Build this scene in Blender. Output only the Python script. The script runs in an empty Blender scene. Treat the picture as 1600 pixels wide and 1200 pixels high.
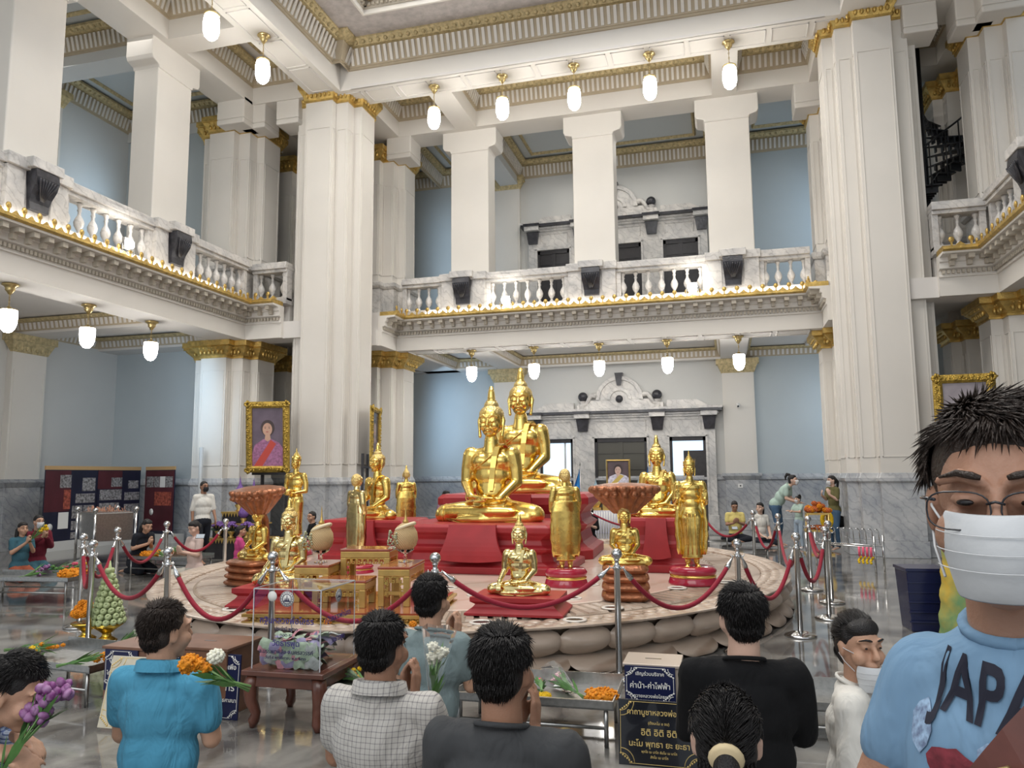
import bpy, bmesh, math, random
from math import sin, cos, pi, radians, sqrt, atan2
from mathutils import Vector, Matrix, Euler, noise
random.seed(7)
SC = bpy.context.scene
COL = SC.collection

# ------------------------------------------------------------------ camera
FPX, YAW, PITCH, ROLL, EYE = 1200.0, 0.268, 0.1185, -0.0085, 1.65
_f = Vector((-sin(YAW)*cos(PITCH), cos(YAW)*cos(PITCH), sin(PITCH)))
_r0 = Vector((cos(YAW), sin(YAW), 0.0)); _u0 = _r0.cross(_f)
_r = cos(ROLL)*_r0 + sin(ROLL)*_u0
_u = -sin(ROLL)*_r0 + cos(ROLL)*_u0
cam_d = bpy.data.cameras.new('camera'); cam = bpy.data.objects.new('camera', cam_d); COL.objects.link(cam)
cam_d.sensor_width = 36.0; cam_d.lens = 36.0*FPX/1600.0; cam_d.clip_start = 0.05; cam_d.clip_end = 200
cam.matrix_world = Matrix(((_r.x, _u.x, -_f.x, 0), (_r.y, _u.y, -_f.y, 0), (_r.z, _u.z, -_f.z, EYE), (0, 0, 0, 1)))
SC.camera = cam
def ray(px, py):
    return _r*((px-800)/FPX) + _u*((600-py)/FPX) + _f
def onZ(px, py, z=0.0):
    d = ray(px, py); t = (z-EYE)/d.z; return Vector((t*d.x, t*d.y, z))
def onY(px, py, y):
    d = ray(px, py); t = y/d.y; return Vector((t*d.x, y, EYE+t*d.z))
def onX(px, py, x):
    d = ray(px, py); t = x/d.x; return Vector((x, t*d.y, EYE+t*d.z))
def dep(px, py, z):
    d = ray(px, py); return Vector((0, 0, EYE)) + d*z

# ------------------------------------------------------------------ world, lights, exposure
SC.view_settings.view_transform = 'Standard'; SC.view_settings.look = 'None'
SC.view_settings.gamma = 1.0; SC.view_settings.use_curve_mapping = False
SC.view_settings.exposure = 0.42
w = bpy.data.worlds.new('world'); SC.world = w; w.use_nodes = True
bg = w.node_tree.nodes['Background']; bg.inputs[0].default_value = (0.86, 0.93, 1.0, 1); bg.inputs[1].default_value = 0.62
def area(name, loc, target, size, sy, power, color=(1, 1, 1)):
    l = bpy.data.lights.new(name, 'AREA'); l.shape = 'RECTANGLE'; l.size = size; l.size_y = sy; l.energy = power; l.color = color
    o = bpy.data.objects.new(name, l); COL.objects.link(o); o.location = loc
    o.rotation_euler = (Vector(target)-Vector(loc)).to_track_quat('-Z', 'Y').to_euler(); return o
area('dome_daylight', (-3.1, 9.5, 17.2), (-3.1, 9.6, 0), 8, 8, 1650, (1.0, 0.95, 0.88))
area('behind_camera_fill', (-3.0, -3.5, 7.5), (-3.5, 14, 7.5), 11, 6, 420, (1.0, 0.95, 0.89))  # added unseen panel behind the camera, set high to spare the foreground
area('rear_aisle_fill', (-3.1, 21.9, 5.35), (-3.1, 22.3, 0), 5, 1.6, 45, (1.0, 0.97, 0.93))  # added panel under the rear ceiling, brightens the portal wall
area('upper_gallery_lighting', (-3.1, 22.0, 11.3), (-3.1, 22.6, 0), 5, 1.6, 55, (1.0, 0.96, 0.90))
area('left_gallery_lighting', (-14.2, 13.0, 11.3), (-14.6, 13, 0), 1.6, 5, 30, (1.0, 0.97, 0.93))
area('left_window_daylight', (-12.6, 15.6, 3.6), (-14.4, 17.4, 3.0), 1.2, 2.4, 14, (0.45, 0.72, 1.0))
area('rear_left_window_daylight', (-8.9, 22.8, 3.4), (-7.4, 24.1, 3.2), 1.6, 3.0, 25, (0.5, 0.74, 1.0))
area('rear_right_window_daylight', (3.6, 22.6, 3.2), (1.2, 24.1, 2.6), 1.6, 3.0, 25, (0.7, 0.85, 1.0))
area('upper_left_window_daylight', (-8.9, 22.6, 8.6), (-7.0, 24.1, 8.6), 1.6, 4.0, 22, (0.6, 0.8, 1.0))
area('upper_right_window_daylight', (3.6, 22.6, 8.6), (1.4, 24.1, 8.4), 1.6, 4.0, 30, (0.6, 0.8, 1.0))
area('upper_side_window_daylight', (-14.9, 16.6, 8.4), (-16.3, 14.5, 8.6), 1.2, 3.0, 28, (0.55, 0.78, 1.0))

# ------------------------------------------------------------------ object helpers
def tag(o, label=None, cat=None, group=None, kind=None):
    if label: o['label'] = label
    if cat: o['category'] = cat
    if group: o['group'] = group
    if kind: o['kind'] = kind
    return o
def empty(name, loc=(0, 0, 0), rz=0.0, label=None, cat=None, group=None, scale=1.0):
    o = bpy.data.objects.new(name, None); COL.objects.link(o); o.location = loc; o.rotation_euler = (0, 0, rz)
    o.scale = (scale, scale, scale); o.empty_display_size = 0.1
    return tag(o, label, cat, group)
def link(name, me, mat=None, parent=None):
    o = bpy.data.objects.new(name, me); COL.objects.link(o)
    if mat is not None and not me.materials: me.materials.append(mat)
    if parent is not None: o.parent = parent
    return o
def copy_tree(o, parent=None):
    c = o.copy(); COL.objects.link(c)
    if parent is not None: c.parent = parent
    for ch in list(o.children): copy_tree(ch, c)
    return c
class MB:
    def __init__(s): s.v = []; s.f = []; s.sm = []
    def add(s, vs, fs, smooth=False, M=None):
        n = len(s.v)
        if M is not None: vs = [M @ Vector(v) for v in vs]
        s.v += [tuple(v) for v in vs]; s.f += [tuple(i+n for i in f) for f in fs]; s.sm += [smooth]*len(fs); return s
    def box(s, x0, x1, y0, y1, z0, z1, M=None):
        v = [(x0, y0, z0), (x1, y0, z0), (x1, y1, z0), (x0, y1, z0), (x0, y0, z1), (x1, y0, z1), (x1, y1, z1), (x0, y1, z1)]
        return s.add(v, [(0, 3, 2, 1), (4, 5, 6, 7), (0, 1, 5, 4), (1, 2, 6, 5), (2, 3, 7, 6), (3, 0, 4, 7)], False, M)
    def cbox(s, c, sx, sy, sz, M=None):
        return s.box(c[0]-sx/2, c[0]+sx/2, c[1]-sy/2, c[1]+sy/2, c[2]-sz/2, c[2]+sz/2, M)
    def frust(s, x0, x1, y0, y1, z0, z1, d, M=None):      # box whose top is larger by d on each side
        v = [(x0, y0, z0), (x1, y0, z0), (x1, y1, z0), (x0, y1, z0), (x0-d, y0-d, z1), (x1+d, y0-d, z1), (x1+d, y1+d, z1), (x0-d, y1+d, z1)]
        return s.add(v, [(0, 3, 2, 1), (4, 5, 6, 7), (0, 1, 5, 4), (1, 2, 6, 5), (2, 3, 7, 6), (3, 0, 4, 7)], False, M)
    def prism(s, poly, z0, z1, M=None, caps=True):
        n = len(poly); v = [(p[0], p[1], z0) for p in poly]+[(p[0], p[1], z1) for p in poly]
        f = [(i, (i+1) % n, n+(i+1) % n, n+i) for i in range(n)]
        if caps: f += [tuple(range(n))[::-1], tuple(range(n, 2*n))]
        return s.add(v, f, False, M)
    def lathe(s, prof, seg=24, c=(0, 0, 0), M=None, smooth=True, sx=1.0, sy=1.0, cap=True):
        v = []; f = []; n = len(prof)
        for i in range(seg):
            a = 2*pi*i/seg
            for r, z in prof: v.append((c[0]+r*cos(a)*sx, c[1]+r*sin(a)*sy, c[2]+z))
        for i in range(seg):
            j = (i+1) % seg
            for k in range(n-1): f.append((i*n+k, j*n+k, j*n+k+1, i*n+k+1))
        if cap:
            if prof[0][0] > 1e-4: f.append(tuple(i*n for i in range(seg))[::-1])
            if prof[-1][0] > 1e-4: f.append(tuple(i*n+n-1 for i in range(seg)))
        return s.add(v, f, smooth, M)
    def ball(s, c, r, seg=12, rings=8, sc=(1, 1, 1), M=None, rot=None):
        v = [(0, 0, -1)]; f = []
        for i in range(1, rings):
            t = -pi/2+pi*i/rings
            for j in range(seg): v.append((cos(t)*cos(2*pi*j/seg), cos(t)*sin(2*pi*j/seg), sin(t)))
        v.append((0, 0, 1)); L = len(v)-1
        for j in range(seg):
            f.append((0, 1+(j+1) % seg, 1+j)); f.append((L, L-seg+j, L-seg+(j+1) % seg))
        for i in range(rings-2):
            for j in range(seg):
                a = 1+i*seg+j; b = 1+i*seg+(j+1) % seg; f.append((a, b, b+seg, a+seg))
        R = rot.to_matrix() if isinstance(rot, Euler) else (rot if rot is not None else Matrix.Identity(3))
        vv = [Vector(c)+R @ Vector((p[0]*r*sc[0], p[1]*r*sc[1], p[2]*r*sc[2])) for p in v]
        return s.add(vv, f, True, M)
    def tube(s, pts, rad, seg=8, M=None, cap=True, smooth=True, flat=1.0, nrm=None):
        pts = [Vector(p) for p in pts]; n = len(pts)
        if not hasattr(rad, '__len__'): rad = [rad]*n
        v = []; f = []; prev = None
        for i, p in enumerate(pts):
            t = (pts[min(i+1, n-1)]-pts[max(i-1, 0)])
            t = t.normalized() if t.length > 1e-9 else Vector((0, 0, 1))
            if prev is None:
                if nrm is not None: a = Vector(nrm)
                else: a = Vector((0, 0, 1)) if abs(t.z) < 0.9 else Vector((1, 0, 0))
            else: a = prev
            a = (a-t*a.dot(t)); a = a.normalized() if a.length > 1e-6 else t.orthogonal().normalized()
            b = t.cross(a); prev = a
            for j in range(seg):
                g = 2*pi*j/seg; v.append(p+(a*cos(g)*flat+b*sin(g))*rad[i])
        for i in range(n-1):
            for j in range(seg):
                k = (j+1) % seg; f.append((i*seg+j, i*seg+k, (i+1)*seg+k, (i+1)*seg+j))
        if cap: f.append(tuple(range(seg))[::-1]); f.append(tuple(range((n-1)*seg, n*seg)))
        return s.add(v, f, smooth, M)
    def sweep(s, path, prof, closed=False, M=None, capends=True):
        """path: 2D polyline; prof: list of (offset to the RIGHT of travel, z) -- a mitred moulding"""
        n = len(path); P = [Vector(p) for p in path]; rows = []
        for i in range(n):
            if closed: d0 = (P[i]-P[i-1]).normalized(); d1 = (P[(i+1) % n]-P[i]).normalized()
            else:
                d1 = (P[min(i+1, n-1)]-P[min(i, n-2)]).normalized(); d0 = (P[i]-P[i-1]).normalized() if i > 0 else d1
                if i == n-1: d1 = d0
            n0 = Vector((d0.y, -d0.x)); n1 = Vector((d1.y, -d1.x)); m = n0+n1
            m = m/(m.dot(n0)) if abs(m.dot(n0)) > 1e-6 else n0
            rows.append([(P[i].x+m.x*o, P[i].y+m.y*o, z) for o, z in prof])
        k = len(prof); v = [p for r in rows for p in r]; f = []
        for i in range(n if closed else n-1):
            j = (i+1) % n
            for q in range(k-1): f.append((i*k+q, j*k+q, j*k+q+1, i*k+q+1))
        if not closed and capends: f.append(tuple(range(k))); f.append(tuple(range((n-1)*k, n*k))[::-1])
        return s.add(v, f, False, M)
    def along(s, path, step, fn, closed=False, skip=0.0):
        """fn(MB, matrix) at even spacing; local x along path, local -y... y = right side outward"""
        P = [Vector(p) for p in path]; n = len(P)
        for i in range(n if closed else n-1):
            a = P[i]; b = P[(i+1) % n]; L = (b-a).length; d = (b-a)/L if L > 1e-6 else Vector((1, 0))
            u = L-2*skip
            if u <= 0: continue
            c = max(1, int(round(u/step)))
            for k in range(c):
                p = a+d*(skip+u*(k+0.5)/c)
                M = Matrix(((d.x, d.y, 0, p.x), (d.y, -d.x, 0, p.y), (0, 0, 1, 0), (0, 0, 0, 1)))
                fn(s, M)
        return s
    def mesh(s, name, mat=None):
        me = bpy.data.meshes.new(name); me.from_pydata(s.v, [], s.f)
        me.polygons.foreach_set('use_smooth', s.sm); me.update()
        bm = bmesh.new(); bm.from_mesh(me); bmesh.ops.recalc_face_normals(bm, faces=bm.faces); bm.to_mesh(me); bm.free()
        if mat is not None: me.materials.append(mat)
        return me
    def build(s, name, mat=None, parent=None, bevel=0.0, auto=False):
        o = link(name, s.mesh(name, mat), None, parent)
        if bevel > 0:
            b = o.modifiers.new('bevel', 'BEVEL'); b.width = bevel; b.segments = 2; b.limit_method = 'ANGLE'; b.angle_limit = radians(40)
        return o
def struct(o): o['kind'] = 'structure'; return o

# ------------------------------------------------------------------ materials
def nt(m): return m.node_tree.nodes, m.node_tree.links
def mat(name, col, rough=0.5, metal=0.0, nscale=0.0, namt=0.0, bump=0.0, bscale=40, spec=0.5, col2=None, coat=0.0, trans=0.0, ior=1.45, emis=None, estr=0.0, sheen=0.0, sss=0.0):
    m = bpy.data.materials.new(name); m.use_nodes = True; N, L = nt(m); b = N['Principled BSDF']
    b.inputs['Base Color'].default_value = (*col, 1); b.inputs['Roughness'].default_value = rough; b.inputs['Metallic'].default_value = metal
    b.inputs['Specular IOR Level'].default_value = spec; b.inputs['Coat Weight'].default_value = coat; b.inputs['IOR'].default_value = ior
    b.inputs['Transmission Weight'].default_value = trans; b.inputs['Sheen Weight'].default_value = sheen
    if sss > 0: b.inputs['Subsurface Weight'].default_value = sss; b.inputs['Subsurface Scale'].default_value = 0.01; b.inputs['Subsurface Radius'].default_value = (1, .4, .25)
    if emis: b.inputs['Emission Color'].default_value = (*emis, 1); b.inputs['Emission Strength'].default_value = estr
    tc = N.new('ShaderNodeTexCoord')
    if nscale > 0:
        n = N.new('ShaderNodeTexNoise'); n.inputs['Scale'].default_value = nscale; n.inputs['Detail'].default_value = 6
        L.new(tc.outputs['Object'], n.inputs['Vector'])
        r = N.new('ShaderNodeValToRGB'); c2 = col2 or tuple(max(0, c*(1-namt)) for c in col)
        r.color_ramp.elements[0].position = 0.35; r.color_ramp.elements[1].position = 0.65
        r.color_ramp.elements[0].color = (*c2, 1); r.color_ramp.elements[1].color = (*col, 1)
        L.new(n.outputs['Fac'], r.inputs['Fac']); L.new(r.outputs['Color'], b.inputs['Base Color'])
    if bump > 0:
        n2 = N.new('ShaderNodeTexNoise'); n2.inputs['Scale'].default_value = bscale; n2.inputs['Detail'].default_value = 4
        L.new(tc.outputs['Object'], n2.inputs['Vector'])
        bp = N.new('ShaderNodeBump'); bp.inputs['Strength'].default_value = bump; bp.inputs['Distance'].default_value = 0.02
        L.new(n2.outputs['Fac'], bp.inputs['Height']); L.new(bp.outputs['Normal'], b.inputs['Normal'])
    return m
def marble(name, base, vein, cloud, scale=1.2, rough=0.18, vs=1.0, dist=5.0):
    m = bpy.data.materials.new(name); m.use_nodes = True; N, L = nt(m); b = N['Principled BSDF']
    b.inputs['Roughness'].default_value = rough
    tc = N.new('ShaderNodeTexCoord'); mp = N.new('ShaderNodeMapping'); mp.inputs['Rotation'].default_value = (0.3, 0.75, 0.4)
    L.new(tc.outputs['Object'], mp.inputs['Vector'])
    n = N.new('ShaderNodeTexNoise'); n.inputs['Scale'].default_value = scale; n.inputs['Detail'].default_value = 8; n.inputs['Roughness'].default_value = 0.65
    L.new(mp.outputs['Vector'], n.inputs['Vector'])
    w1 = N.new('ShaderNodeTexWave'); w1.inputs['Scale'].default_value = vs; w1.inputs['Distortion'].default_value = dist; w1.inputs['Detail'].default_value = 5; w1.inputs['Detail Scale'].default_value = 1.6
    L.new(mp.outputs['Vector'], w1.inputs['Vector'])
    r1 = N.new('ShaderNodeValToRGB'); e = r1.color_ramp.elements
    e[0].position = 0.0; e[0].color = (*vein, 1); e[1].position = 0.16; e[1].color = (1, 1, 1, 1)
    L.new(w1.outputs['Fac'], r1.inputs['Fac'])
    r2 = N.new('ShaderNodeValToRGB'); e = r2.color_ramp.elements
    e[0].position = 0.36; e[0].color = (*cloud, 1); e[1].position = 0.62; e[1].color = (*base, 1)
    L.new(n.outputs['Fac'], r2.inputs['Fac'])
    mx = N.new('ShaderNodeMix'); mx.data_type = 'RGBA'; mx.blend_type = 'MULTIPLY'; mx.inputs[0].default_value = 0.75
    L.new(r2.outputs['Color'], mx.inputs[6]); L.new(r1.outputs['Color'], mx.inputs[7]); L.new(mx.outputs[2], b.inputs['Base Color'])
    return m
M_plaster = mat('cream_plaster', (0.72, 0.685, 0.63), 0.55, nscale=0.8, namt=0.05)
M_ceil = mat('ceiling_plaster', (0.70, 0.67, 0.635), 0.6, nscale=1.0, namt=0.05)
M_blue = mat('pale_blue_wall_paint', (0.47, 0.515, 0.53), 0.6, nscale=0.5, namt=0.08)
M_wallwhite = mat('grey_white_wall_paint', (0.60, 0.60, 0.58), 0.6, nscale=0.5, namt=0.06)
M_fret = mat('fluted_frieze_plaster', (0.52, 0.47, 0.39), 0.6, nscale=2, namt=0.1)
M_gold_arch = mat('gilded_plaster', (0.72, 0.50, 0.16), 0.38, 0.75, nscale=9, namt=0.35, bump=0.5, bscale=45)
M_gold_pale = mat('pale_gilded_moulding', (0.66, 0.54, 0.30), 0.45, 0.35, nscale=14, namt=0.35, bump=0.6, bscale=60)
M_dado = marble('grey_dado_marble', (0.52, 0.52, 0.52), (0.72, 0.72, 0.74), (0.33, 0.345, 0.37), 1.8, 0.16, 2.1, 9)
M_white_marble = marble('white_veined_marble', (0.70, 0.67, 0.63), (0.74, 0.73, 0.73), (0.46, 0.45, 0.44), 2.4, 0.28, 1.9, 11)
M_black_marble = mat('black_marble', (0.055, 0.055, 0.065), 0.25, nscale=6, namt=0.5, bump=0.2, bscale=20)
M_dark_wood = mat('dark_door_wood', (0.035, 0.032, 0.035), 0.35, nscale=8, namt=0.3)
M_globe = mat('glowing_lamp_glass', (1, 1, 1), 0.3, emis=(1.0, 0.97, 0.92), estr=26.0)
M_brass = mat('brass', (0.62, 0.48, 0.22), 0.3, 0.9)
M_kerbglow = mat('floodlit_kerb_glow', (1, 1, 1), 0.4, emis=(1.0, 0.96, 0.88), estr=4.0)  # emission imitating flood light glare on the balcony kerb
M_flood = mat('flood_light_lens', (1, 1, 1), 0.4, emis=(1.0, 0.97, 0.90), estr=30.0)
M_iron = mat('black_iron', (0.03, 0.032, 0.036), 0.4, 0.6, bump=0.3, bscale=60)
M_steel = mat('polished_steel', (0.62, 0.62, 0.62), 0.13, 1.0)
M_steel_dull = mat('brushed_steel', (0.48, 0.48, 0.47), 0.32, 1.0, nscale=30, namt=0.2)
M_sky_blue = mat('blue_vault_paint', (0.25, 0.36, 0.52), 0.6, nscale=1.5, namt=0.3)
def floor_mat():
    m = bpy.data.materials.new('polished_floor_marble'); m.use_nodes = True; N, L = nt(m); b = N['Principled BSDF']
    b.inputs['Roughness'].default_value = 0.09; b.inputs['Coat Weight'].default_value = 0.3; b.inputs['Coat Roughness'].default_value = 0.03
    tc = N.new('ShaderNodeTexCoord'); n = N.new('ShaderNodeTexNoise'); n.inputs['Scale'].default_value = 2.2; n.inputs['Detail'].default_value = 9; n.inputs['Distortion'].default_value = 0.6
    L.new(tc.outputs['Object'], n.inputs['Vector'])
    r = N.new('ShaderNodeValToRGB'); e = r.color_ramp.elements
    e[0].position = 0.38; e[0].color = (0.095, 0.09, 0.087, 1); e[1].position = 0.62; e[1].color = (0.25, 0.24, 0.22, 1)
    L.new(n.outputs['Fac'], r.inputs['Fac'])
    w1 = N.new('ShaderNodeTexWave'); w1.inputs['Scale'].default_value = 0.35; w1.inputs['Distortion'].default_value = 14; w1.inputs['Detail'].default_value = 5
    L.new(tc.outputs['Object'], w1.inputs['Vector'])
    r1 = N.new('ShaderNodeValToRGB'); e = r1.color_ramp.elements; e[0].position = 0; e[0].color = (0.62, 0.58, 0.52, 1); e[1].position = 0.06; e[1].color = (1, 1, 1, 1)
    L.new(w1.outputs['Fac'], r1.inputs['Fac'])
    mx = N.new('ShaderNodeMix'); mx.data_type = 'RGBA'; mx.blend_type = 'MULTIPLY'; mx.inputs[0].default_value = 0.6
    L.new(r.outputs['Color'], mx.inputs[6]); L.new(r1.outputs['Color'], mx.inputs[7]); L.new(mx.outputs[2], b.inputs['Base Color'])
    return m
M_floor = floor_mat()
M_tan = mat('tan_frieze_ground', (.50, .42, .30), .6, nscale=3, namt=.1)
M_upceil = mat('grey_blue_ceiling', (.56, .59, .59), .6)
# ------------------------------------------------------------------ architecture
XC = -3.12; PX = 6.45; PY = 17.5
P1 = (XC-PX, PY); P2 = (XC+PX, PY); Q1 = (XC-PX-2.83, PY); Q2 = (XC+PX+2.83, PY); R1 = (XC-PX, 20.3); R2 = (XC+PX, 20.3)
S1 = (Q1[0], 20.3); S2 = (Q2[0], 20.3)
BZ = 5.09          # underside of the balcony beam
BF = 19.4          # rear balcony face (y)
LF = -11.5         # left balcony face (x)
RF = 2*XC-LF       # right balcony face
YW = 24.1; XL = -16.3; XR = 2*XC-XL; Y0 = 1.0
UZ = 11.3          # underside of the upper beams
fl = MB(); fl.add([(XL, -5, 0), (XR, -5, 0), (XR, YW, 0), (XL, YW, 0)], [(0, 1, 2, 3)])
struct(fl.build('floor', M_floor))

def cross(cx, cy, g=0.0):
    a, b, c = .37+g, .70+g, .92+g
    q = [(a, -c), (a, -b), (b, -b), (b, -a), (c, -a)]
    pts = []
    for k in range(4):
        ca, sa = cos(k*pi/2), sin(k*pi/2)
        pts += [(cx+x*ca-y*sa, cy+x*sa+y*ca) for x, y in q]
    return pts
def csweep(mb, cx, cy, prof):
    # closed polygon is counter-clockwise: the right-hand side of travel is outward
    mb.sweep(cross(cx, cy), prof+[prof[0]], closed=True)
def capital(mb, cx, cy, z0, z1, out=0.16):
    h = z1-z0
    csweep(mb, cx, cy, [(-.02, z0-.0), (.035, z0), (.035, z0+.1*h), (.02, z0+.12*h), (.03, z0+.18*h), (out*.55, z0+.45*h), (out*.85, z0+.62*h), (out*.8, z0+.66*h), (out, z0+.7*h), (out, z1), (-.02, z1)])
    def leaf(s, M):
        s.ball((0, out*.45, z0+.34*h), .5, 6, 5, (.085, .085, .2*h*1.6), M=M)
        s.ball((0, out*.72, z0+.55*h), .5, 6, 4, (.07, .06, .13*h), M=M)
    mb.along(cross(cx, cy), .125, leaf, closed=True)
def panels(mb, cx, cy, z0, z1):
    # raised vertical panel fillets on every face of the cross pier
    def strip(s, M): pass
    poly = cross(cx, cy); n = len(poly)
    for i in range(n):
        a = Vector(poly[i]); b = Vector(poly[(i+1) % n]); L = (b-a).length
        if L < .2: continue
        d = (b-a)/L; nrm = Vector((d.y, -d.x)); e = .045
        M = Matrix(((d.x, nrm.x, 0, a.x), (d.y, nrm.y, 0, a.y), (0, 0, 1, 0), (0, 0, 0, 1)))
        for x in (e, L-e-.014): mb.box(x, x+.014, -.002, .012, z0, z1, M)
        for z in (z0, z1): mb.box(e, L-e, -.002, .012, z, z+.014, M)
def pier(name, c, zt, label, dado=True, zc=None, low=None, caph=.46):
    """full pillar: marble dado, shaft, gilded capital at the top (and one at the balcony level when low is given)"""
    t = empty(name, (c[0], c[1], 0), 0, label, 'pillar')
    m = MB(); m.prism(cross(0, 0), (1.55 if dado else zc), zt); m.build('shaft', M_plaster, t)
    pn = MB(); panels(pn, 0, 0, 1.95, (BZ-.75 if low else zt-.75))
    if low: panels(pn, 0, 0, 7.3, zt-.75)
    pn.build('panel_moulding', M_plaster, t)
    if dado:
        d = MB(); d.prism(cross(0, 0, .012), 0.32, 1.48); d.prism(cross(0, 0, .035), 0, .32)
        csweep(d, 0, 0, [(-.02, 1.44), (.02, 1.44), (.05, 1.48), (.05, 1.54), (.03, 1.58), (.008, 1.64), (-.02, 1.64)])
        d.build('marble_base', M_dado, t, .008)
    cp = MB(); capital(cp, 0, 0, zt-.03, zt+caph-.03); cp.build('capital', M_gold_arch, t)
    if low:
        cp = MB(); capital(cp, 0, 0, BZ-.42, BZ+.005, .24); cp.build('capital', M_gold_arch, t)
        d = MB(); d.prism(cross(0, 0, .07), 5.9, 6.95); csweep(d, 0, 0, [(-.02, 6.9), (.1, 6.9), (.14, 6.96), (.14, 7.06), (.03, 7.1), (-.02, 7.1)])
        csweep(d, 0, 0, [(-.02, 5.9), (.13, 5.9), (.13, 6.1), (.08, 6.16), (-.02, 6.16)])
        d.build('marble_pedestal', M_white_marble, t, .008)
    return t
pier('pillar', P1, 11.15, 'tall square white pillar with gold capital, left of the seated statues')
pier('pillar', P2, 11.15, 'tall square white pillar with gold capital, right of the statues above the woman in olive')
pier('pillar', Q1, 10.7, 'white pillar carrying the left balcony end, beside the gold framed lady in uniform', low=True, caph=.42)
pier('pillar', R1, 10.7, 'white pillar under the left end of the rear balcony, behind the tall left pillar', low=True, caph=.42)
pier('pillar', Q2, 10.7, 'white pillar at the right edge beyond the portrait of the young lady', low=True, caph=.42)
pier('pillar', R2, 10.7, 'white pillar at the right end of the rear balcony, half hidden by the tall right pillar', low=True, caph=.42)
pier('pillar', S1, 10.7, 'shaded white pillar far behind the left portrait, seen through the narrow gap', low=True, caph=.42)
pier('pillar', S2, 10.7, 'shaded white pillar far behind the right portrait, seen under the right balcony', low=True, caph=.42)

# ---- walls with dado
def wall_run(name, path, mtl, z0=1.6, z1=12.6, dado=True, th=.25):
    """path travels so that the room is on its right"""
    m = MB(); m.sweep(path, [(0, z0), (0, z1), (-th, z1), (-th, z0), (0, z0)]); struct(m.build(name, mtl))
    if dado:
        d = MB(); d.sweep(path, [(.0, 0), (.09, 0), (.09, .32), (.05, .34), (.05, 1.44), (.11, 1.48), (.11, 1.54), (.08, 1.58), (.02, 1.64), (-.0, 1.64), (0, 0)])
        struct(d.build('baseboard_' + name.split('_', 1)[1], M_dado))
PIL = (XC-3.6, XC+3.6)
wall_run('wall_rear', [(S1[0]-1.5, YW), (PIL[0], YW)], M_blue)
wall_run('wall_rear_middle', [(PIL[0], YW), (PIL[1], YW)], M_wallwhite)
wall_run('wall_rear_right', [(PIL[1], YW), (XR, YW)], M_blue)
wall_run('wall_left', [(XL, Y0), (XL, 17.6)], M_wallwhite)
wall_run('wall_left_end', [(XL, 17.6), (S1[0]+.2, 17.6)], M_blue)
wall_run('wall_left_return', [(S1[0]-1.2, 17.7), (S1[0]-1.2, YW)], M_blue)
wall_run('wall_right', [(XR, YW), (XR, Y0)], M_blue)
# wall pilasters
def pilaster(x, y, wd, rot, label, up=True):
    t = empty('pilaster', (x, y, 0), rot, label, 'pilaster'); h = wd/2
    for (z0, z1, k) in ((1.6, BZ, 'lower'), (6.1, 11.6, 'upper')):
        m = MB(); m.box(-h, h, -.17, -.002, z0, z1)
        for s in (-1, 1): m.box(s*(h-.06)-.007, s*(h-.06)+.007, -.182, -.17, z0+.35, z1-.85)
        m.build('shaft', M_plaster, t)
        c = MB(); zc = z1-.42 if k == 'lower' else 11.2-.03
        c.frust(-h-.02, h+.02, -.19, -.11, zc, zc+.26, .1); c.box(-h-.16, h+.16, -.33, -.002, zc+.26, zc+.42)
        for i in range(7): c.ball((-h+.06+i*(wd-.12)/6, -.22, zc+.12), .5, 6, 5, (.1, .08, .17))
        c.build('capital', M_gold_pale, t)
    d = MB(); d.box(-h-.05, h+.05, -.24, -.002, 0, .34); d.box(-h-.02, h+.02, -.21, -.002, .34, 1.46); d.frust(-h-.02, h+.02, -.21, -.1, 1.46, 1.58, .09); d.box(-h-.11, h+.11, -.30, -.002, 1.58, 1.66)
    d.build('marble_base', M_dado, t, .008)
pilaster(PIL[0], YW, .92, 0, 'white wall pilaster left of the marble portal, behind the two large golden statues')
pilaster(PIL[1], YW, .92, 0, 'white wall pilaster right of the marble portal, with a small camera on it')
pilaster(XL, 14.65, .95, pi/2, 'white wall pilaster at the far left edge, next to the display boards')

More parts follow.
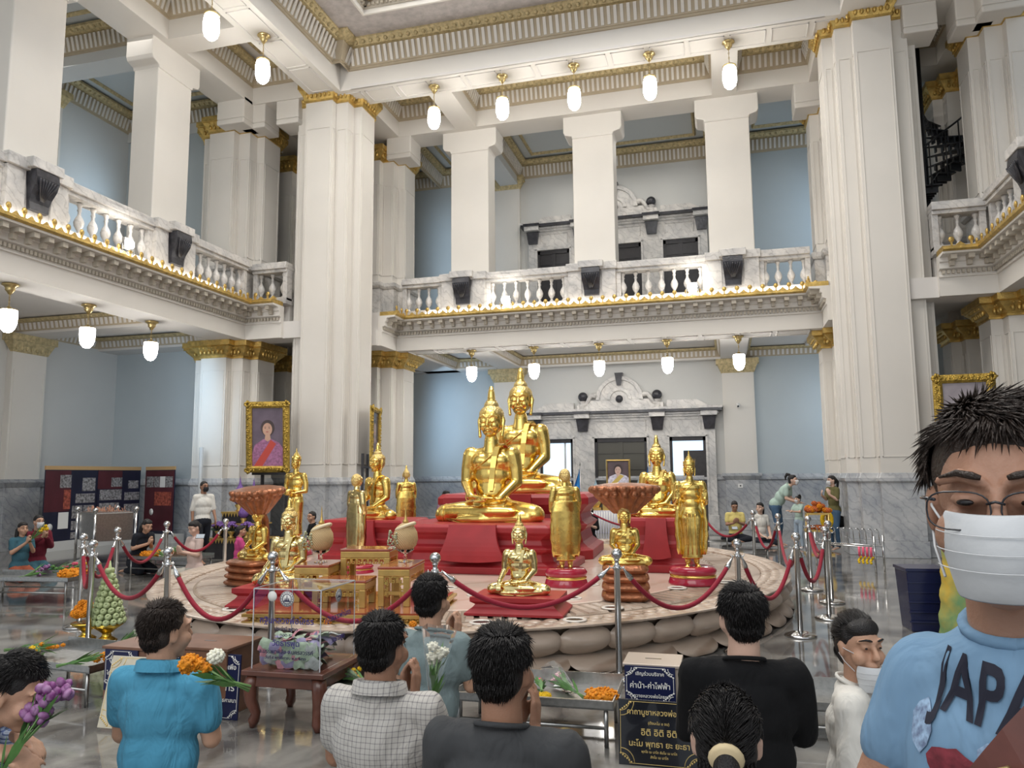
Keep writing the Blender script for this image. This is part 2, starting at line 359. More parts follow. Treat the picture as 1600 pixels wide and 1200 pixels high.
# ---- marble portals (ground floor and gallery)
def portal(z, label, lower):
    t = empty('marble_portal', (XC+.02, YW, z), 0, label, 'portal')
    m = MB(); D = -.16
    doors = [(-2.62, -1.45), (-.86, .86), (1.45, 2.62)]
    xs = [(-2.86, -2.62), (-1.45, -.86), (.86, 1.45), (2.62, 2.86)]
    for a, b in xs: m.box(a, b, D, 0, 0, 2.82)
    for a, b in xs: m.box(a-.03 if a < 0 else a-.02, b+.03, D-.06, 0, 0, .42)
    m.box(-2.86, 2.86, D, 0, 2.82, 3.45)
    for a, b in doors:
        m.box(a-.02, a+.05, D-.03, 0, .0, 2.82); m.box(b-.05, b+.02, D-.03, 0, .0, 2.82); m.box(a-.02, b+.02, D-.03, 0, 2.78, 2.86)
    for a, b in ((-2.45, -1.55), (-.8, .8), (1.55, 2.45)):      # raised panels with ears
        for q in ((a, b, 3.30, 3.33), (a, a+.03, 2.98, 3.3), (b-.03, b, 2.98, 3.3)): m.box(q[0], q[1], D-.03, D, q[2], q[3])
    m.build('marble_surround', M_white_marble, t, .006)
    c = MB()
    for z0, z1, o in ((3.40, 3.47, .06), (3.47, 3.54, .12), (3.62, 3.70, .24)): c.box(-2.86-o, 2.86+o, D-o, 0, z0, z1)
    for x in (-2.70, -1.16, 1.16, 2.70): c.box(x-.24, x+.24, D-.30, 0, 3.40, 3.54)
    # low attic, scrolled pediment and pedestals
    pr = [(-2.75, 3.70), (-2.35, 3.92), (-1.45, 3.92), (-1.45, 3.70)]
    for s in (1, -1):
        vs = [(s*x, D+.02, zz) for x, zz in pr]+[(s*x, -.0, zz) for x, zz in pr]
        c.add(vs, [(0, 1, 2, 3), (7, 6, 5, 4), (0, 4, 5, 1), (1, 5, 6, 2), (2, 6, 7, 3), (3, 7, 4, 0)])
        c.lathe([(.13, 0), (.14, .06), (.09, .1), (.1, .22), (.13, .26)], 12, (s*1.16, D+.06, 3.70))
        c.box(s*1.16-.19, s*1.16+.19, D-.02, 0, 3.70, 3.86)
    c.box(-1.0, 1.0, D+.02, 0, 3.70, 3.98)
    for s in (-1, 1):
        c.tube([(s*.72, D, 4.12), (s*.88, D, 4.13), (s*.96, D, 4.02), (s*1.04, D, 3.86), (s*1.25, D, 3.78)], [.09, .08, .07, .06, .05], 8)
    n = 20
    for r0, r1, d in ((.0, .72, 0.0), (.62, .74, -.05), (.28, .38, -.05)):
        vs = []; fs = []
        for i in range(n+1):
            a = pi*i/n
            for r in (r0, r1):
                for y in (D+.02+d, 0): vs.append((r*cos(a), y, 3.98+r*sin(a)))
        for i in range(n):
            b = i*4; e = b+4
            fs += [(b, e, e+2, b+2), (b+1, b+3, e+3, e+1), (b+2, e+2, e+3, b+3), (b, b+1, e+1, e)]
        c.add(vs, fs)
    c.build('cornice_and_pediment', M_white_marble, t, .006)
    k = MB()
    k.box(-3.08, 3.08, D-.24, 0, 3.54, 3.62)
    for x in (-2.70, -1.16, 1.16, 2.70): k.box(x-.27, x+.27, D-.34, 0, 3.54, 3.62)
    for x in (-2.70, -1.16, 1.16, 2.70):
        k.frust(x-.15, x+.15, D-.1, D+.05, 3.0, 3.38, .05)
    for s in (-1, 1): k.ball((s*1.16, D+.06, 4.10), .155, 16, 10)
    k.add([(-.06, D-.06, 4.42), (.06, D-.06, 4.42), (.13, D-.06, 4.82), (-.13, D-.06, 4.82), (-.06, 0, 4.42), (.06, 0, 4.42), (.13, 0, 4.82), (-.13, 0, 4.82)], [(0, 1, 2, 3), (0, 4, 5, 1), (1, 5, 6, 2), (2, 6, 7, 3), (3, 7, 4, 0)])
    k.ball((0, D, 4.0), .12, 12, 8)
    k.build('black_marble_trim', M_black_marble, t)
    for i, (a, b) in enumerate(doors):
        f = MB(); w = .13
        f.box(a, a+w, -.10, -.02, 0, 2.80); f.box(b-w, b, -.10, -.02, 0, 2.80); f.box(a, b, -.10, -.02, 2.80-w*1.1, 2.80)
        fo = f.build('door_frame', M_dark_wood, t)
        if i == 1 or not lower:
            g = MB(); x = (a+b)/2; g.box(x-.06, x+.06, -.09, -.03, 0, 2.7)
            for q in (.9, 1.8, 2.3): g.box(a+w, b-w, -.085, -.035, q, q+.06)
            for sx in ((a+w, x-.06), (x+.06, b-w)): g.box(sx[0], sx[1], -.06, -.05, 0, 2.7)
            g.build('door_leaf', mat('olive_door_panels', (.085, .08, .065), .35) if lower else M_dark_wood, fo)
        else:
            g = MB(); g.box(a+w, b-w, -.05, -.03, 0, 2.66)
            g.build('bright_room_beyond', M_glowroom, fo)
            g = MB()
            if i == 2: g.box(a+w+.32, b-w, -.06, -.05, 0, 2.36)
            else: g.box(b-w-.22, b-w-.16, -.06, -.05, 0, 2.66)
            g.build('door_leaf', M_dark_wood if i == 2 else M_wallwhite, fo)
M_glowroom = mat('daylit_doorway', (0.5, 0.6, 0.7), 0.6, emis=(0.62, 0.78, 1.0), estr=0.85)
portal(0, 'white marble portal with three doorways on the ground floor, under the lamps', True)
portal(6.2, 'white marble portal on the upper gallery, behind the square posts', False)

# ---- balcony entablature and cresting
bal_path_rear = [(LF, Y0), (LF, Q1[1]-.92-.02), (P1[0]-.95, PY-.92-.02)]
path_left = [(LF, Y0), (LF, PY-.94), (P1[0]-.90, PY-.94)]
path_rear = [(P1[0]+.94, PY+.90), (P1[0]+.94, BF), (P2[0]-.94, BF), (P2[0]-.94, PY+.90)]
path_right = [(P2[0]+.90, PY-.94), (RF, PY-.94), (RF, Y0)]
ENT = [(-.1, BZ), (0, BZ), (0, BZ+.36), (.035, BZ+.37), (.035, BZ+.40), (.02, BZ+.41), (.02, BZ+.50), (.10, BZ+.53), (.10, BZ+.64), (.14, BZ+.66), (.14, BZ+.74), (.38, BZ+.76), (.38, BZ+.80), (-.1, BZ+.80)]
def dentils(mb, path):
    mb.along(path, .085, lambda s, M: s.box(-.025, .025, .0, .075, BZ+.43, BZ+.50, M), skip=.03)
def modillions(mb, path):
    def f(s, M): s.box(-.055, .055, .1, .34, BZ+.66, BZ+.75, M); s.box(-.04, .04, .1, .2, BZ+.56, BZ+.66, M)
    mb.along(path, .30, f, skip=.05)
def cresting(mb, path):
    def f(s, M):
        s.ball((0, .36, BZ+1.03), .5, 8, 6, (.11, .05, .12), M=M)
        s.box(-.018, .018, .345, .375, BZ+.9, BZ+1.0, M)
        s.add([(-.11, .36, BZ+.9), (.11, .36, BZ+.9), (0, .36, BZ+.985), (-.11, .34, BZ+.9), (.11, .34, BZ+.9), (0, .34, BZ+.985)], [(0, 1, 2), (5, 4, 3), (0, 3, 4, 1), (1, 4, 5, 2), (2, 5, 3, 0)], M=M @ Matrix.Translation((.15, 0, 0)))
    mb.along(path, .30, f, skip=.0)
for k, (nm, path) in enumerate((('left', path_left), ('rear', path_rear), ('right', path_right))):
    m = MB(); m.sweep(path, ENT+[ENT[0]]); m.build('x', None)
    o = bpy.data.objects['x']; o.name = 'trim_%d' % (k*3+1); o.data.materials.append(M_plaster); struct(o)
    m = MB(); dentils(m, path); modillions(m, path)
    o = m.build('trim_%d' % (k*3+2), M_fret); struct(o)
    m = MB(); m.sweep(path, [(-.05, BZ+.80), (.40, BZ+.80), (.44, BZ+.83), (.44, BZ+.88), (.40, BZ+.905), (-.05, BZ+.905), (-.05, BZ+.80)]); cresting(m, path)
    o = m.build('trim_%d' % (k*3+3), M_gold_arch); struct(o)
# emissive bands stand in for the floodlit marble kerb behind the gold cresting
def kerb_glow(path, lab):
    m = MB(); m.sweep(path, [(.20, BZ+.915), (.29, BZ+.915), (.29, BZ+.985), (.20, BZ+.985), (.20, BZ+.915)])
    o = m.build('kerb_glow_band', M_kerbglow); tag(o, lab, 'painted glow'); return o
kerb_glow([(LF, 8.0), (LF, 15.2)], 'added glow of the floodlit kerb behind the gold cresting of the left balcony')
kerb_glow([(R1[0]+1.9, BF), (R2[0]-.5, BF)][0:2], 'added glow of the floodlit kerb behind the gold cresting of the rear balcony')

# ---- balustrades
BAL = [(.055, 0), (.055, .05), (.03, .08), (.03, .1), (.085, .2), (.095, .27), (.07, .34), (.035, .40), (.028, .47), (.045, .5), (.03, .53), (.04, .57), (.055, .6), (.055, .64)]
bal_me = None
def balustrade(label, a, b, posts, n_between, grp):
    """a,b: end points of the run (2D); posts: distances of the post pedestals along it"""
    global bal_me
    A = Vector(a); B = Vector(b); L = (B-A).length; d = (B-A)/L; nn = Vector((d.y, -d.x))
    t = empty('balustrade', (A.x, A.y, 5.99), atan2(d.y, d.x), label, 'balustrade')
    # local: x along the run, -y toward the hall
    m = MB(); m.box(0, L, -.0, .34, 0, .17); m.build('plinth', M_white_marble, t, .01)
    m = MB(); m.box(0, L, .0, .34, .82, .90); m.box(0, L, -.05, .39, .90, .99); m.box(0, L, -.02, .36, .99, 1.08); m.build('rail', M_white_marble, t, .012)
    edges = [0]+[q for p in posts for q in (p-.62, p+.62)]+[L]
    for p in posts:
        m = MB()
        for s in (-1, 1): m.box(p+s*.44-.18, p+s*.44+.18, -.06, .40, .0, .9); m.box(p+s*.44-.22, p+s*.44+.22, -.12, .42, .9, 1.1)
        m.box(p-.3, p+.3, -.02, .36, 0, 1.0); m.box(p-.32, p+.32, -.26, .3, .94, 1.12)
        m.build('pedestal', M_white_marble, t, .012)
        c = MB(); prof = [(-.24, .93), (-.26, .80), (-.22, .66), (-.13, .5), (-.09, .38), (-.10, .25), (-.02, .24), (-.02, .93)]
        vs = [(p-.235, y, z) for y, z in prof]+[(p+.235, y, z) for y, z in prof]; k = len(prof)
        vs = [((v[0]-p)*(0.8+.2*min(1, max(0, (v[2]-.3)/.4)))+p, v[1], v[2]) for v in vs]
        c.add(vs, [tuple(range(k)), tuple(range(k, 2*k))[::-1]]+[(i, (i+1) % k, k+(i+1) % k, k+i) for i in range(k)])
        for q in range(-3, 4): c.tube([(p+q*.012, -.14, .42), (p+q*.035, -.21, .60), (p+q*.055, -.27, .72), (p+q*.062, -.285, .77)], [.008, .018, .02, .012], 5)
        c.build('black_console', M_black_marble, t)
    if bal_me is None: mm = MB(); mm.lathe(BAL, 14); bal_me = mm.mesh('baluster', M_white_marble)
    for i in range(0, len(edges), 2):
        x0, x1 = edges[i]+.0, edges[i+1]; W = x1-x0
        if W < .5: continue
        n = max(1, int(W/.29))
        for j in range(n):
            o = link('baluster', bal_me, None, t); o.location = (x0+W*(j+.5)/n, .17, .17)
        for q0 in (x0, x1-.12): m = MB(); m.box(q0, q0+.12, .04, .3, .1, .84); m.build('end_block', M_white_marble, t, .008)
    return t
balustrade('white marble balustrade of the rear balcony with three black consoles', (P1[0]+1.15, BF-.16), (P2[0]-1.15, BF-.16), [PX-1.15-3.5, PX-1.15, PX-1.15+3.5], 0, None)
balustrade('white marble balustrade of the left balcony, climbing to the left edge', (LF+.16, 8.0), (LF+.16, 16.4), [2.2, 5.7], 0, None).rotation_euler.z = pi/2
def shortbal(label, x0, x1, y): return balustrade(label, (x0, y), (x1, y), [], 0, None)
shortbal('short marble balustrade with two balusters, left of the tall left pillar', Q1[0]+.95, P1[0]-.9, PY-.78)
shortbal('short marble balustrade with two balusters, right of the tall right pillar', P2[0]+.9, Q2[0]-.95, PY-.78)
balustrade('white marble balustrade of the right balcony at the right edge', (RF-.16, 16.4), (RF-.16, 8.0), [2.25, 5.65], 0, None).rotation_euler.z = -pi/2

# ---- gallery posts
def post(x, y, rot, label):
    t = empty('gallery_post', (x, y, 0), rot, label, 'post'); m = MB(); h = .55
    m.box(-h, h, .22, .86, 6.1, UZ-.5); m.build('shaft', M_plaster, t, .02)
    c = MB(); pr = [(-h, UZ-.62), (-h-.02, UZ-.55), (-h-.20, UZ-.50), (-h-.24, UZ-.42), (-h-.24, UZ+.04)]
    pts = [(x_, z_) for x_, z_ in pr]+[(-x_, z_) for x_, z_ in pr[::-1]]; k = len(pts)
    vs = [(a, .19, b) for a, b in pts]+[(a, .89, b) for a, b in pts]
    c.add(vs, [tuple(range(k)), tuple(range(k, 2*k))[::-1]]+[(i, (i+1) % k, k+(i+1) % k, k+i) for i in range(k)]); c.build('bracket_capital', M_plaster, t, .02)
for i, lb in enumerate(('leftmost square white post of the rear gallery', 'middle square white post of the rear gallery', 'rightmost square white post of the rear gallery')):
    post(XC+(i-1)*3.48+.03, BF, 0, lb)
post(LF, 13.95, pi/2, 'square white post of the left gallery beside the upper left lamp')
post(LF, 10.40, pi/2, 'square white post of the left gallery at the left picture edge')
for s, nm in ((1, 'a'),):
    post(RF, 13.7, -pi/2, 'square white post of the right gallery, outside right')

# white bracket blocks where the lintels meet the gallery pillars
mbk = MB()
def brk(x0, x1, y0, y1): mbk.frust(x0, x1, y0, y1, UZ-.62, UZ-.48, .0); mbk.box(x0-.0, x1+.0, y0, y1, UZ-.48, UZ+.1)
brk(R1[0]+.55, R1[0]+1.30, BF+.02, BF+.80); brk(R2[0]-1.30, R2[0]-.55, BF+.02, BF+.80)
brk(LF-.80, LF+.0, PY-1.30, PY-.55); brk(RF, RF+.8, PY-1.30, PY-.55); brk(Q1[0]+.55, Q1[0]+1.25, PY-.9, PY-.2); brk(P1[0]-1.25, P1[0]-.6, PY-.9, PY-.2); brk(Q2[0]-1.25, Q2[0]-.55, PY-.9, PY-.2); brk(P2[0]+.6, P2[0]+1.25, PY-.9, PY-.2)
struct(mbk.build('trim_19', M_plaster, None, .03))
# ---- upper beams
def beam(name, x0, x1, y0, y1, z0, z1, m_=None):
    m = MB(); m.box(x0, x1, y0, y1, z0, z1); return struct(m.build(name, m_ or M_plaster))
T = 20
def trim(mb, mtl):
    global T
    T += 1; return struct(mb.build('trim_%d' % T, mtl))
ZU = 12.9
m = MB()
m.box(P1[0]-.2, P2[0]+.2, PY-.94, PY-.10, UZ, ZU)                      # front beam, rear side
m.box(P1[0]-.25, P1[0]+.6, Y0, PY-.94, UZ, ZU)                         # along the left
m.box(P2[0]-.6, P2[0]+.25, Y0, PY-.94, UZ, ZU)
m.box(Q1[0]-.9, Q2[0]+.9, BF, BF+.85, UZ, ZU)                          # lintel over the rear posts
m.box(LF-.85, LF, Y0, BF, UZ, ZU); m.box(RF, RF+.85, Y0, BF, UZ, ZU)   # lintels over the side posts
m.box(LF, P1[0]-.2, PY-.94, PY+.1, UZ, ZU); m.box(P2[0]+.2, RF, PY-.94, PY+.1, UZ, ZU)
m.box(P1[0]-.1, P1[0]+.94, PY-.1, BF, UZ, ZU); m.box(P2[0]-.94, P2[0]+.1, PY-.1, BF, UZ, ZU)
for c in (P1, P2): m.box(c[0]-.9, c[0]+.9, c[1]-.9, c[1]+.9, 11.58, ZU)
for x in (XC-3.48, XC+3.48): m.box(x-.3, x+.3, PY-.1, BF, UZ, ZU)      # cross beams
for y in (13.7, 10.2): m.box(LF, P1[0]-.25, y-.3, y+.3, UZ, ZU)
trim(m, M_plaster)
# recessed soffit panels on the lamp beams
m = MB()
for i in range(-7, 7):
    x0 = XC+i*.885+.06; x1 = x0+.885-.12
    for q in ((x0, x1, PY-.80, PY-.78), (x0, x1, PY-.26, PY-.24), (x0, x0+.02, PY-.80, PY-.24), (x1-.02, x1, PY-.80, PY-.24)): m.box(q[0], q[1], q[2], q[3], UZ-.02, UZ+.01)
for i in range(9):
    y0 = PY-1.0-(i+1)*1.2; y1 = y0+1.1; xa = P1[0]-.10; xb = P1[0]+.46
    for q in ((xa, xb, y0, y0+.02), (xa, xb, y1-.02, y1), (xa, xa+.02, y0, y1), (xb-.02, xb, y0, y1)): m.box(q[0], q[1], q[2], q[3], UZ-.02, UZ+.01)
m.box(P1[0]+.9, P2[0]-.9, PY-.97, PY-.92, UZ-.0, UZ+.06)
trim(m, M_ceil)

def rect(x0, x1, y0, y1): return [(x0, y0), (x0, y1), (x1, y1), (x1, y0)]      # clockwise: right-hand side is inward
def coffer(x0, x1, y0, y1, z, panel_mat, small=False, rosette=False, ring=True):
    """recessed ceiling field with bead, fluted frieze, gilt moulding and flat panel"""
    R = rect(x0, x1, y0, y1); k = .5 if small else 1.0
    m = MB(); m.sweep(R, [(0, z), (.03*k, z), (.03*k, z+.05*k), (.05*k, z+.05*k), (.12*k, z+.38*k), (.12*k, z+.44*k), (0, z+.44*k), (0, z)], closed=True)
    trim(m, M_tan); m = MB()
    m.along(R, .13, lambda s, M: s.add([(-.03, .04*k, z+.07*k), (.03, .04*k, z+.07*k), (.03, .13*k, z+.37*k), (-.03, .13*k, z+.37*k), (-.03, .07*k, z+.07*k), (.03, .07*k, z+.07*k), (.03, .16*k, z+.37*k), (-.03, .16*k, z+.37*k)], [(0, 1, 5, 4), (4, 5, 6, 7), (0, 4, 7, 3), (1, 2, 6, 5), (3, 7, 6, 2)], M=M), closed=True, skip=.12)
    trim(m, M_plaster if not small else M_ceil)
    m = MB(); m.sweep(R, [(.1*k, z+.40*k), (.22*k, z+.42*k), (.30*k, z+.50*k), (.30*k, z+.56*k), (.1*k, z+.56*k), (.1*k, z+.40*k)], closed=True)
    m.along(R, .16, lambda s, M: s.ball((0, .24*k, z+.46*k), .5, 6, 4, (.09, .1*k, .09*k), M=M), closed=True, skip=.2)
    trim(m, M_gold_pale)
    if ring and (x1-x0) > 1.2 and (y1-y0) > 1.1:
        g = .52*k; m = MB(); m.sweep(rect(x0+g, x1-g, y0+g, y1-g), [(0, z+.60*k), (.05, z+.54*k), (.1, z+.60*k), (.1, z+.66*k), (0, z+.66*k), (0, z+.6*k)], closed=True); trim(m, M_gold_pale)
    m = MB(); m.box(x0, x1, y0, y1, z+.62*k, z+.72*k); struct(m.build('ceiling', panel_mat))
# coffers over the balcony strip (rear and left)
for a, b in ((P1[0]+.94, XC-3.78), (XC-3.18, XC+3.18), (XC+3.78, P2[0]-.94)): coffer(a, b, PY-.1, BF, 11.75, M_ceil)
for a, b in ((PY-.94, 14.0), (13.4, 10.5), (9.9, 7.0), (7.0, 3.0)): coffer(LF, P1[0]-.25, b, a, 11.75, M_ceil)
coffer(P1[0]-1.9, P1[0]-.1, PY+.1, BF, 11.75, M_ceil); coffer(P2[0]+.1, RF, PY+.1, BF, 11.75, M_ceil); coffer(P2[0]+.25, RF, 3.0, PY-.94, 11.75, M_ceil)
# upper gallery ceilings
coffer(XC-3.18, XC+3.18, BF+.85, YW, 11.55, M_upceil); coffer(XC-6.0, XC-3.78, BF+.85, YW, 11.55, M_upceil); coffer(XC+3.78, XC+6.6, BF+.85, YW, 11.55, M_upceil)
coffer(XC+6.6, XR, BF+.85, YW, 11.55, M_upceil); coffer(XL+.0, LF-.85, 14.3, 17.6, 11.55, M_upceil); coffer(XL, LF-.85, 10.3, 13.7, 11.55, M_upceil); coffer(XL, LF-.85, 3, 10.3, 11.55, M_upceil)
coffer(S1[0]-1.0, XC-6.0, BF+.85, YW, 11.55, M_upceil)
m = MB()
for x in (XC-3.48, XC+3.48): m.box(x-.3, x+.3, BF+.85, YW, 11.3, ZU)
m.box(XL, LF-.85, 13.7, 14.3, 11.3, ZU); m.box(XL, LF-.8, 17.55, 18.2, 11.3, ZU)
trim(m, M_wallwhite)
# ---- gallery floors + ceilings under the balcony
m = MB(); zt = 6.0
m.box(P1[0]-.2, P2[0]+.2, BF+.35, YW, BZ+.40, zt); m.box(XL, LF-.35, Y0, 17.6, BZ+.40, zt); m.box(RF+.35, XR, Y0, 17.6, BZ+.40, zt)
m.box(S1[0]-1.2, P1[0]-.95, PY-.5, YW, BZ+.3, zt); m.box(P2[0]+.95, XR, PY-.5, YW, BZ+.3, zt); m.box(P1[0]-.95, P1[0]+.9, PY+.95, YW, BZ+.3, zt); m.box(P2[0]-.9, P2[0]+.95, PY+.95, YW, BZ+.3, zt)
struct(m.build('ceiling', M_ceil))
m = MB(); LB = .85
m.box(P1[0]+.9, P2[0]-.9, BF+.1, BF+LB, BZ-.0, BZ+.42); m.box(LF-LB, LF-.1, Y0, PY-.9, BZ, BZ+.42); m.box(RF+.1, RF+LB, Y0, PY-.9, BZ, BZ+.42)
for c in (P1, P2): m.box(min(c[0], c[0]+(-3 if c is P1 else 3)), max(c[0], c[0]+(-3 if c is P1 else 3)), PY-.84, PY-.2, BZ, BZ+.42)
m.box(P1[0]+.1, P1[0]+.84, PY+.8, BF+.1, BZ, BZ+.42); m.box(P2[0]-.84, P2[0]-.1, PY+.8, BF+.1, BZ, BZ+.42)
for x in (PIL[0]+.12, PIL[1]-.12): m.box(x-.36, x+.36, BF+LB, YW, BZ, BZ+.42)
for y in (14.65, 9.6): m.box(XL, LF-LB, y-.36, y+.36, BZ, BZ+.42)
m.box(XL, LF-LB, 16.9, 17.6, BZ, BZ+.42); m.box(R1[0]-.5, PIL[0]-.3, YW-.5, YW, BZ, BZ+.42); m.box(PIL[0], PIL[1], YW-.35, YW, BZ, BZ+.42); m.box(R1[0], R1[0]+1.2, R1[1], YW, BZ, BZ+.42)
trim(m, M_ceil)
coffer(PIL[0]+.48, PIL[1]-.48, BF+LB, YW-.35, BZ+.06, M_ceil, True, ring=False); coffer(R1[0]+1.2, PIL[0]-.24, BF+LB, YW-.5, BZ+.06, M_ceil, True, ring=False); coffer(PIL[1]+.24, R2[0]+.6, BF+LB, YW, BZ+.06, M_ceil, True, ring=False)
coffer(XL, LF-LB, 15.01, 16.9, BZ+.06, M_ceil, True, ring=False); coffer(XL, LF-LB, 9.96, 14.29, BZ+.06, M_ceil, True, ring=False)
m = MB()
for i in range(-6, 6):
    x0 = XC+i*.885+.06; x1 = x0+.885-.12
    for q in ((x0, x1, BF+.12, BF+.14), (x0, x1, BF+.7, BF+.72), (x0, x0+.02, BF+.12, BF+.72), (x1-.02, x1, BF+.12, BF+.72)): m.box(q[0], q[1], q[2], q[3], BZ-.02, BZ+.01)
trim(m, M_ceil)

# ---- central ceiling: stepped cornices around the opening
CX0, CX1, CY0, CY1 = P1[0]+.6, P2[0]-.6, 3.4, PY-.94
def crect(o): return rect(CX0+o, CX1-o, CY0, CY1-o)
Rr = [(CX0, CY0), (CX0, CY1-.45), (CX0+.22, CY1-.45), (CX0+.22, CY1), (CX1-.22, CY1), (CX1-.22, CY1-.45), (CX1, CY1-.45), (CX1, CY0)]
m = MB(); z = 11.78
m.sweep(Rr, [(0, z), (.04, z), (.04, z+.06), (.06, z+.06), (.18, z+.46), (.18, z+.5), (0, z+.5), (0, z)], closed=False)
trim(m, M_tan); m = MB()
m.along(Rr, .15, lambda s, M: s.add([(-.035, .05, z+.09), (.035, .05, z+.09), (.035, .2, z+.45), (-.035, .2, z+.45), (-.035, .09, z+.09), (.035, .09, z+.09), (.035, .23, z+.45), (-.035, .23, z+.45)], [(0, 1, 5, 4), (4, 5, 6, 7), (0, 4, 7, 3), (1, 2, 6, 5), (3, 7, 6, 2)], M=M), skip=.1)
trim(m, M_plaster)
m = MB(); m.sweep(Rr, [(.15, z+.48), (.26, z+.5), (.38, z+.62), (.38, z+.68), (.1, z+.68), (.15, z+.48)])
m.along(Rr, .2, lambda s, M: s.ball((0, .31, z+.56), .5, 6, 4, (.12, .12, .12), M=M), skip=.25)
trim(m, M_gold_pale)
m = MB(); m.sweep(crect(0), [(.1, z+.66), (1.15, z+.66), (1.15, z+.62), (1.22, z+.62), (1.22, z+.72), (.1, z+.72), (.1, z+.66)])
trim(m, mat('grey_soffit_plaster', (.50, .46, .44), .6, nscale=6, namt=.22, bump=.5, bscale=14))
m = MB(); m.sweep(crect(1.2), [(0, z+.6), (.05, z+.6), (.05, z+.74), (0, z+.74), (0, z+.6)]); trim(m, M_plaster)
m = MB(); m.sweep(crect(1.25), [(0, z+.72), (.03, z+.72), (.05, z+1.0), (.32, z+1.04), (.32, z+1.12), (0, z+1.12), (0, z+.72)])
m.along(crect(1.25), .11, lambda s, M: s.box(-.03, .03, .03, .09, z+.76, z+.82, M)); trim(m, M_fret)
m = MB(); m.along(crect(1.25), .42, lambda s, M: (s.box(-.06, .06, .05, .27, z+.9, z+1.03, M), s.ball((0, .2, z+.86), .5, 6, 4, (.12, .12, .12), M=M)))
m.sweep(crect(1.25), [(.30, z+1.02), (.42, z+1.06), (.48, z+1.18), (.48, z+1.26), (.2, z+1.26), (.3, z+1.02)])
m.along(crect(1.25), .42, lambda s, M: (s.ball((0, .47, z+1.42), .5, 8, 5, (.14, .06, .18), M=M), s.box(-.02, .02, .45, .49, z+1.24, z+1.36, M)))
trim(m, M_gold_arch)
m = MB(); m.sweep(crect(1.0), [(0, z+1.1), (0, 16.5), (-.2, 16.5), (-.2, z+1.1), (0, z+1.1)]); struct(m.build('wall_lantern', M_sky_blue))
# ------------------------------------------------------------------ soft bodies: overlapping tapered forms fused by a voxel remesh
class Body:
    def __init__(s): s.m = MB(); s.S = 1
    def cap(s, a, ra, b, rb, fl=1.0, seg=14, nrm=None):
        a = Vector(a); b = Vector(b); d = b-a; L = d.length
        if L < 1e-6: return s.ell(a, (ra, ra, ra))
        pts = []; rs = []; u = d/L
        for t in (-1, -.8, -.5): pts.append(a+u*ra*t); rs.append(ra*sqrt(max(0.0, 1-t*t))+1e-4)
        n = 3
        for i in range(n+1): pts.append(a+d*i/n); rs.append(ra+(rb-ra)*i/n)
        for t in (.5, .8, 1): pts.append(b+u*rb*t); rs.append(rb*sqrt(max(0.0, 1-t*t))+1e-4)
        s.m.tube(pts, rs, seg, flat=fl, nrm=nrm); return s
    def chain(s, pts, rs, fl=1.0, nrm=None, seg=12):
        for i in range(len(pts)-1): s.cap(pts[i], rs[i], pts[i+1], rs[i+1], fl, seg, nrm)
        return s
    def ell(s, c, r, rot=None, seg=16, rings=12):
        s.m.ball(c, 1.0, seg, rings, r, rot=Euler(rot) if rot else None); return s
    def bake(s, voxel, smooth=4, mats=None, name='body', dec=0):
        me = s.m.mesh('tmp'); o = bpy.data.objects.new('tmp', me); COL.objects.link(o)
        r = o.modifiers.new('r', 'REMESH'); r.mode = 'VOXEL'; r.voxel_size = voxel; r.use_smooth_shade = True
        if smooth: q = o.modifiers.new('s', 'SMOOTH'); q.factor = .5; q.iterations = smooth
        if dec: q = o.modifiers.new('d', 'DECIMATE'); q.ratio = dec
        bpy.context.view_layer.update()
        dg = bpy.context.evaluated_depsgraph_get(); e = o.evaluated_get(dg)
        out = bpy.data.meshes.new_from_object(e); out.name = name
        bpy.data.objects.remove(o); bpy.data.meshes.remove(me)
        out.materials.clear()
        if mats is not None: out.materials.append(mats)
        out.polygons.foreach_set('use_smooth', [True]*len(out.polygons)); return out
def hand(B, wrist, d, up, side, L=.18, curl=.35, spread=.10, thumb=True, r=.0085):
    """five-fingered hand: d = pointing direction, up = back-of-hand normal, side=+1 thumb on d x up side"""
    d = Vector(d).normalized(); up = Vector(up); up = (up-d*up.dot(d)).normalized(); s = d.cross(up)*side
    w = Vector(wrist); k = L/.18; P = w+d*.045*k
    B.cap(w, .026*k, P, .030*k, .6, nrm=up); 
    for i in range(4): B.cap(w+d*.02*k+s*(.010-.013*i+.014)*k, .014*k, w+d*.085*k+s*(.034-.0215*i)*k, .0125*k)
    ln = (.072, .080, .074, .058)
    for i in range(4):
        b = w+d*.088*k+s*(.034-.0215*i)*k; dd = (d+s*spread*(1.2-.8*i)).normalized(); a = curl*(.7+.15*i)
        l = ln[i]*k; p1 = b+(dd*cos(a)-up*sin(a))*l*.45; p2 = p1+(dd*cos(a*2)-up*sin(a*2))*l*.32; p3 = p2+(dd*cos(a*2.7)-up*sin(a*2.7))*l*.25
        B.chain([b, p1, p2, p3], [r*1.12*k, r*k, r*.92*k, r*.8*k], seg=8)
    if thumb:
        b = w+d*.02*k+s*.026*k; p1 = w+d*.052*k+s*.050*k-up*.008*k; p2 = w+d*.082*k+s*.060*k-up*.018*k; p3 = w+d*.104*k+s*.058*k-up*.026*k
        B.chain([b, p1, p2, p3], [.016*k, .0125*k, .0105*k, .009*k], seg=8)

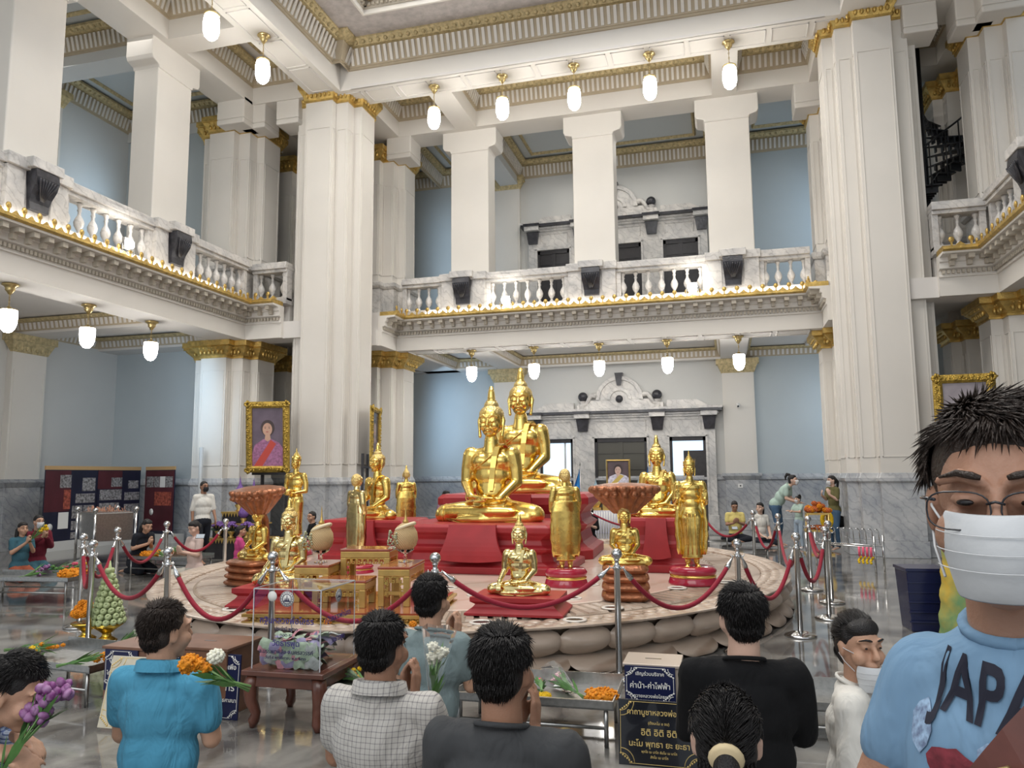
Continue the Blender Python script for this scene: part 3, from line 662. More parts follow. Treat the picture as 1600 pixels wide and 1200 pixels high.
# ------------------------------------------------------------------ golden statues
def gold(name, col, rough, bump=.12, metal=1.0, patch=.25):
    m = bpy.data.materials.new(name); m.use_nodes = True; N, L = nt(m); b = N['Principled BSDF']
    b.inputs['Metallic'].default_value = metal; tc = N.new('ShaderNodeTexCoord')
    n = N.new('ShaderNodeTexNoise'); n.inputs['Scale'].default_value = 5; n.inputs['Detail'].default_value = 5; L.new(tc.outputs['Object'], n.inputs['Vector'])
    r = N.new('ShaderNodeValToRGB'); e = r.color_ramp.elements; e[0].position = .35; e[1].position = .65
    e[0].color = (*[c*(1-patch) for c in col], 1); e[1].color = (*col, 1); L.new(n.outputs['Fac'], r.inputs['Fac']); L.new(r.outputs['Color'], b.inputs['Base Color'])
    mr = N.new('ShaderNodeMapRange'); mr.inputs[3].default_value = rough*.7; mr.inputs[4].default_value = rough*1.6; L.new(n.outputs['Fac'], mr.inputs[0]); L.new(mr.outputs[0], b.inputs['Roughness'])
    n2 = N.new('ShaderNodeTexNoise'); n2.inputs['Scale'].default_value = 9; n2.inputs['Detail'].default_value = 3; L.new(tc.outputs['Object'], n2.inputs['Vector'])
    bp = N.new('ShaderNodeBump'); bp.inputs['Strength'].default_value = bump; bp.inputs['Distance'].default_value = .03; L.new(n2.outputs['Fac'], bp.inputs['Height']); L.new(bp.outputs['Normal'], b.inputs['Normal'])
    return m
M_gold = gold('gold_leaf', (0.93, 0.66, 0.19), .23, .10)
M_goldhair = gold('gold_leaf_curls', (0.84, 0.64, 0.27), .38, .3)
M_goldpale = gold('pale_polished_gold', (0.93, 0.74, 0.34), .16, .10)
def curls_mat():
    m = M_goldhair; N, L = nt(m); b = N['Principled BSDF']; tc = N.new('ShaderNodeTexCoord')
    v = N.new('ShaderNodeTexVoronoi'); v.inputs['Scale'].default_value = 55; L.new(tc.outputs['Object'], v.inputs['Vector'])
    bp = N.new('ShaderNodeBump'); bp.inputs['Strength'].default_value = .9; bp.inputs['Distance'].default_value = .01; bp.invert = True
    L.new(v.outputs['Distance'], bp.inputs['Height']); L.new(bp.outputs['Normal'], b.inputs['Normal'])
curls_mat()
M_redlac = mat('red_lacquer_cloth', (0.34, 0.020, 0.026), 0.45, nscale=6, namt=.15)
M_redshiny = mat('red_glossy_enamel', (0.38, 0.02, 0.05), 0.14, coat=.5)
M_terra = mat('terracotta_bronze', (0.42, 0.16, 0.075), 0.28, .55, nscale=8, namt=.4, bump=.4, bscale=30)
M_goldpaint = mat('gold_painted_wood', (0.62, 0.42, 0.13), 0.3, .55, nscale=10, namt=.2)

def face(B, c, s, lids=True):
    """head with relief features; c = head centre, faces -y, s = head half height scale (1 = .13)"""
    X = lambda x, y, z: (c[0]+x*s, c[1]+y*s, c[2]+z*s)
    E = lambda p, r, rot=None: B.ell(X(*p), tuple(q*s for q in r), rot, 14, 10)
    E((0, .005, .02), (.102, .114, .125)); E((0, -.030, -.055), (.072, .075, .072)); E((0, -.062, -.098), (.034, .034, .026))
    E((0, -.01, .05), (.100, .108, .09))
    B.cap(X(0, -.102, .035), .010*s, X(0, -.128, -.022), .017*s); E((0, -.118, -.028), (.024, .014, .012))
    for k in (-1, 1):
        B.chain([X(k*.012, -.112, .045), X(k*.042, -.108, .062), X(k*.078, -.082, .046)], [.008*s, .009*s, .007*s])
        E((k*.041, -.090, .022), (.032, .022, .024)); B.chain([X(k*.016, -.108, .012), X(k*.042, -.114, .004), X(k*.070, -.092, .014)], [.0065*s]*3)
        E((k*.050, -.062, -.025), (.040, .044, .046))
        B.chain([X(k*.102, .01, .06), X(k*.113, .012, .02), X(k*.108, 0, -.05), X(k*.100, -.008, -.115)], [.014*s, .017*s, .012*s, .015*s])
    B.chain([X(-.030, -.104, -.060), X(-.012, -.118, -.054), X(.012, -.118, -.054), X(.030, -.104, -.060)], [.006*s, .0085*s, .0085*s, .006*s])
    B.chain([X(-.024, -.104, -.073), X(0, -.114, -.075), X(.024, -.104, -.073)], [.006*s, .010*s, .006*s])
def hair_top(c, s, tall=.145, crown=0, voxel=.006):
    """returns (curls mesh, finial mesh)"""
    X = lambda x, y, z: (c[0]+x*s, c[1]+y*s, c[2]+z*s)
    B = Body(); m = B.m
    B.ell(X(0, .018, .075), (.112*s, .118*s, .088*s)); B.ell(X(0, .03, .02), (.108*s, .100*s, .12*s)); B.ell(X(0, .01, .155), (.066*s, .066*s, .055*s))
    F = MB(); z = .185*s
    if crown == 0:
        F.lathe([(.045*s, 0), (.048*s, .012*s), (.036*s, .02*s), (.034*s, .05*s), (.028*s, .09*s), (.017*s, .14*s), (.006*s, (tall-.01)*s), (.0, tall*s)], 14, (c[0], c[1]+.01*s, c[2]+z))
    else:
        F.lathe([(.112*s, -.11*s), (.125*s, -.10*s), (.118*s, -.07*s), (.122*s, -.03*s), (.100*s, 0), (.075*s, .02*s), (.082*s, .035*s), (.055*s, .05*s), (.06*s, .065*s), (.035*s, .08*s), (.04*s, .095*s), (.018*s, .11*s), (.022*s, .125*s), (0, tall*s)], 18, (c[0], c[1]+.015*s, c[2]+z))
        for k in range(9):
            a = pi+pi*(k-4)/5.2-pi/2
            F.add([(c[0]+.118*s*cos(a-.16), c[1]+.015*s+.118*s*sin(a-.16), c[2]+z-.06*s), (c[0]+.118*s*cos(a+.16), c[1]+.015*s+.118*s*sin(a+.16), c[2]+z-.06*s), (c[0]+.132*s*cos(a), c[1]+.015*s+.132*s*sin(a), c[2]+z+(.05 if k != 4 else .09)*s)], [(0, 1, 2)])
    return B.bake(voxel, 2, M_goldhair, 'curls'), F.mesh('finial', M_gold)
def two_part(B, hc, hs, voxel, mtl, sm):
    # neck, head and torso are fused; the torso is polished smoother than the face
    a = B.bake(voxel, sm, mtl, 'torso'); F = Body(); face(F, hc, hs); F.cap((hc[0], hc[1]+.01, hc[2]-.05), .05*hs, (hc[0], hc[1]+.008, hc[2]-.16*hs), .052*hs); b = F.bake(voxel*.62, 2, mtl, 'head')
    bm = bmesh.new(); bm.from_mesh(a); bm.from_mesh(b); me = bpy.data.meshes.new('body'); bm.to_mesh(me); bm.free(); me.materials.append(mtl)
    bpy.data.meshes.remove(a); bpy.data.meshes.remove(b); return me
def seated_mesh(gest, mtl, voxel=.0085):
    B = Body()
    B.ell((0, .02, .16), (.20, .15, .12)); B.ell((0, .0, .30), (.150, .105, .18)); B.ell((0, -.03, .27), (.12, .085, .10))
    B.ell((0, .0, .44), (.170, .110, .15)); B.ell((0, .0, .54), (.205, .115, .12)); B.ell((-.085, -.055, .56), (.085, .06, .07)); B.ell((.085, -.055, .56), (.085, .06, .07))
    B.cap((0, .01, .635), .062, (-.185, 0, .605), .064); B.cap((0, .01, .635), .062, (.185, 0, .605), .064); B.cap((0, .005, .62), .085, (0, -.005, .76), .062); B.ell((0, .02, .62), (.13, .08, .075))
    for k in range(3): B.m.lathe([(.058, 0), (.068, .008), (.058, .016)], 16, (0, -.005, .685+.026*k), cap=False)
    L = lambda s, pts, rs: B.chain([(s*x, y, z) for x, y, z in pts], rs)
    for s in (-1, 1): L(s, [(.190, 0, .615), (.218, .0, .50), (.232, -.01, .37)], [.078, .066, .054])
    B.cap((.232, -.01, .37), .054, (.13, -.19, .235), .034)
    B.cap((.13, -.19, .235), .032, (-.02, -.235, .205), .026, .7)
    for i in range(4): B.cap((.02, -.215-.016*i, .215), .0125, (-.085, -.215-.018*i, .212), .010)
    if gest == 0:
        B.cap((-.232, -.01, .37), .050, (-.13, -.20, .255), .034); B.cap((-.13, -.20, .255), .032, (.02, -.24, .235), .026, .7)
        for i in range(4): B.cap((-.02, -.22-.016*i, .243), .0125, (.09, -.22-.018*i, .238), .010)
        B.cap((-.02, -.20, .25), .012, (0, -.215, .275), .010); B.cap((.02, -.20, .25), .012, (0, -.215, .275), .010)
    else:
        B.cap((-.232, -.01, .37), .050, (-.275, -.17, .235), .036); B.cap((-.285, -.17, .235), .034, (-.28, -.225, .175), .032, .7)
        for i in range(4): B.chain([(-.31+.02*i, -.235, .175), (-.31+.021*i, -.268, .13), (-.31+.021*i, -.275, .075+.008*abs(i-1.5))], [.0125, .011, .009])
    # legs, soles up
    B.cap((-.12, .02, .11), .115, (-.40, -.09, .095), .090); B.cap((.12, .02, .11), .115, (.40, -.09, .095), .090)
    B.ell((-.41, -.08, .09), (.09, .10, .082)); B.ell((.41, -.08, .09), (.09, .10, .082))
    B.cap((.40, -.10, .065), .068, (-.02, -.25, .06), .052); B.cap((-.02, -.25, .06), .05, (-.22, -.235, .055), .038)
    B.cap((-.40, -.10, .10), .07, (.05, -.245, .125), .052); B.cap((.05, -.245, .125), .048, (.24, -.215, .125), .036)
    for i in range(5): B.cap((.235, -.25+.018*i, .125), .013, (.28, -.25+.018*i, .13), .010)
    B.ell((0, -.06, .07), (.36, .18, .07))
    me = two_part(B, (0, -.012, .90), 1.02, voxel, mtl, 6)
    # robe: hem over the chest, shoulder sash, cuffs
    R = MB()
    R.tube([(.10, -.035, .685), (.05, -.10, .63), (-.03, -.122, .56), (-.11, -.12, .50), (-.185, -.05, .455), (-.17, .05, .44)], [.006]*6, 6)
    vs = []; fs = []
    pts = [(.12, .075, .675), (.10, .0, .705), (.075, -.07, .675), (.062, -.117, .60), (.05, -.128, .50), (.04, -.128, .40), (.032, -.142, .30)]
    for i, p in enumerate(pts):
        for q in (-.024, .024):
            for dy in (0, .012): vs.append((p[0]+q, p[1]-.012+dy, p[2]+(.012-dy if i < 3 else 0)))
    for i in range(len(pts)-1):
        a = 4*i; b = a+4; fs += [(a, a+2, b+2, b), (a+1, b+1, b+3, a+3), (a, b, b+1, a+1), (a+2, a+3, b+3, b+2)]
    fs += [(0, 1, 3, 2)]; R.add(vs, fs)
    for s in ((1,) if gest else (1, -1)): R.tube([(s*.16+.028*cos(t), -.165+.036*sin(t)*.6, .255+.042*sin(t)) for t in [2*pi*k/12 for k in range(13)]], .006, 6)
    R.tube([(-.40+.0*k, -.085+.098*cos(t), .09+.092*sin(t)) for k, t in enumerate([pi*.1+pi*1.2*q/14 for q in range(15)])], .006, 6)
    for q in range(2): R.tube([(.39, -.16, .045+.02*q), (.1, -.27, .02+.05*q), (-.2, -.29, .03+.03*q), (-.36, -.2, .06)], .006, 6)
    return me, R.mesh('robe', mtl)
_st = {}
def seated(label, loc, rz, scale, gest=0, mtl=None, hood=False, parent=None, crown=0):
    mtl = mtl or M_gold; k = (gest, mtl.name)
    if k not in _st: _st[k] = seated_mesh(gest, mtl)
    if ('h', crown) not in _st: _st[('h', crown)] = hair_top((0, -.012, .90), 1.02, .145 if not crown else .15, crown)
    t = empty('seated_buddha_statue', loc, rz, label, 'statue', None, scale)
    link('body', _st[k][0], None, t); link('robe', _st[k][1], None, t)
    link('curled_hair', _st[('h', crown)][0], None, t); link('flame_finial' if not crown else 'crown', _st[('h', crown)][1], None, t)
    return t
def standing_mesh(pose, mtl, voxel=.0085):
    """unit: total height to the head top about 1.62; pose 0 both palms raised, 1 hands low holding bowl, 2 robe wrapped"""
    B = Body()
    for s in (-1, 1):
        B.cap((s*.085, 0, .78), .095, (s*.075, 0, .42), .07); B.cap((s*.075, 0, .42), .066, (s*.07, .01, .08), .045)
        B.cap((s*.07, .03, .035), .036, (s*.085, -.10, .025), .032)
        for i in range(5): B.cap((s*(.062+.014*i), -.12, .02), .012, (s*(.064+.015*i), -.155+.006*i, .018), .010)
    B.ell((0, 0, .84), (.165, .115, .13)); B.ell((0, 0, 1.0), (.145, .095, .14)); B.ell((0, 0, 1.15), (.17, .10, .14)); B.ell((0, 0, 1.25), (.175, .10, .09))
    B.cap((0, .01, 1.33), .055, (-.165, 0, 1.295), .058); B.cap((0, .01, 1.33), .055, (.165, 0, 1.295), .058); B.ell((0, .01, 1.31), (.12, .07, .07)); B.cap((0, .005, 1.3), .07, (0, -.005, 1.43), .05)
    for k in range(3): B.m.lathe([(.05, 0), (.058, .007), (.05, .014)], 16, (0, -.005, 1.365+.022*k), cap=False)
    if pose == 0:
        for s in (-1, 1):
            B.chain([(s*.19, 0, 1.30), (s*.225, .01, 1.15), (s*.235, 0, 1.02)], [.066, .058, .050]); B.cap((s*.235, 0, 1.02), .042, (s*.215, -.17, 1.08), .03)
            hand(B, (s*.215, -.17, 1.08), (0, -.15, 1), (0, 1, 0), s, .17, .05, .04)
    elif pose == 1:
        for s in (-1, 1):
            B.chain([(s*.19, 0, 1.30), (s*.235, .01, 1.14), (s*.245, 0, .99)], [.062, .052, .044]); B.cap((s*.245, 0, .99), .042, (s*.14, -.19, .96), .03)
            hand(B, (s*.14, -.19, .96), (-s*.8, -.5, 0), (0, -.3, -1), -s, .16, .25, .04)
    else:
        for s in (-1, 1):
            B.chain([(s*.19, 0, 1.30), (s*.225, .0, 1.12), (s*.225, -.03, .97)], [.066, .058, .05]); B.cap((s*.225, -.03, .97), .048, (s*.04, -.16, 1.05), .036)
            hand(B, (s*.05, -.16, 1.05), (-s, -.05, .5), (0, -1, 0), -s, .15, .1, .02)
    # long robe: flat tapered shell hugging the legs
    B.m.tube([(0, .005, .98), (0, .005, .86), (0, .005, .6), (0, .005, .35), (0, .005, .16), (0, .005, .14)], [.125, .165, .165, .15, .165, .16], 28, flat=.68, nrm=(0, 1, 0))
    if pose != 1: B.m.tube([(0, .03, 1.12), (0, .03, .95), (0, .03, .7), (0, .03, .4), (0, .03, .24), (0, .03, .225)], [.20, .245, .25, .235, .215, .20], 32, flat=.36, nrm=(0, 1, 0))
    me = two_part(B, (0, -.012, 1.535), .80, voxel, mtl, 5)
    R = MB()
    for s in (-1, 1):      # side drapery of the outer robe falling from the arms
        vs = []; n = 9
        for i in range(n):
            z = 1.0-.80*i/(n-1); x = s*(.20+.035*sin(i*.4)+.012*(i % 2)); w = .05+.012*(i % 2)
            vs += [(x, -.07, z), (x+s*.022, -.02, z), (x+s*.012, w, z), (x-s*.05, w+.01, z), (x-s*.06, -.03, z)]
        fs = [(i*5+j, i*5+(j+1) % 5, (i+1)*5+(j+1) % 5, (i+1)*5+j) for i in range(n-1) for j in range(5)]+[(0, 1, 2, 3, 4), tuple(range(5*n-5, 5*n))]
        if pose != 1: R.add(vs, fs, True)
    R.tube([(.07, -.075, 1.36), (.0, -.115, 1.28), (-.10, -.115, 1.2), (-.165, -.05, 1.13)], .007, 6)
    if pose == 1: R.lathe([(.0, -.09), (.05, -.088), (.085, -.05), (.095, 0), (.085, .03), (.06, .04), (.055, .035), (.0, .03)], 20, (0, -.235, 1.0))
    for q in (-.06, 0, .06): R.tube([(q, -.112-.004, .84), (q*1.1, -.118, .5), (q*1.2, -.118, .2)], .006, 6)
    R.m = None
    return me, R.mesh('robe', mtl)
def standing(label, loc, rz, scale, pose=0, mtl=None, crown=1):
    mtl = mtl or M_gold; k = ('s', pose, mtl.name)
    if k not in _st: _st[k] = standing_mesh(pose, mtl)
    if ('sh', crown) not in _st: _st[('sh', crown)] = hair_top((0, -.012, 1.535), .80, .22 if crown else .15, crown)
    t = empty('standing_buddha_statue' if crown != 2 else 'standing_monk_statue', loc, rz, label, 'statue', None, scale)
    link('body', _st[k][0], None, t); link('robe', _st[k][1], None, t)
    if crown == 2:
        B = Body(); B.ell((0, .006, 1.565), (.093, .098, .098)); B.ell((0, .03, 1.53), (.088, .08, .10)); link('curled_hair', B.bake(.006, 2, M_goldhair, 'curls'), None, t)
    else:
        link('curled_hair', _st[('sh', crown)][0], None, t); link('crown' if crown else 'flame_finial', _st[('sh', crown)][1], None, t)
    return t

# ------------------------------------------------------------------ lotus platform
ECX, ECY, ERX, ERY, PZ = -3.3, 10.6, 4.05, 4.75, 0.40
def plat_mat(nm, a, b, c, rough=.12):
    return marble(nm, a, b, c, .8, rough, .7, 6)
M_plat = plat_mat('pink_cream_marble', (.74, .62, .53), (.86, .8, .76), (.66, .52, .43), .10)
M_petal = plat_mat('beige_carved_marble', (.52, .42, .34), (.6, .52, .46), (.36, .28, .22), .28)
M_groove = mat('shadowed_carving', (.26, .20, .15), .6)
pt = empty('lotus_platform', (ECX, ECY, 0), 0, 'large oval pink marble platform with lotus petal rim carrying all the golden statues', 'platform')
def ering(o): return [((ERX+o)*cos(2*pi*i/120), (ERY+o)*sin(2*pi*i/120)) for i in range(120)]
def eloft(rings, name, m_, par, capt=True):
    B = MB(); vs = []; n = 120
    for o, z in rings: vs += [(x, y, z) for x, y in ering(o)]
    fs = [(k*n+i, k*n+(i+1) % n, (k+1)*n+(i+1) % n, (k+1)*n+i) for k in range(len(rings)-1) for i in range(n)]
    if capt: fs.append(tuple(range((len(rings)-1)*n, len(rings)*n)))
    B.add(vs, fs, False); return B.build(name, m_, par)
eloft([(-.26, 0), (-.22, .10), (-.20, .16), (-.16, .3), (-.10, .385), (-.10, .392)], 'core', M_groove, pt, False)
eloft([(-.04, .375), (.0, .385), (.0, PZ), (-.02, PZ+.004), (-.2, PZ-.004), (-.26, PZ-.02), (-.5, PZ-.02)], 'petal_rim', M_petal, pt, False)
eloft([(-.98, PZ-.022), (-.98, PZ), (-1.0, PZ+.004)], 'top_slab', M_plat, pt, True)
m = MB(); N_ = 108
def ept(a, o, z): return ((ERX+o)*cos(a), (ERY+o)*sin(a), z)
for i in range(180):      # small radiating grooves of the carved ring
    a = 2*pi*i/180; da = .35*2*pi/180
    m.add([ept(a-da, -.50, PZ-.02), ept(a+da, -.50, PZ-.02), ept(a+da, -.95, PZ-.02), ept(a-da, -.95, PZ-.02), ept(a-da*.8, -.52, PZ+.0), ept(a+da*.8, -.52, PZ+.0), ept(a+da*.8, -.93, PZ+.0), ept(a-da*.8, -.93, PZ+.0)], [(4, 5, 6, 7), (0, 1, 5, 4), (1, 2, 6, 5), (2, 3, 7, 6), (3, 0, 4, 7)])
m.build('carved_stamen_ring', M_petal, pt)
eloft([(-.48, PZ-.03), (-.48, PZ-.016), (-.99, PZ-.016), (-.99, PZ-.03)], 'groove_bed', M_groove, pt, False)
m = MB()
for ring, (o, r) in enumerate(((-.30, .06), (-.19, .06), (-.08, .055))):
    nn = 170
    for i in range(nn):
        a = 2*pi*(i+.5*(ring % 2))/nn; p = ept(a, o, PZ-.012); m.ball(p, 1, 8, 5, (r*1.25, r*1.25, .022))
m.build('carved_pearls', M_petal, pt)
upet = None
for row, (npet, wd) in enumerate(((56, .235), (48, .275))):
    pm = MB(); 
    if row == 0:       # upper petals: bulging, leaning outward
        prof = [(0, .03, .17), (.09, .085, .16), (.15, .12, .20), (.17, .11, .27), (.15, .07, .33), (.10, .02, .375)]
    n = 12; vs = []; fs = []; K = 8
    for q in range(K+1):
        t = q/K
        if row == 0: z = .125+.245*t; out = -.17+.09*t+.03*sin(pi*t); hw = wd*.5*max(0.0, 1-abs(2*t-1.05)**2.6*.8)**.5; bul = .10*sin(pi*min(1, t*1.02))
        else: z = .135-.125*t; out = -.20+.20*t+.03*sin(pi*t); hw = wd*.5*(sqrt(max(0.02, 1-t**3*.75))); bul = .05*sin(pi*t*.9)
        for j in range(n+1):
            u = 2*j/n-1; vs.append((u*hw*1.06, out+bul*sqrt(max(0, 1-u*u)), z))
    for q in range(K):
        for j in range(n): fs.append((q*(n+1)+j, q*(n+1)+j+1, (q+1)*(n+1)+j+1, (q+1)*(n+1)+j))
    pm.add(vs, fs, True); me = pm.mesh('petal', M_petal)
    for i in range(npet):
        a = 2*pi*(i+.5*row)/npet
        # only what can be seen from the hall side
        if sin(a) > .80: continue
        nx, ny = cos(a)/ERX, sin(a)/ERY; ll = sqrt(nx*nx+ny*ny); nx /= ll; ny /= ll
        per = sqrt((ERX*sin(a))**2+(ERY*cos(a))**2)*2*pi/npet
        o = link('lotus_petal', me, None, pt); o.location = (ERX*cos(a), ERY*sin(a), 0); o.rotation_euler = (0, 0, atan2(ny, nx)-pi/2); o.scale = (per/wd*.98, 1, 1)

def pedestal(label, c, w, d, h, kind, rz=0.0, m_=None, z=PZ):
    t = empty('statue_pedestal', (c[0], c[1], z+.004), rz, label, 'pedestal')
    P = [(1.0, 0), (1.0, .14), (.93, .18), (.86, .26), (.84, .40), (.90, .46), (.93, .52), (.86, .58), (.84, .68), (.90, .78), (.95, .84), (.95, .94), (.90, 1.0)]
    m = MB()
    if kind == 'box':
        def rr(s): 
            a, b = w/2*s, d/2*s; q = .07*min(w, d); return [(-a+q, -b), (a-q, -b), (a, -b+q), (a, b-q), (a-q, b), (-a+q, b), (-a, b-q), (-a, -b+q)]
        vs = []; 
        for s, zz in P: vs += [(x, y, zz*h) for x, y in rr(s)]
        n = 8; fs = [(k*n+i, k*n+(i+1) % n, (k+1)*n+(i+1) % n, (k+1)*n+i) for k in range(len(P)-1) for i in range(n)]+[tuple(range((len(P)-1)*n, len(P)*n)), tuple(range(n))[::-1]]
        m.add(vs, fs); m.build('body', m_ or M_redlac, t, .01)
        if h > .35:
            q = MB(); vs = []; K = 8; n = 10; fs = []
            for k in range(K+1):
                tt = k/K; hw = w*(.135+.06*tt**2); zz = h*(1.0-.70*tt); yy = -d/2*(.97+.10*sin(tt*pi/2))
                for j in range(n+1):
                    u = 2*j/n-1; vs.append((u*hw, yy-.03, zz-(.05*h*(1-u*u) if k == K else 0)))
                    vs.append((u*hw, yy+.02, zz-(.05*h*(1-u*u) if k == K else 0)))
            R_ = 2*(n+1)
            for k in range(K):
                for j in range(n): a = k*R_+2*j; fs += [(a, a+2, a+2+R_, a+R_), (a+1, a+1+R_, a+3+R_, a+3)]
                for a in (k*R_, k*R_+2*n): fs.append((a, a+R_, a+R_+1, a+1))
            for j in range(n): a = K*R_+2*j; fs.append((a, a+2, a+3, a+1)); a = 2*j; fs.append((a, a+1, a+3, a+2))
            q.add(vs, fs); q.build('hanging_apron', m_ or M_redlac, t)
    elif kind == 'low':
        for s0, z0, s1, z1 in ((1.0, 0, 1.0, .12), (1.0, .12, .84, .42), (.84, .42, .80, .55), (.80, .55, .90, .70), (.90, .70, .90, .92)):
            vs = []
            for s, zz in ((s0, z0), (s1, z1)): vs += [(-w/2*s, -d/2*s, zz*h), (w/2*s, -d/2*s, zz*h), (w/2*s, d/2*s, zz*h), (-w/2*s, d/2*s, zz*h)]
            m.add(vs, [(0, 1, 5, 4), (1, 2, 6, 5), (2, 3, 7, 6), (3, 0, 4, 7)]+([(4, 5, 6, 7)] if z1 > .9 else []))
        m.build('body', m_ or M_redlac, t)
    elif kind == 'round':
        m.lathe([(w/2, 0), (w/2, .10*h), (w/2*.93, .36*h), (w/2*.90, .42*h)], 32, sy=d/w); m.build('foot_ring', M_redshiny, t)
        m = MB(); m.lathe([(w/2*.90, .40*h), (w/2*.93, .44*h), (w/2*.93, .52*h), (w/2*.89, .56*h)], 32, sy=d/w, cap=False); m.build('gold_band', M_gold, t)
        m = MB(); m.lathe([(w/2*.88, .54*h), (w/2*.94, .64*h), (w/2*.96, .80*h), (w/2*.88, .95*h), (w/2*.82, h), (0, h)], 32, sy=d/w); m.build('cushion', M_redshiny, t)
    elif kind == 'coils':
        n = 4
        for k in range(n):
            q = MB(); hh = h/n; s = 1-.02*k
            prof = [(-.06*w, k*hh)] + [(w/2*.14*sin(pi*j/8), k*hh+hh*j/8) for j in range(9)]
            pts = []
            for j in range(28):
                a = 2*pi*j/28; ca, sa = cos(a), sin(a); e = .32
                pts.append((w/2*.86*s*math.copysign(abs(ca)**e, ca), d/2*.86*s*math.copysign(abs(sa)**e, sa)))
            q.sweep(pts, [(w/2*.16*sin(pi*j/8), k*hh+hh*j/8) for j in range(9)], closed=True)
            q.prism(pts, k*hh+.002, (k+1)*hh-.002)
            q.build('snake_coil', M_terra, t)
    return t
def naga_hood(label, parent_loc, rz, s, tilt=0.0):
    """broad fluted serpent canopy spreading above the head, with seven small heads along its front rim"""
    t = empty('serpent_hood', parent_loc, rz, label, 'statue canopy', None, s)
    B = Body()
    B.chain([(0, .17, .10), (0, .20, .5), (0, .19, .85), (0, .12, 1.0)], [.09, .10, .12, .14], .6, nrm=(0, 1, 0))
    B.m.lathe([(0, 1.0), (.16, .98), (.30, 1.06), (.50, 1.26), (.66, 1.45), (.72, 1.53), (.68, 1.58), (.40, 1.63), (0, 1.65)], 32, (0, .06, 0), sy=.72)
    for k in range(16):
        a = 2*pi*k/16; B.ell((.64*cos(a), .06+.46*sin(a), 1.50), (.13, .11, .09)); B.cap((.22*cos(a), .06+.16*sin(a), 1.04), .05, (.58*cos(a), .06+.42*sin(a), 1.40), .075)
    for k in range(-3, 4):
        a = -pi/2+k*.30; B.ell((.66*cos(a), .06+.50*sin(a), 1.40), (.065, .08, .06)); B.ell((.68*cos(a), .06+.54*sin(a), 1.53), (.05, .05, .05))
    me = B.bake(.016, 2, M_terra, 'hood'); me.transform(Matrix.Rotation(tilt, 4, 'X')); me.name = 'hood'
    link('hood', me, None, t); return t
# ------------------------------------------------------------------ statues in place
def X(px, y, yy=850): return onY(px, yy, y).x
def place_seated(label, px, Y, seat, scale, rz, gest, pk, pw, pd, plabel, mtl=None, prz=None, pm=None):
    x = X(px, Y); h = seat-PZ
    pedestal(plabel, (x, Y), pw, pd, h, pk, prz if prz is not None else rz, pm)
    return seated(label, (x, Y+.02*scale, seat-.03*scale), rz, scale, gest, mtl)
place_seated('large golden seated statue in front, hands in its lap, on the wide red base', 768, 10.35, 1.02, 1.57, 0, 0, 'box', 2.35, 1.7, 'wide red stepped base with hanging apron under the front large golden statue')
place_seated('larger golden seated statue directly behind the front one, highest flame of all', 815, 12.25, 1.36, 1.72, 0.05, 0, 'box', 2.5, 1.8, 'tall red base under the rear large golden statue')
place_seated('small pale gold seated statue at the front edge, touching its knee', 811, 7.05, .57, .60, 0.05, 1, 'low', .90, .60, 'low red two-stepped base under the small pale gold statue at the front edge', M_goldpale)
place_seated('golden seated statue sheltered by the round brown serpent hood, on coils, right side', 976, 7.98, .75, .545, 0.14, 0, 'coils', .48, .5, 'brown coiled serpent base under the right hooded statue')
naga_hood('brown many-headed serpent hood over the right small golden statue', (X(976, 7.98), 8.06, .76), 0.14, .49)
place_seated('golden seated statue with pointed flame on the tall red base, right of the hooded one', 1030, 10.5, 1.09, .90, 0.0, 1, 'box', .95, .8, 'tall red base with apron under the right seated golden statue')
place_seated('golden seated statue on brown coils at the left, in front of the tilted serpent hood', 402, 8.1, .70, .58, -0.35, 0, 'coils', .58, .6, 'brown coiled serpent base under the left hooded statue')
naga_hood('brown many-headed serpent hood over the left golden statue', (X(402, 8.1), 8.17, .70), -0.45, .52, .12)
place_seated('pale golden seated statue behind the clear donation box, touching its knee', 450, 6.95, .60, .70, 0.1, 1, 'low', .95, .66, 'low red base behind the clear donation box', M_goldpale)
place_seated('golden seated statue turned left with tall flame, behind the gilt tables', 588, 11.1, 1.0, .98, -0.42, 1, 'box', 1.5, 1.05, 'broad red base of the left-turned golden statue behind the gilt tables', None, 0.0)
def place_standing(label, px, Y, foot, scale, rz, pose, crown, pw, pd, plabel, mtl=None, kind='round'):
    x = X(px, Y); h = foot-PZ
    if h > .02: pedestal(plabel, (x, Y), pw, pd, h, kind, 0)
    return standing(label, (x, Y, foot-.012*scale), rz, scale, pose, mtl, crown)
place_standing('golden standing crowned statue at the right, both palms raised', 1081, 9.2, .60, .72, 0.12, 0, 1, .56, .5, 'red and gold oval base under the right crowned standing statue')
place_standing('golden standing crowned statue at the left holding a bowl', 460, 11.3, .62, .82, -0.12, 1, 1, .6, .6, 'red oval base under the left crowned standing statue')
place_standing('golden standing monk seen from behind, right of the large statues', 884, 8.75, .60, .68, 3.55, 2, 2, .50, .45, 'red and gold oval base under the golden monk seen from behind', M_gold)
place_standing('silvery gold standing monk seen from behind, left of the gilt jar tables', 556, 9.4, .50, .72, 2.6, 2, 2, .5, .45, 'red oval base under the silvery gold standing monk', M_goldpale)
place_standing('small golden standing statue behind the right wicker jar', 634, 13.2, .60, .70, 3.6, 2, 0, .5, .5, 'red oval base under the small golden standing statue')

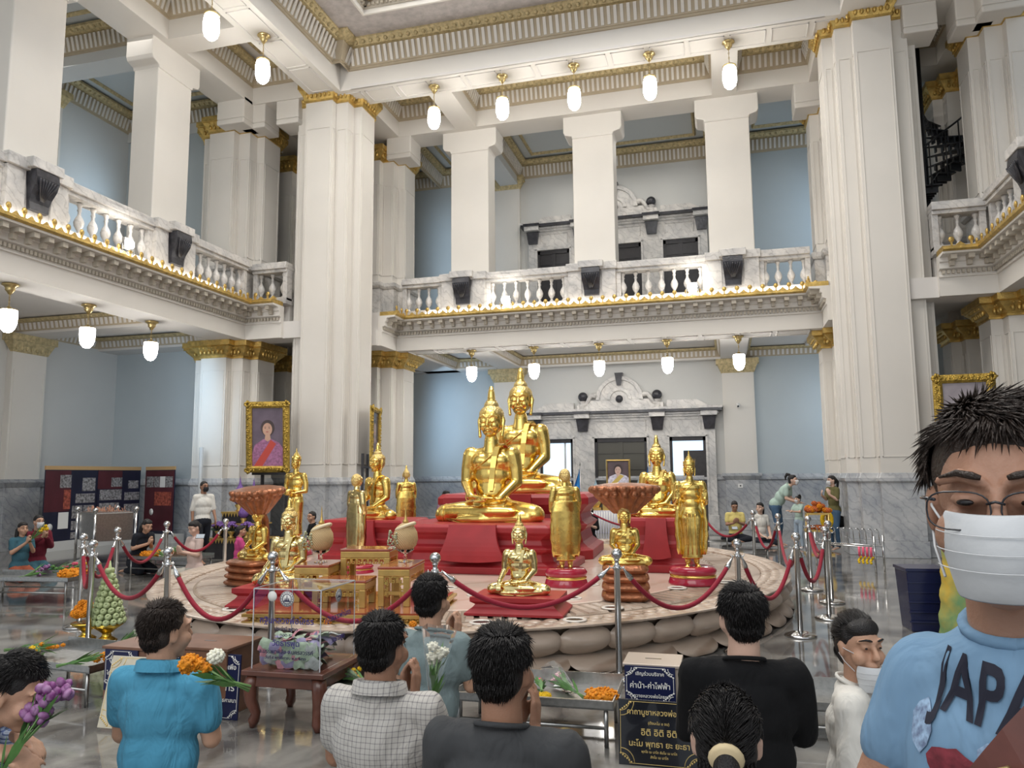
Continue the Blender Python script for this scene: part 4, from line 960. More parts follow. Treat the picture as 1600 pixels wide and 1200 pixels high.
# ------------------------------------------------------------------ gilt altar tables and jars on the platform
M_redtop = mat('red_brown_lacquer', (.30, .07, .035), .12, coat=.4)
M_glass = mat('clear_glass', (.97, .95, .95), .03, trans=1.0, ior=1.3)
M_wicker = mat('woven_straw', (.60, .42, .21), .55, nscale=3, namt=.15)
def wicker():
    N, L = nt(M_wicker); b = N['Principled BSDF']; tc = N.new('ShaderNodeTexCoord'); w = N.new('ShaderNodeTexWave'); w.inputs['Scale'].default_value = 26; w.bands_direction = 'DIAGONAL'
    L.new(tc.outputs['Object'], w.inputs['Vector']); bp = N.new('ShaderNodeBump'); bp.inputs['Strength'].default_value = .6; bp.inputs['Distance'].default_value = .006
    L.new(w.outputs['Fac'], bp.inputs['Height']); L.new(bp.outputs['Normal'], b.inputs['Normal'])
wicker()
def fret(mb, M, L, z1, hh):
    """rows of key-pattern loops hanging under a table top; local x 0..L"""
    n = max(1, int(L/(hh*.95))); w = L/n; t = hh*.13
    for i in range(n):
        x = w*i
        for q in ((x, x+w, z1-t, z1), (x+w*.05, x+w*.05+t, z1-hh, z1), (x+w*.95-t, x+w*.95, z1-hh, z1), (x+w*.05, x+w*.6, z1-hh, z1-hh+t), (x+w*.5, x+w*.5+t, z1-hh, z1-hh*.5), (x+w*.3, x+w*.62, z1-hh*.55-t, z1-hh*.55)):
            mb.box(q[0], q[1], -.008, .008, q[2], q[3], M)
def altar_table(label, c, w, d, h, z, rz):
    t = empty('altar_table', (c[0], c[1], z), rz, label, 'table', 'gilt altar tables')
    m = MB(); m.box(-w/2, w/2, -d/2, d/2, h-.025, h); m.build('table_top', M_redtop, t, .006)
    m = MB(); m.box(-w/2+.005, w/2-.005, -d/2+.005, d/2-.005, h-.085, h-.026); m.build('apron', M_goldpaint, t, .004)
    lw = .055
    for sx in (-1, 1):
        for sy in (-1, 1):
            q = MB(); x = sx*(w/2-lw/2-.005); y = sy*(d/2-lw/2-.005); q.box(x-lw/2, x+lw/2, y-lw/2, y+lw/2, 0, h-.086); q.build('leg', M_goldpaint, t, .004)
    f = MB(); hh = .055
    for yy in (-d/2+.02, d/2-.02): fret(f, Matrix.Translation((-w/2+lw, yy, 0)), w-2*lw, h-.088, hh)
    for xx in (-w/2+.02, w/2-.02): fret(f, Matrix.Translation((xx, -d/2+lw, 0)) @ Matrix.Rotation(pi/2, 4, 'Z'), d-2*lw, h-.088, hh)
    for s in (-1, 1):
        for k in range(3): f.box(s*(w/2-lw-.02)-.018, s*(w/2-lw-.02)+.018, -d/2+.012, -d/2+.026, h-.16-.05*k, h-.145-.05*k); f.box(s*(w/2-lw-.035)-.006, s*(w/2-lw-.035)+.006, -d/2+.012, -d/2+.026, h-.17-.05*k, h-.13-.05*k)
    f.build('carved_fretwork', M_gold, t)
    if h < .45:
        q = MB(); q.box(-w/2+.05, w/2-.05, -d/2+.02, -d/2+.05, .10, .13); q.build('stretcher', M_goldpaint, t)
    return t
# carved gilt plinth under the tables, set at the platform edge
TZ = PZ+.09; tp = Vector((X(560, 6.75), 6.75)); trz = .16
t = empty('altar_plinth', (tp.x, tp.y, PZ), trz, 'low gilt carved plinth under the altar tables at the platform edge', 'plinth')
m = MB(); m.box(-.80, .80, -.62, .62, .065, .09); m.build('red_top', M_redtop, t)
m = MB(); m.box(-.78, .78, -.60, .60, 0, .064); m.box(-.83, .83, -.65, .65, .05, .075)
m.box(-.83, .83, -.65, .65, 0, .014)
for i in range(34): m.ball((-.77+i*1.54/33, -.61, .032), 1, 6, 4, (.018, .02, .016))
for i in range(26): m.ball((.79, -.58+i*1.16/25, .032), 1, 6, 4, (.02, .018, .016)); m.ball((-.79, -.58+i*1.16/25, .032), 1, 6, 4, (.02, .018, .016))
m.build('carved_gilt_edge', M_goldpaint, t)
def rel(dx, dy): return (tp.x+dx*cos(trz)-dy*sin(trz), tp.y+dx*sin(trz)+dy*cos(trz))
altar_table('tallest gilt altar table in the middle rear between the wicker jars', rel(.0, .38), .50, .34, .46, TZ, trz)
altar_table('gilt altar table on the left carrying a wicker jar', rel(-.42, .15), .34, .50, .34, TZ, trz)
altar_table('gilt altar table on the right carrying a wicker jar', rel(.42, .02), .30, .62, .35, TZ, trz)
altar_table('low gilt altar table in front, nearest the donation box', rel(-.06, -.20), .50, .36, .24, TZ, trz)
M_garland = mat('white_green_garland', (.62, .64, .42), .7, nscale=60, namt=.6, bump=.6, bscale=90)
M_ivory = mat('ivory_cloth', (.76, .66, .44), .6)
def jar(label, x, y, z, s=1.0):
    t = empty('wicker_jar', (x, y, z), 0, label, 'jar', 'wicker jars on the gilt tables', s)
    m = MB(); m.lathe([(.065, 0), (.062, .006), (.018, .012), (.012, .03), (.020, .045), (.011, .06), (.014, .075), (.06, .095), (.088, .115), (.085, .12), (.05, .10), (.0, .085)], 24); m.build('glass_stand', M_glass, t)
    m = MB(); m.lathe([(.02, .105), (.07, .112), (.108, .16), (.122, .215), (.115, .28), (.085, .335), (.045, .365), (.02, .375), (.0, .376)], 28); m.build('basket', M_wicker, t)
    m = MB(); m.lathe([(.028, .375), (.03, .39), (.014, .41), (.008, .45), (.004, .52), (0, .56)], 12); m.build('gold_spire', M_goldpaint, t)
    m = MB(); pts = [(.088*cos(a), .088*sin(a), .335+.035*cos(a)) for a in [2*pi*k/24 for k in range(25)]]; m.tube(pts, .017, 8, cap=False); m.build('collar_band', M_ivory, t)
    m = MB(); rnd = random.Random(3)
    for k in range(60):
        zz = rnd.uniform(0, 1); r = .022+.03*(1-abs(zz-.35)); a = rnd.uniform(0, 6.28); m.ball((-.085+r*cos(a), -.085+r*.7*sin(a)-.02, .13+.17*zz), .011, 6, 4)
    m.build('flower_garland', M_garland, t)
    return t
a = rel(-.42, .15); jar('straw wicker jar with garland on a glass stand, left of the tallest gilt table', a[0], a[1], TZ+.341, .98)
a = rel(.42, .14); jar('straw wicker jar with garland on a glass stand, right of the tallest gilt table', a[0], a[1], TZ+.351, .98)
# small round inset lights on the platform top
m = MB(); m.lathe([(0, .004), (.075, .004), (.08, .012), (.10, .012), (.11, .0)], 24); dl = m.mesh('downlight', mat('pale_trim_ring', (.7, .66, .6), .25))
mg = MB(); mg.lathe([(0, .006), (.074, .006)], 20); gl = mg.mesh('lens', mat('dark_lens', (.12, .10, .09), .1))
for i, (px, py, lb) in enumerate(((752, 973, 'in front of the small pale gold statue'), (745, 930, 'left of the low red base'), (700, 919, 'by the right gilt table'), (893, 935, 'right of the low red base'), (898, 969, 'near the front rim'), (922, 914, 'behind the monk statue'), (957, 950, 'beside the right coils'), (1058, 919, 'by the crowned statue base'), (1135, 910, 'near the right rim'), (365, 952, 'left of the donation box'))):
    p = onZ(px, py, PZ+.004); t = empty('floor_light', p, 0, 'round inset floor light '+lb, 'light', 'inset floor lights on the platform')
    link('ring', dl, None, t); link('lens', gl, None, t)
# glass stands with tall candles seen on the platform
# ------------------------------------------------------------------ lamps
def globe_lamp(label, x, y, zt, zc, up, grp):
    t = empty('pendant_lamp', (x, y, zt), 0, label, 'lamp', grp)
    m = MB(); m.lathe([(.0, 0), (.13, -.004), (.14, -.03), (.10, -.05), (.075, -.09), (.085, -.11), (.05, -.15), (.03, -.19), (0, -.2)], 16); m.build('ceiling_rose', M_brass, t)
    L = zt-zc; h = .27 if up else .21; r = .155 if up else .145
    m = MB(); n = max(2, int((L-.2-h)/.05))
    for i in range(n):
        z = -.19-(L-.2-h+.02)*(i+.5)/n; m.tube([(.012*cos(a)*(1 if i % 2 else 0), .012*cos(a)*(0 if i % 2 else 1), z+.03*sin(a)) for a in [2*pi*k/6 for k in range(7)]], .006, 4, cap=False)
    m.build('chain', M_brass, t)
    m = MB(); m.lathe([(.0, .06), (.03, .05), (.05, .02), (r*.95, .0), (r*.95, -.02)], 16, (0, 0, -L+h)); m.build('brass_cap', M_brass, t)
    if up: pr = [(0, -h), (r*.45, -h*.94), (r*.8, -h*.72), (r*.98, -h*.35), (r, 0), (r*.98, h*.5), (r*.85, h*.85), (r*.5, h*.98), (0, h)]
    else: pr = [(0, -h), (r*.4, -h*.93), (r*.75, -h*.65), (r*.95, -h*.2), (r, h*.3), (r*.98, h*.85), (r*.9, h), (0, h)]
    m = MB(); m.lathe(pr, 20, (0, 0, -L)); m.build('glass_globe', M_globe, t)
    return t
ORD = ('leftmost', 'second from left', 'middle', 'fourth from left', 'rightmost')
for i in range(5):
    globe_lamp(ORD[i]+' of the five lamps hanging from the upper rear beam', XC+.04+(i-2)*1.765, PY-.52, UZ, 10.45, True, 'upper rear beam lamps')
    globe_lamp(ORD[i]+' of the five lamps hanging under the rear balcony', XC+.04+(i-2)*1.765, BF+.5, BZ, 4.42, False, 'rear balcony lamps')
for i, (y, lb) in enumerate(((13.95, 'right of the two lamps on the upper left beam'), (12.2, 'left of the two lamps on the upper left beam'))):
    globe_lamp(lb, P1[0]+.18, y-.1, UZ, 10.45, True, 'upper left beam lamps')
for i, (y, lb) in enumerate(((13.95, 'rightmost of the three lamps under the left balcony'), (12.2, 'middle of the three lamps under the left balcony'), (10.45, 'leftmost lamp under the left balcony at the picture edge'))):
    globe_lamp(lb, LF-.55, y, BZ, 4.42, False, 'left balcony lamps')
def flood(label, x, y, z, rz, px=None):
    t = empty('flood_light', (x, y, z), rz, label, 'lamp', 'balcony flood lights')
    m = MB(); m.box(-.13, .13, -.03, .04, .08, .30); m.build('housing', M_steel_dull, t, .01)
    m = MB(); m.ball((0, -.04, .19), 1, 16, 8, (.12, .03, .10)); m.build('lens', M_flood, t)
    m = MB(); m.tube([(-.15, .0, .19), (-.15, 0, .02), (.15, 0, .02), (.15, 0, .19)], .01, 6); m.tube([(0, 0, .02), (0, 0, 0)], .02, 8); m.build('bracket', M_steel_dull, t)
    l = bpy.data.lights.new('flood_beam', 'SPOT'); l.energy = 55; l.spot_size = 2.3; l.spot_blend = .8; l.shadow_soft_size = .1; l.color = (1, .96, .88)
    o = bpy.data.objects.new('flood_beam', l); COL.objects.link(o); o.parent = t; o.location = (0, -.16, .2); o.rotation_euler = (radians(100), 0, 0)
FZ = BZ+.93
flood('bright flood light at the left end of the rear balustrade', X(789, BF-.5, 455), BF-.42, FZ, 0)
flood('bright flood light at the right part of the rear balustrade', X(1081, BF-.5, 432), BF-.42, FZ, 0)
p = onX(203, 372, LF+.45); flood('bright flood light on the left balcony edge', LF+.42, p.y, FZ, pi/2)

# ------------------------------------------------------------------ rope barrier
def stanchion_proto():
    t = empty('stanchion', (0, 0, 0)); t.name = 'stanchion'
    m = MB(); m.lathe([(.0, 0), (.155, 0), (.16, .012), (.15, .022), (.09, .042), (.035, .055), (0, .056)], 28); m.build('base', M_steel, t)
    m = MB(); m.lathe([(.026, .05), (.026, .86), (.034, .865), (.036, .885), (.03, .9), (.022, .905), (.018, .935), (.026, .945), (.02, .955), (0, .956)], 16); m.build('post', M_steel, t)
    m = MB(); m.ball((0, 0, .995), .046, 18, 12); m.build('ball_finial', M_steel, t)
    m = MB()
    for k in range(4): a = k*pi/2; m.tube([(.02*cos(a), .02*sin(a), .885), (.055*cos(a), .055*sin(a), .88), (.062*cos(a), .062*sin(a), .90)], .006, 6)
    m.build('hook_ring', M_steel, t); return t
M_rope = mat('crimson_velvet', (.26, .004, .022), .75, sheen=.1, bump=.3, bscale=150)
SB = {}
_first = None
def stan(key, px, py, label):
    global _first
    p = onZ(px, py, 1.04)
    if key in ('h', 'i'): p = p*.975
    if key in ('h', 'i'): p.z = 0
    if _first is None: _first = stanchion_proto(); o = _first
    else: o = copy_tree(_first)
    o.location = (p.x, p.y, 0); o.rotation_euler = (0, 0, 0); tag(o, label, 'stanchion', 'steel rope posts around the platform'); SB[key] = p; return o
for k, px, py, lb in (('a', 131, 833, 'steel rope post at the far left, behind the nearer left post'), ('b', 146, 843, 'near steel rope post at the left beside the green fruit pyramid'), ('c', 184, 823, 'steel rope post in front of the dark haired bowing woman, left side'),
        ('d', 261, 814, 'steel rope post left of the seated woman in pale pink'), ('e', 264, 854, 'steel rope post standing behind the man in the blue polo'), ('f', 353, 810, 'steel rope post right of the seated woman in pale pink'), ('g', 427, 861, 'steel rope post seen through the clear donation box'),
        ('h', 680, 860, 'steel rope post behind the young man in the grey green T-shirt'), ('i', 963, 854, 'steel rope post in front of the right hooded statue, left of the black shirt man'), ('j', 1151, 842, 'steel rope post rising behind the black shirt man'), ('k', 1243, 832, 'near steel rope post right of the platform with a full round base in view'),
        ('l', 1288, 822, 'second steel rope post in the right group, just right of the nearest'), ('m', 1293, 813, 'steel rope post touching its neighbour at the right end of the group'), ('n', 1262, 806, 'steel rope post in the middle back of the right group'), ('o', 1215, 802, 'steel rope post in front of the woman bending over a child'),
        ('p', 1176, 797, 'steel rope post beside the seated man in yellow'), ('q', 914, 786, 'steel rope post far behind between the monk statue and the hooded statue'), ('r', 1095, 793, 'steel rope post hidden behind the right tall red base')):
    stan(k, px, py, lb)
def rope(a, b, sag, label):
    A = SB[a]+Vector((0, 0, 0)); B = SB[b]; A = Vector((A.x, A.y, .885)); B = Vector((B.x, B.y, .885)); d = (B-A).normalized(); A += d*.06; B -= d*.06
    t = empty('barrier_rope', A, 0, label, 'rope', 'crimson ropes around the platform')
    pts = [A+(B-A)*(i/20)-Vector((0, 0, sag*(1-(2*i/20-1)**2))) for i in range(21)]; L = [q-A for q in pts]
    m = MB(); m.tube(L[1:-1], .021, 10); m.build('velvet_rope', M_rope, t)
    m = MB(); m.tube([L[0], L[0]*.5+L[1]*.5, L[1], L[1]+(L[2]-L[1])*.4], [.008, .012, .024, .024], 8); m.tube([L[-1], L[-1]*.5+L[-2]*.5, L[-2], L[-2]+(L[-3]-L[-2])*.4], [.008, .012, .024, .024], 8); m.build('end_caps', M_steel, t)
for a, b, s, lb in (('a', 'b', .38, 'crimson rope hanging steeply between the two far left posts'), ('a', 'c', .40, 'crimson rope at the far left in front of the kneeling couple'), ('b', 'e', .36, 'crimson rope above the green fruit pyramid'), ('c', 'd', .36, 'crimson rope in front of the bowing woman in black'),
        ('d', 'f', .30, 'crimson rope in front of the seated woman in pale pink'), ('e', 'g', .44, 'crimson rope looping above the blue polo man and into the donation box view'), ('g', 'h', .40, 'crimson rope in front of the gilt altar tables'), ('h', 'i', .30, 'crimson rope crossing the small front statue'),
        ('i', 'j', .40, 'crimson rope right of the brown coiled base'), ('j', 'k', .45, 'crimson rope above the right rim of the platform'), ('k', 'l', .40, 'crimson rope between the two nearest posts of the right group'), ('k', 'o', .38, 'crimson rope running back from the nearest right post'),
        ('o', 'p', .42, 'crimson rope in front of the seated couple at the rear right'), ('p', 'r', .32, 'crimson rope in front of the seated man in yellow'), ('l', 'n', .30, 'crimson rope inside the right group, bright red'), ('q', 'r', .30, 'crimson rope behind the right hooded statue'), ('m', 'n', .30, 'crimson rope at the right end of the group')):
    rope(a, b, s, lb)

# ------------------------------------------------------------------ text and signs
def text_mesh(s, size, mtl, extr=.0008, bold=0.0, align='CENTER'):
    c = bpy.data.curves.new('t', 'FONT'); c.body = s; c.size = size; c.align_x = align; c.extrude = extr; c.offset = bold; c.resolution_u = 3
    o = bpy.data.objects.new('t', c); COL.objects.link(o); bpy.context.view_layer.update()
    me = bpy.data.meshes.new_from_object(o.evaluated_get(bpy.context.evaluated_depsgraph_get())); bpy.data.objects.remove(o); bpy.data.curves.remove(c)
    me.materials.clear(); me.materials.append(mtl); return me
def put_text(par, s, size, mtl, x, y, z, rx=pi/2, rz=0, bold=.0, maxw=None, name='lettering'):
    me = text_mesh(s, size, mtl, bold=bold*size); o = link(name, me, None, par); o.location = (x, y, z); o.rotation_euler = (rx, 0, rz)
    if maxw:
        xs = [v.co.x for v in me.vertices]
        if xs and max(xs)-min(xs) > 0: k = maxw/(max(xs)-min(xs)); o.scale = (k, k, k)
    return o
M_navy = mat('navy_sign', (.012, .016, .06), .25); M_black = mat('black_sign', (.008, .009, .014), .15, coat=.5)
M_white = mat('white_paint', (.78, .77, .74), .5); M_goldtext = mat('gold_lettering', (.70, .52, .20), .4, .3)
M_wood = mat('red_brown_wood', (.14, .05, .032), .3, nscale=5, namt=.4, coat=.3); M_wood2 = mat('mid_brown_wood', (.22, .11, .07), .35, nscale=5, namt=.35)
M_cream = mat('cream_board', (.62, .57, .45), .5, nscale=20, namt=.1); M_beige = mat('beige_steel_box', (.46, .39, .33), .4, .3)
def corner_orn(mb, w, h, y, k=.09):
    for sx in (-1, 1):
        for sz in (0, 1):
            cx = sx*(w/2-.012); cz = .012 if sz == 0 else h-.012; dz = 1 if sz == 0 else -1
            for q in range(5):
                r = k*(1-q*.17); mb.tube([(cx-sx*r*cos(a), y, cz+dz*r*sin(a)) for a in [pi/2*j/6 for j in range(7)]][::1], .0022, 4) if q in (0, 2) else None
            for q in range(6): mb.ball((cx-sx*.012*q, y, cz+dz*(.05-.009*q)), .006, 6, 4)
def sign(label, loc, rz, w, h, bgm, txm, lines, lean=0.0, name='sign_board', border=True, thick=.012):
    t = empty(name, loc, rz, label, 'sign'); t.rotation_euler = (lean, 0, rz)
    m = MB(); m.box(-w/2, w/2, 0, thick, 0, h); m.build('panel', bgm, t, .002)
    if border:
        m = MB(); e = .01; y = -.0012
        for q in ((-w/2+e*6, w/2-e*6, h-e-.003, h-e), (-w/2+e*6, w/2-e*6, e, e+.003), (-w/2+e, -w/2+e+.003, e*6, h-e*6), (w/2-e-.003, w/2-e, e*6, h-e*6)): m.box(q[0], q[1], y, 0, q[2], q[3])
        corner_orn(m, w, h, y, min(w, h)*.22); m.build('ornament_border', txm, t)
    for s, size, zz, mw in lines: put_text(t, s, size, txm, 0, -.002, zz, bold=.012, maxw=mw)
    return t

# steel offering troughs
def trough(label, a, b, depth, h, tray=.05, legs=2, grp=None):
    A = Vector(a); B = Vector(b); L = (B-A).length; d = (B-A)/L
    t = empty('steel_offering_table', (A.x, A.y, 0), atan2(d.y, d.x), label, 'table', grp)
    m = MB(); m.box(0, L, 0, depth, h-.055, h-.045); m.box(0, L, 0, .008, h-.055, h); m.box(0, L, depth-.008, depth, h-.055, h+.03); m.box(0, .008, 0, depth, h-.055, h); m.box(L-.008, L, 0, depth, h-.055, h)
    m.box(0, L, -.012, .01, h-.006, h+.002); m.build('tray', M_steel_dull, t)
    for i in range(legs):
        for y in (.03, depth-.03):
            q = MB(); x = .05+(L-.1)*i/(legs-1); q.tube([(x, y, h-.05), (x, y, 0)], .014, 8); q.build('leg', M_steel_dull, t)
    m = MB()
    for y in (.03, depth-.03): m.tube([(.05, y, h*.4), (L-.05, y, h*.4)], .011, 8)
    m.build('lower_rail', M_steel_dull, t); return t
g0 = onZ(478, 1134); g1 = onZ(960, 1172)
trough('steel offering tray table between the checked shirt and the donation box table', (g0.x, g0.y), (g0.x+1.0, g0.y-.12), .42, .28)
trough('steel offering tray table holding a marigold ring, left of the navy sign', (g1.x-1.05, g1.y-.02), (g1.x, g1.y), .55, .28)
g = onZ(1212, 1172); trough('steel offering tray table at lower right behind the black shirt man', (g.x-.35, g.y+.1), (g.x+1.0, g.y+.15), .5, .26)
g = onZ(133, 1108); trough('steel offering tray table at lower left with flowers and red ribbon', (g.x-.95, g.y+.10), (g.x+.02, g.y), .62, .30)
g = onZ(104, 944); trough('steel offering table in front of the kneeling couple', (g.x-1.5, g.y-.15), (g.x, g.y), .55, .34)
g = onZ(294, 905); trough('steel offering table behind the rope at the left, laid with flowers', (g.x-1.3, g.y+.1), (g.x, g.y), .6, .34)
g = onZ(1205, 880); trough('bright steel offering table behind the platform at the right', (g.x-.65, g.y), (g.x, g.y), .4, .30)
g = onZ(1140, 855); trough('steel offering table by the seated man in yellow', (g.x-.8, g.y), (g.x, g.y), .4, .30)

# acrylic donation box on the cabriole table
bx = onZ(375, 1140); brz = 0.02
t = empty('donation_box_table', (bx.x+.29, bx.y+.30, 0), brz, 'red brown wooden table with curved legs under the clear donation box', 'table')
m = MB(); m.box(-.30, .30, -.30, .30, .345, .38); m.box(-.27, .27, -.27, .27, .27, .345); m.build('table_top', M_wood, t, .006)
for sx in (-1, 1):
    for sy in (-1, 1):
        q = MB(); q.tube([(sx*.235, sy*.235, .34), (sx*.255, sy*.255, .27), (sx*.25, sy*.25, .18), (sx*.225, sy*.225, .09), (sx*.235, sy*.235, .045), (sx*.24, sy*.24, 0)], [.05, .05, .042, .032, .038, .018], 10); q.build('curved_leg', M_wood, t)
M_acr = mat('clear_acrylic', (.96, .97, .99), .02, trans=1.0, ior=1.08, spec=.6)
M_acredge = mat('acrylic_edge', (.85, .88, .92), .1, trans=.5, ior=1.3)
M_ink = mat('violet_ink', (.055, .04, .20), .5); M_ink2 = mat('dark_ink', (.03, .03, .08), .5)
t = empty('donation_box', (bx.x+.29, bx.y+.30, .382), brz, 'clear acrylic donation box filled with banknotes and printed in violet', 'donation box')
W2 = .25; HB = .52
m = MB()
for q in ((-W2, W2, -W2, -W2+.004), (-W2, W2, W2-.004, W2), (-W2, -W2+.004, -W2+.004, W2-.004), (W2-.004, W2, -W2+.004, W2-.004)): m.box(q[0], q[1], q[2], q[3], 0, HB)
m.box(-W2, W2, -W2, W2, HB, HB+.004); m.build('acrylic_walls', M_acr, t)
m = MB()
for sx in (-1, 1):
    for sy in (-1, 1): m.box(sx*W2-.003, sx*W2+.003, sy*W2-.003, sy*W2+.003, 0, HB)
for z in (HB,):
    for q in ((-W2, W2, -W2-.003, -W2+.003), (-W2, W2, W2-.003, W2+.003), (-W2-.003, -W2+.003, -W2, W2), (W2-.003, W2+.003, -W2, W2)): m.box(q[0], q[1], q[2], q[3], z-.002, z+.006)
m.build('polished_edges', M_acredge, t)
for s, sz, z, mw, mm in (('กฐินหลวงพ่อโสธร', .07, .30, .40, M_ink), ('ประจำปี ๒๕๖๖', .03, .255, .17, M_ink2), ('ทอด ณ', .03, .215, .09, M_ink2), ('วัดธารพูด', .055, .155, .20, M_ink), ('อ.บรรพตพิสัย จ.นครสวรรค์', .03, .105, .40, M_ink2), ('วันที่ ๕ พฤศจิกายน พ.ศ. ๒๕๖๖', .022, .07, .30, M_ink2)):
    put_text(t, s, sz, mm, 0, -W2-.002, z, bold=.014, maxw=mw)
    if mm is M_ink: put_text(t, s, sz, mm, W2+.002, 0, z+.0, rz=pi/2, bold=.014, maxw=mw*.95)
def seal(par, x, y, z, rz, r=.045):
    m = MB(); M = Matrix.Translation((x, y, z)) @ Matrix.Rotation(rz, 4, 'Z') @ Matrix.Rotation(pi/2, 4, 'X')
    m.lathe([(0, .0), (r, .0), (r, .001), (0, .001)], 32, M=M); o = m.build('round_seal', M_white, par)
    m = MB(); M = Matrix.Translation((x, y, z)) @ Matrix.Rotation(rz, 4, 'Z') @ Matrix.Translation((0, -.0015, 0)) @ Matrix.Rotation(pi/2, 4, 'X')
    for r0, r1 in ((r*.95, r*.9), (r*.66, r*.58)): m.lathe([(r0, .0), (r0, .001), (r1, .001), (r1, 0)], 32, M=M, cap=False)
    for k in range(16): a = 2*pi*k/16; m.lathe([(0, 0), (r*.06, 0), (r*.06, .001), (0, .001)], 6, M=M @ Matrix.Translation((r*.78*cos(a), r*.78*sin(a), 0)))
    for xx, w_, hh in ((0, .10, .75), (-.24, .12, .4), (.24, .12, .4)): m.add([(r*(xx-w_), -r*.25, .001), (r*(xx+w_), -r*.25, .001), (r*(xx+.02), r*(hh-.25), .001), (r*(xx-.02), r*(hh-.25), .001)], [(0, 1, 2, 3)], M=M)
    m.add([(-r*.5, -r*.35, .001), (r*.5, -r*.35, .001), (r*.42, -r*.2, .001), (-r*.42, -r*.2, .001)], [(0, 1, 2, 3)], M=M); m.build('emblem_print', M_ink2, o)
seal(t, .0, -W2-.001, .46, 0, .052); seal(t, W2+.001, .0, .455, pi/2, .045)
m = MB(); m.lathe([(0, 0), (.034, 0), (.034, .001), (0, .001)], 28, M=Matrix.Translation((-.11, -W2-.001, .475)) @ Matrix.Rotation(pi/2, 4, 'X')); m.build('white_sticker', M_white, t)
m = MB()
for sx in (-1, 1):
    for k in range(12):
        for j in range(12-k): m.ball((sx*(W2-.006-.010*k), -W2-.001, HB-.012-.010*j), .0032, 6, 3, (1, .3, 1))
m.build('corner_pattern', M_ink, t)
notes = [mat('green_banknote', (.40, .50, .36), .6, nscale=30, namt=.3), mat('grey_banknote', (.42, .45, .42), .6, nscale=30, namt=.3), mat('red_banknote', (.55, .25, .28), .6, nscale=30, namt=.3), mat('violet_banknote', (.30, .27, .42), .6, nscale=30, namt=.3)]
rnd = random.Random(5); npro = []
for k in range(6):
    m = MB(); vs = []; fs = []; n = 6; ph = rnd.uniform(0, 6); am = rnd.uniform(.006, .016)
    for i in range(n+1):
        for j in range(4): vs.append((-.07+.14*i/n, -.034+.068*j/3, am*sin(ph+i*1.1)+.006*sin(j*1.7+ph)+.0004*(i % 2)))
    for i in range(n):
        for j in range(3): fs.append((i*4+j, (i+1)*4+j, (i+1)*4+j+1, i*4+j+1))
    m.add(vs, fs, True); npro.append(m.mesh('banknote', notes[(0, 0, 1, 2, 0, 3)[k]]))
for i in range(95):
    o = bpy.data.objects.new('banknote', npro[i % 6]); COL.objects.link(o)
    r = rnd.random(); x = rnd.uniform(-.16, .16); y = rnd.uniform(-.16, .16); z = .012+rnd.random()*(.19-.8*max(abs(x), abs(y))**2)
    if i < 34: y = -.205-.02*rnd.random(); x = rnd.uniform(-.17, .17); z = .04+.11*rnd.random()
    o.location = (t.location.x+x*1.0, t.location.y+y*.95, t.location.z+z)
    o.rotation_euler = (rnd.uniform(-.25, .25)+(1.45 if i < 34 else 0), rnd.uniform(-.6, .6), rnd.uniform(0, 6.28) if i >= 34 else rnd.uniform(-.1, .1))
    tag(o, 'crumpled banknote inside the clear donation box', 'banknote', 'banknotes in the donation box')
# wooden donation cabinets with navy signs
def cabinet(label, x0, x1, y0, y1, h, m_):
    t = empty('donation_cabinet', ((x0+x1)/2, (y0+y1)/2, 0), 0, label, 'cabinet'); w = (x1-x0)/2; d = (y1-y0)/2
    m = MB(); m.box(-w, w, -d, d, .0, h-.02); m.build('body', m_, t, .004)
    m = MB(); m.box(-w-.015, w+.015, -d-.015, d+.015, h-.02, h); m.build('lid', m_, t, .004)
    m = MB(); m.box(-.05, .05, -.006, .006, h, h+.0015); m.build('coin_slot', M_black, t); return t
a = onZ(152, 1112); c0 = (a.x+.02, a.y+.02)
cabinet('brown wooden donation cabinet with a slot, left of the blue polo man', c0[0], c0[0]+.36, c0[1], c0[1]+.42, .455, M_wood2)
sign('navy sign on the left wooden cabinet', (c0[0]+.155, c0[1]-.014, .15), 0, .28, .285, M_navy, M_white, [('ตู้รับบริจาค', .05, .20, .19), ('ไถ่ชีวิตโค-กระบือ', .05, .11, .23), ('ถวายหลวงพ่อโสธร', .03, .04, .2)])
cabinet('brown wooden donation cabinet mostly behind the blue polo man', c0[0]+.42, c0[0]+.98, c0[1]+.05, c0[1]+.45, .47, M_wood2)
sign('navy sign just left of the blue polo man head', (c0[0]+.52, c0[1]+.03, .15), 0, .2, .285, M_navy, M_white, [('บริจาค', .045, .2, .13)])
a = onZ(346, 1124); sign('tall navy sign standing beside the donation box table', (a.x, a.y, 0), 0, .245, .43, M_navy, M_white, [('บริจาคเพื่อ', .05, .33, .18), ('กิจการ', .055, .19, .17), ('พระพุทธศาสนา', .05, .115, .21)], lean=-.06)
a = onZ(216, 1147); sign('cream easel board with gold writing leaning behind the blue polo man', (a.x, a.y, .02), .03, .64, .45, M_cream, M_goldtext, [('โปรด', .05, .35, .08), ('ถวายดอกไม้', .05, .28, .2), ('ธูป เทียน ทอง', .05, .2, .26), ('บริเวณจุดที่', .05, .12, .3), ('วัดจัดไว้ให้', .05, .05, .28)], lean=-.26)
a = onZ(1014, 1190); bxr = (a.x, a.y+.22)
t = cabinet('beige metal donation box with a slot, behind the black board', bxr[0]-.15, bxr[0]+.17, bxr[1]-.02, bxr[1]+.26, .50, M_beige)
sign('navy sign with white Thai writing above the black board', (bxr[0], bxr[1]-.038, .275), .0, .305, .215, M_navy, M_white, [('เชิญร่วมบริจาค', .035, .16, .17), ('ค่าน้ำ-ค่าไฟฟ้า', .05, .085, .24), ('ถวายหลวงพ่อโสธร', .03, .03, .2)])
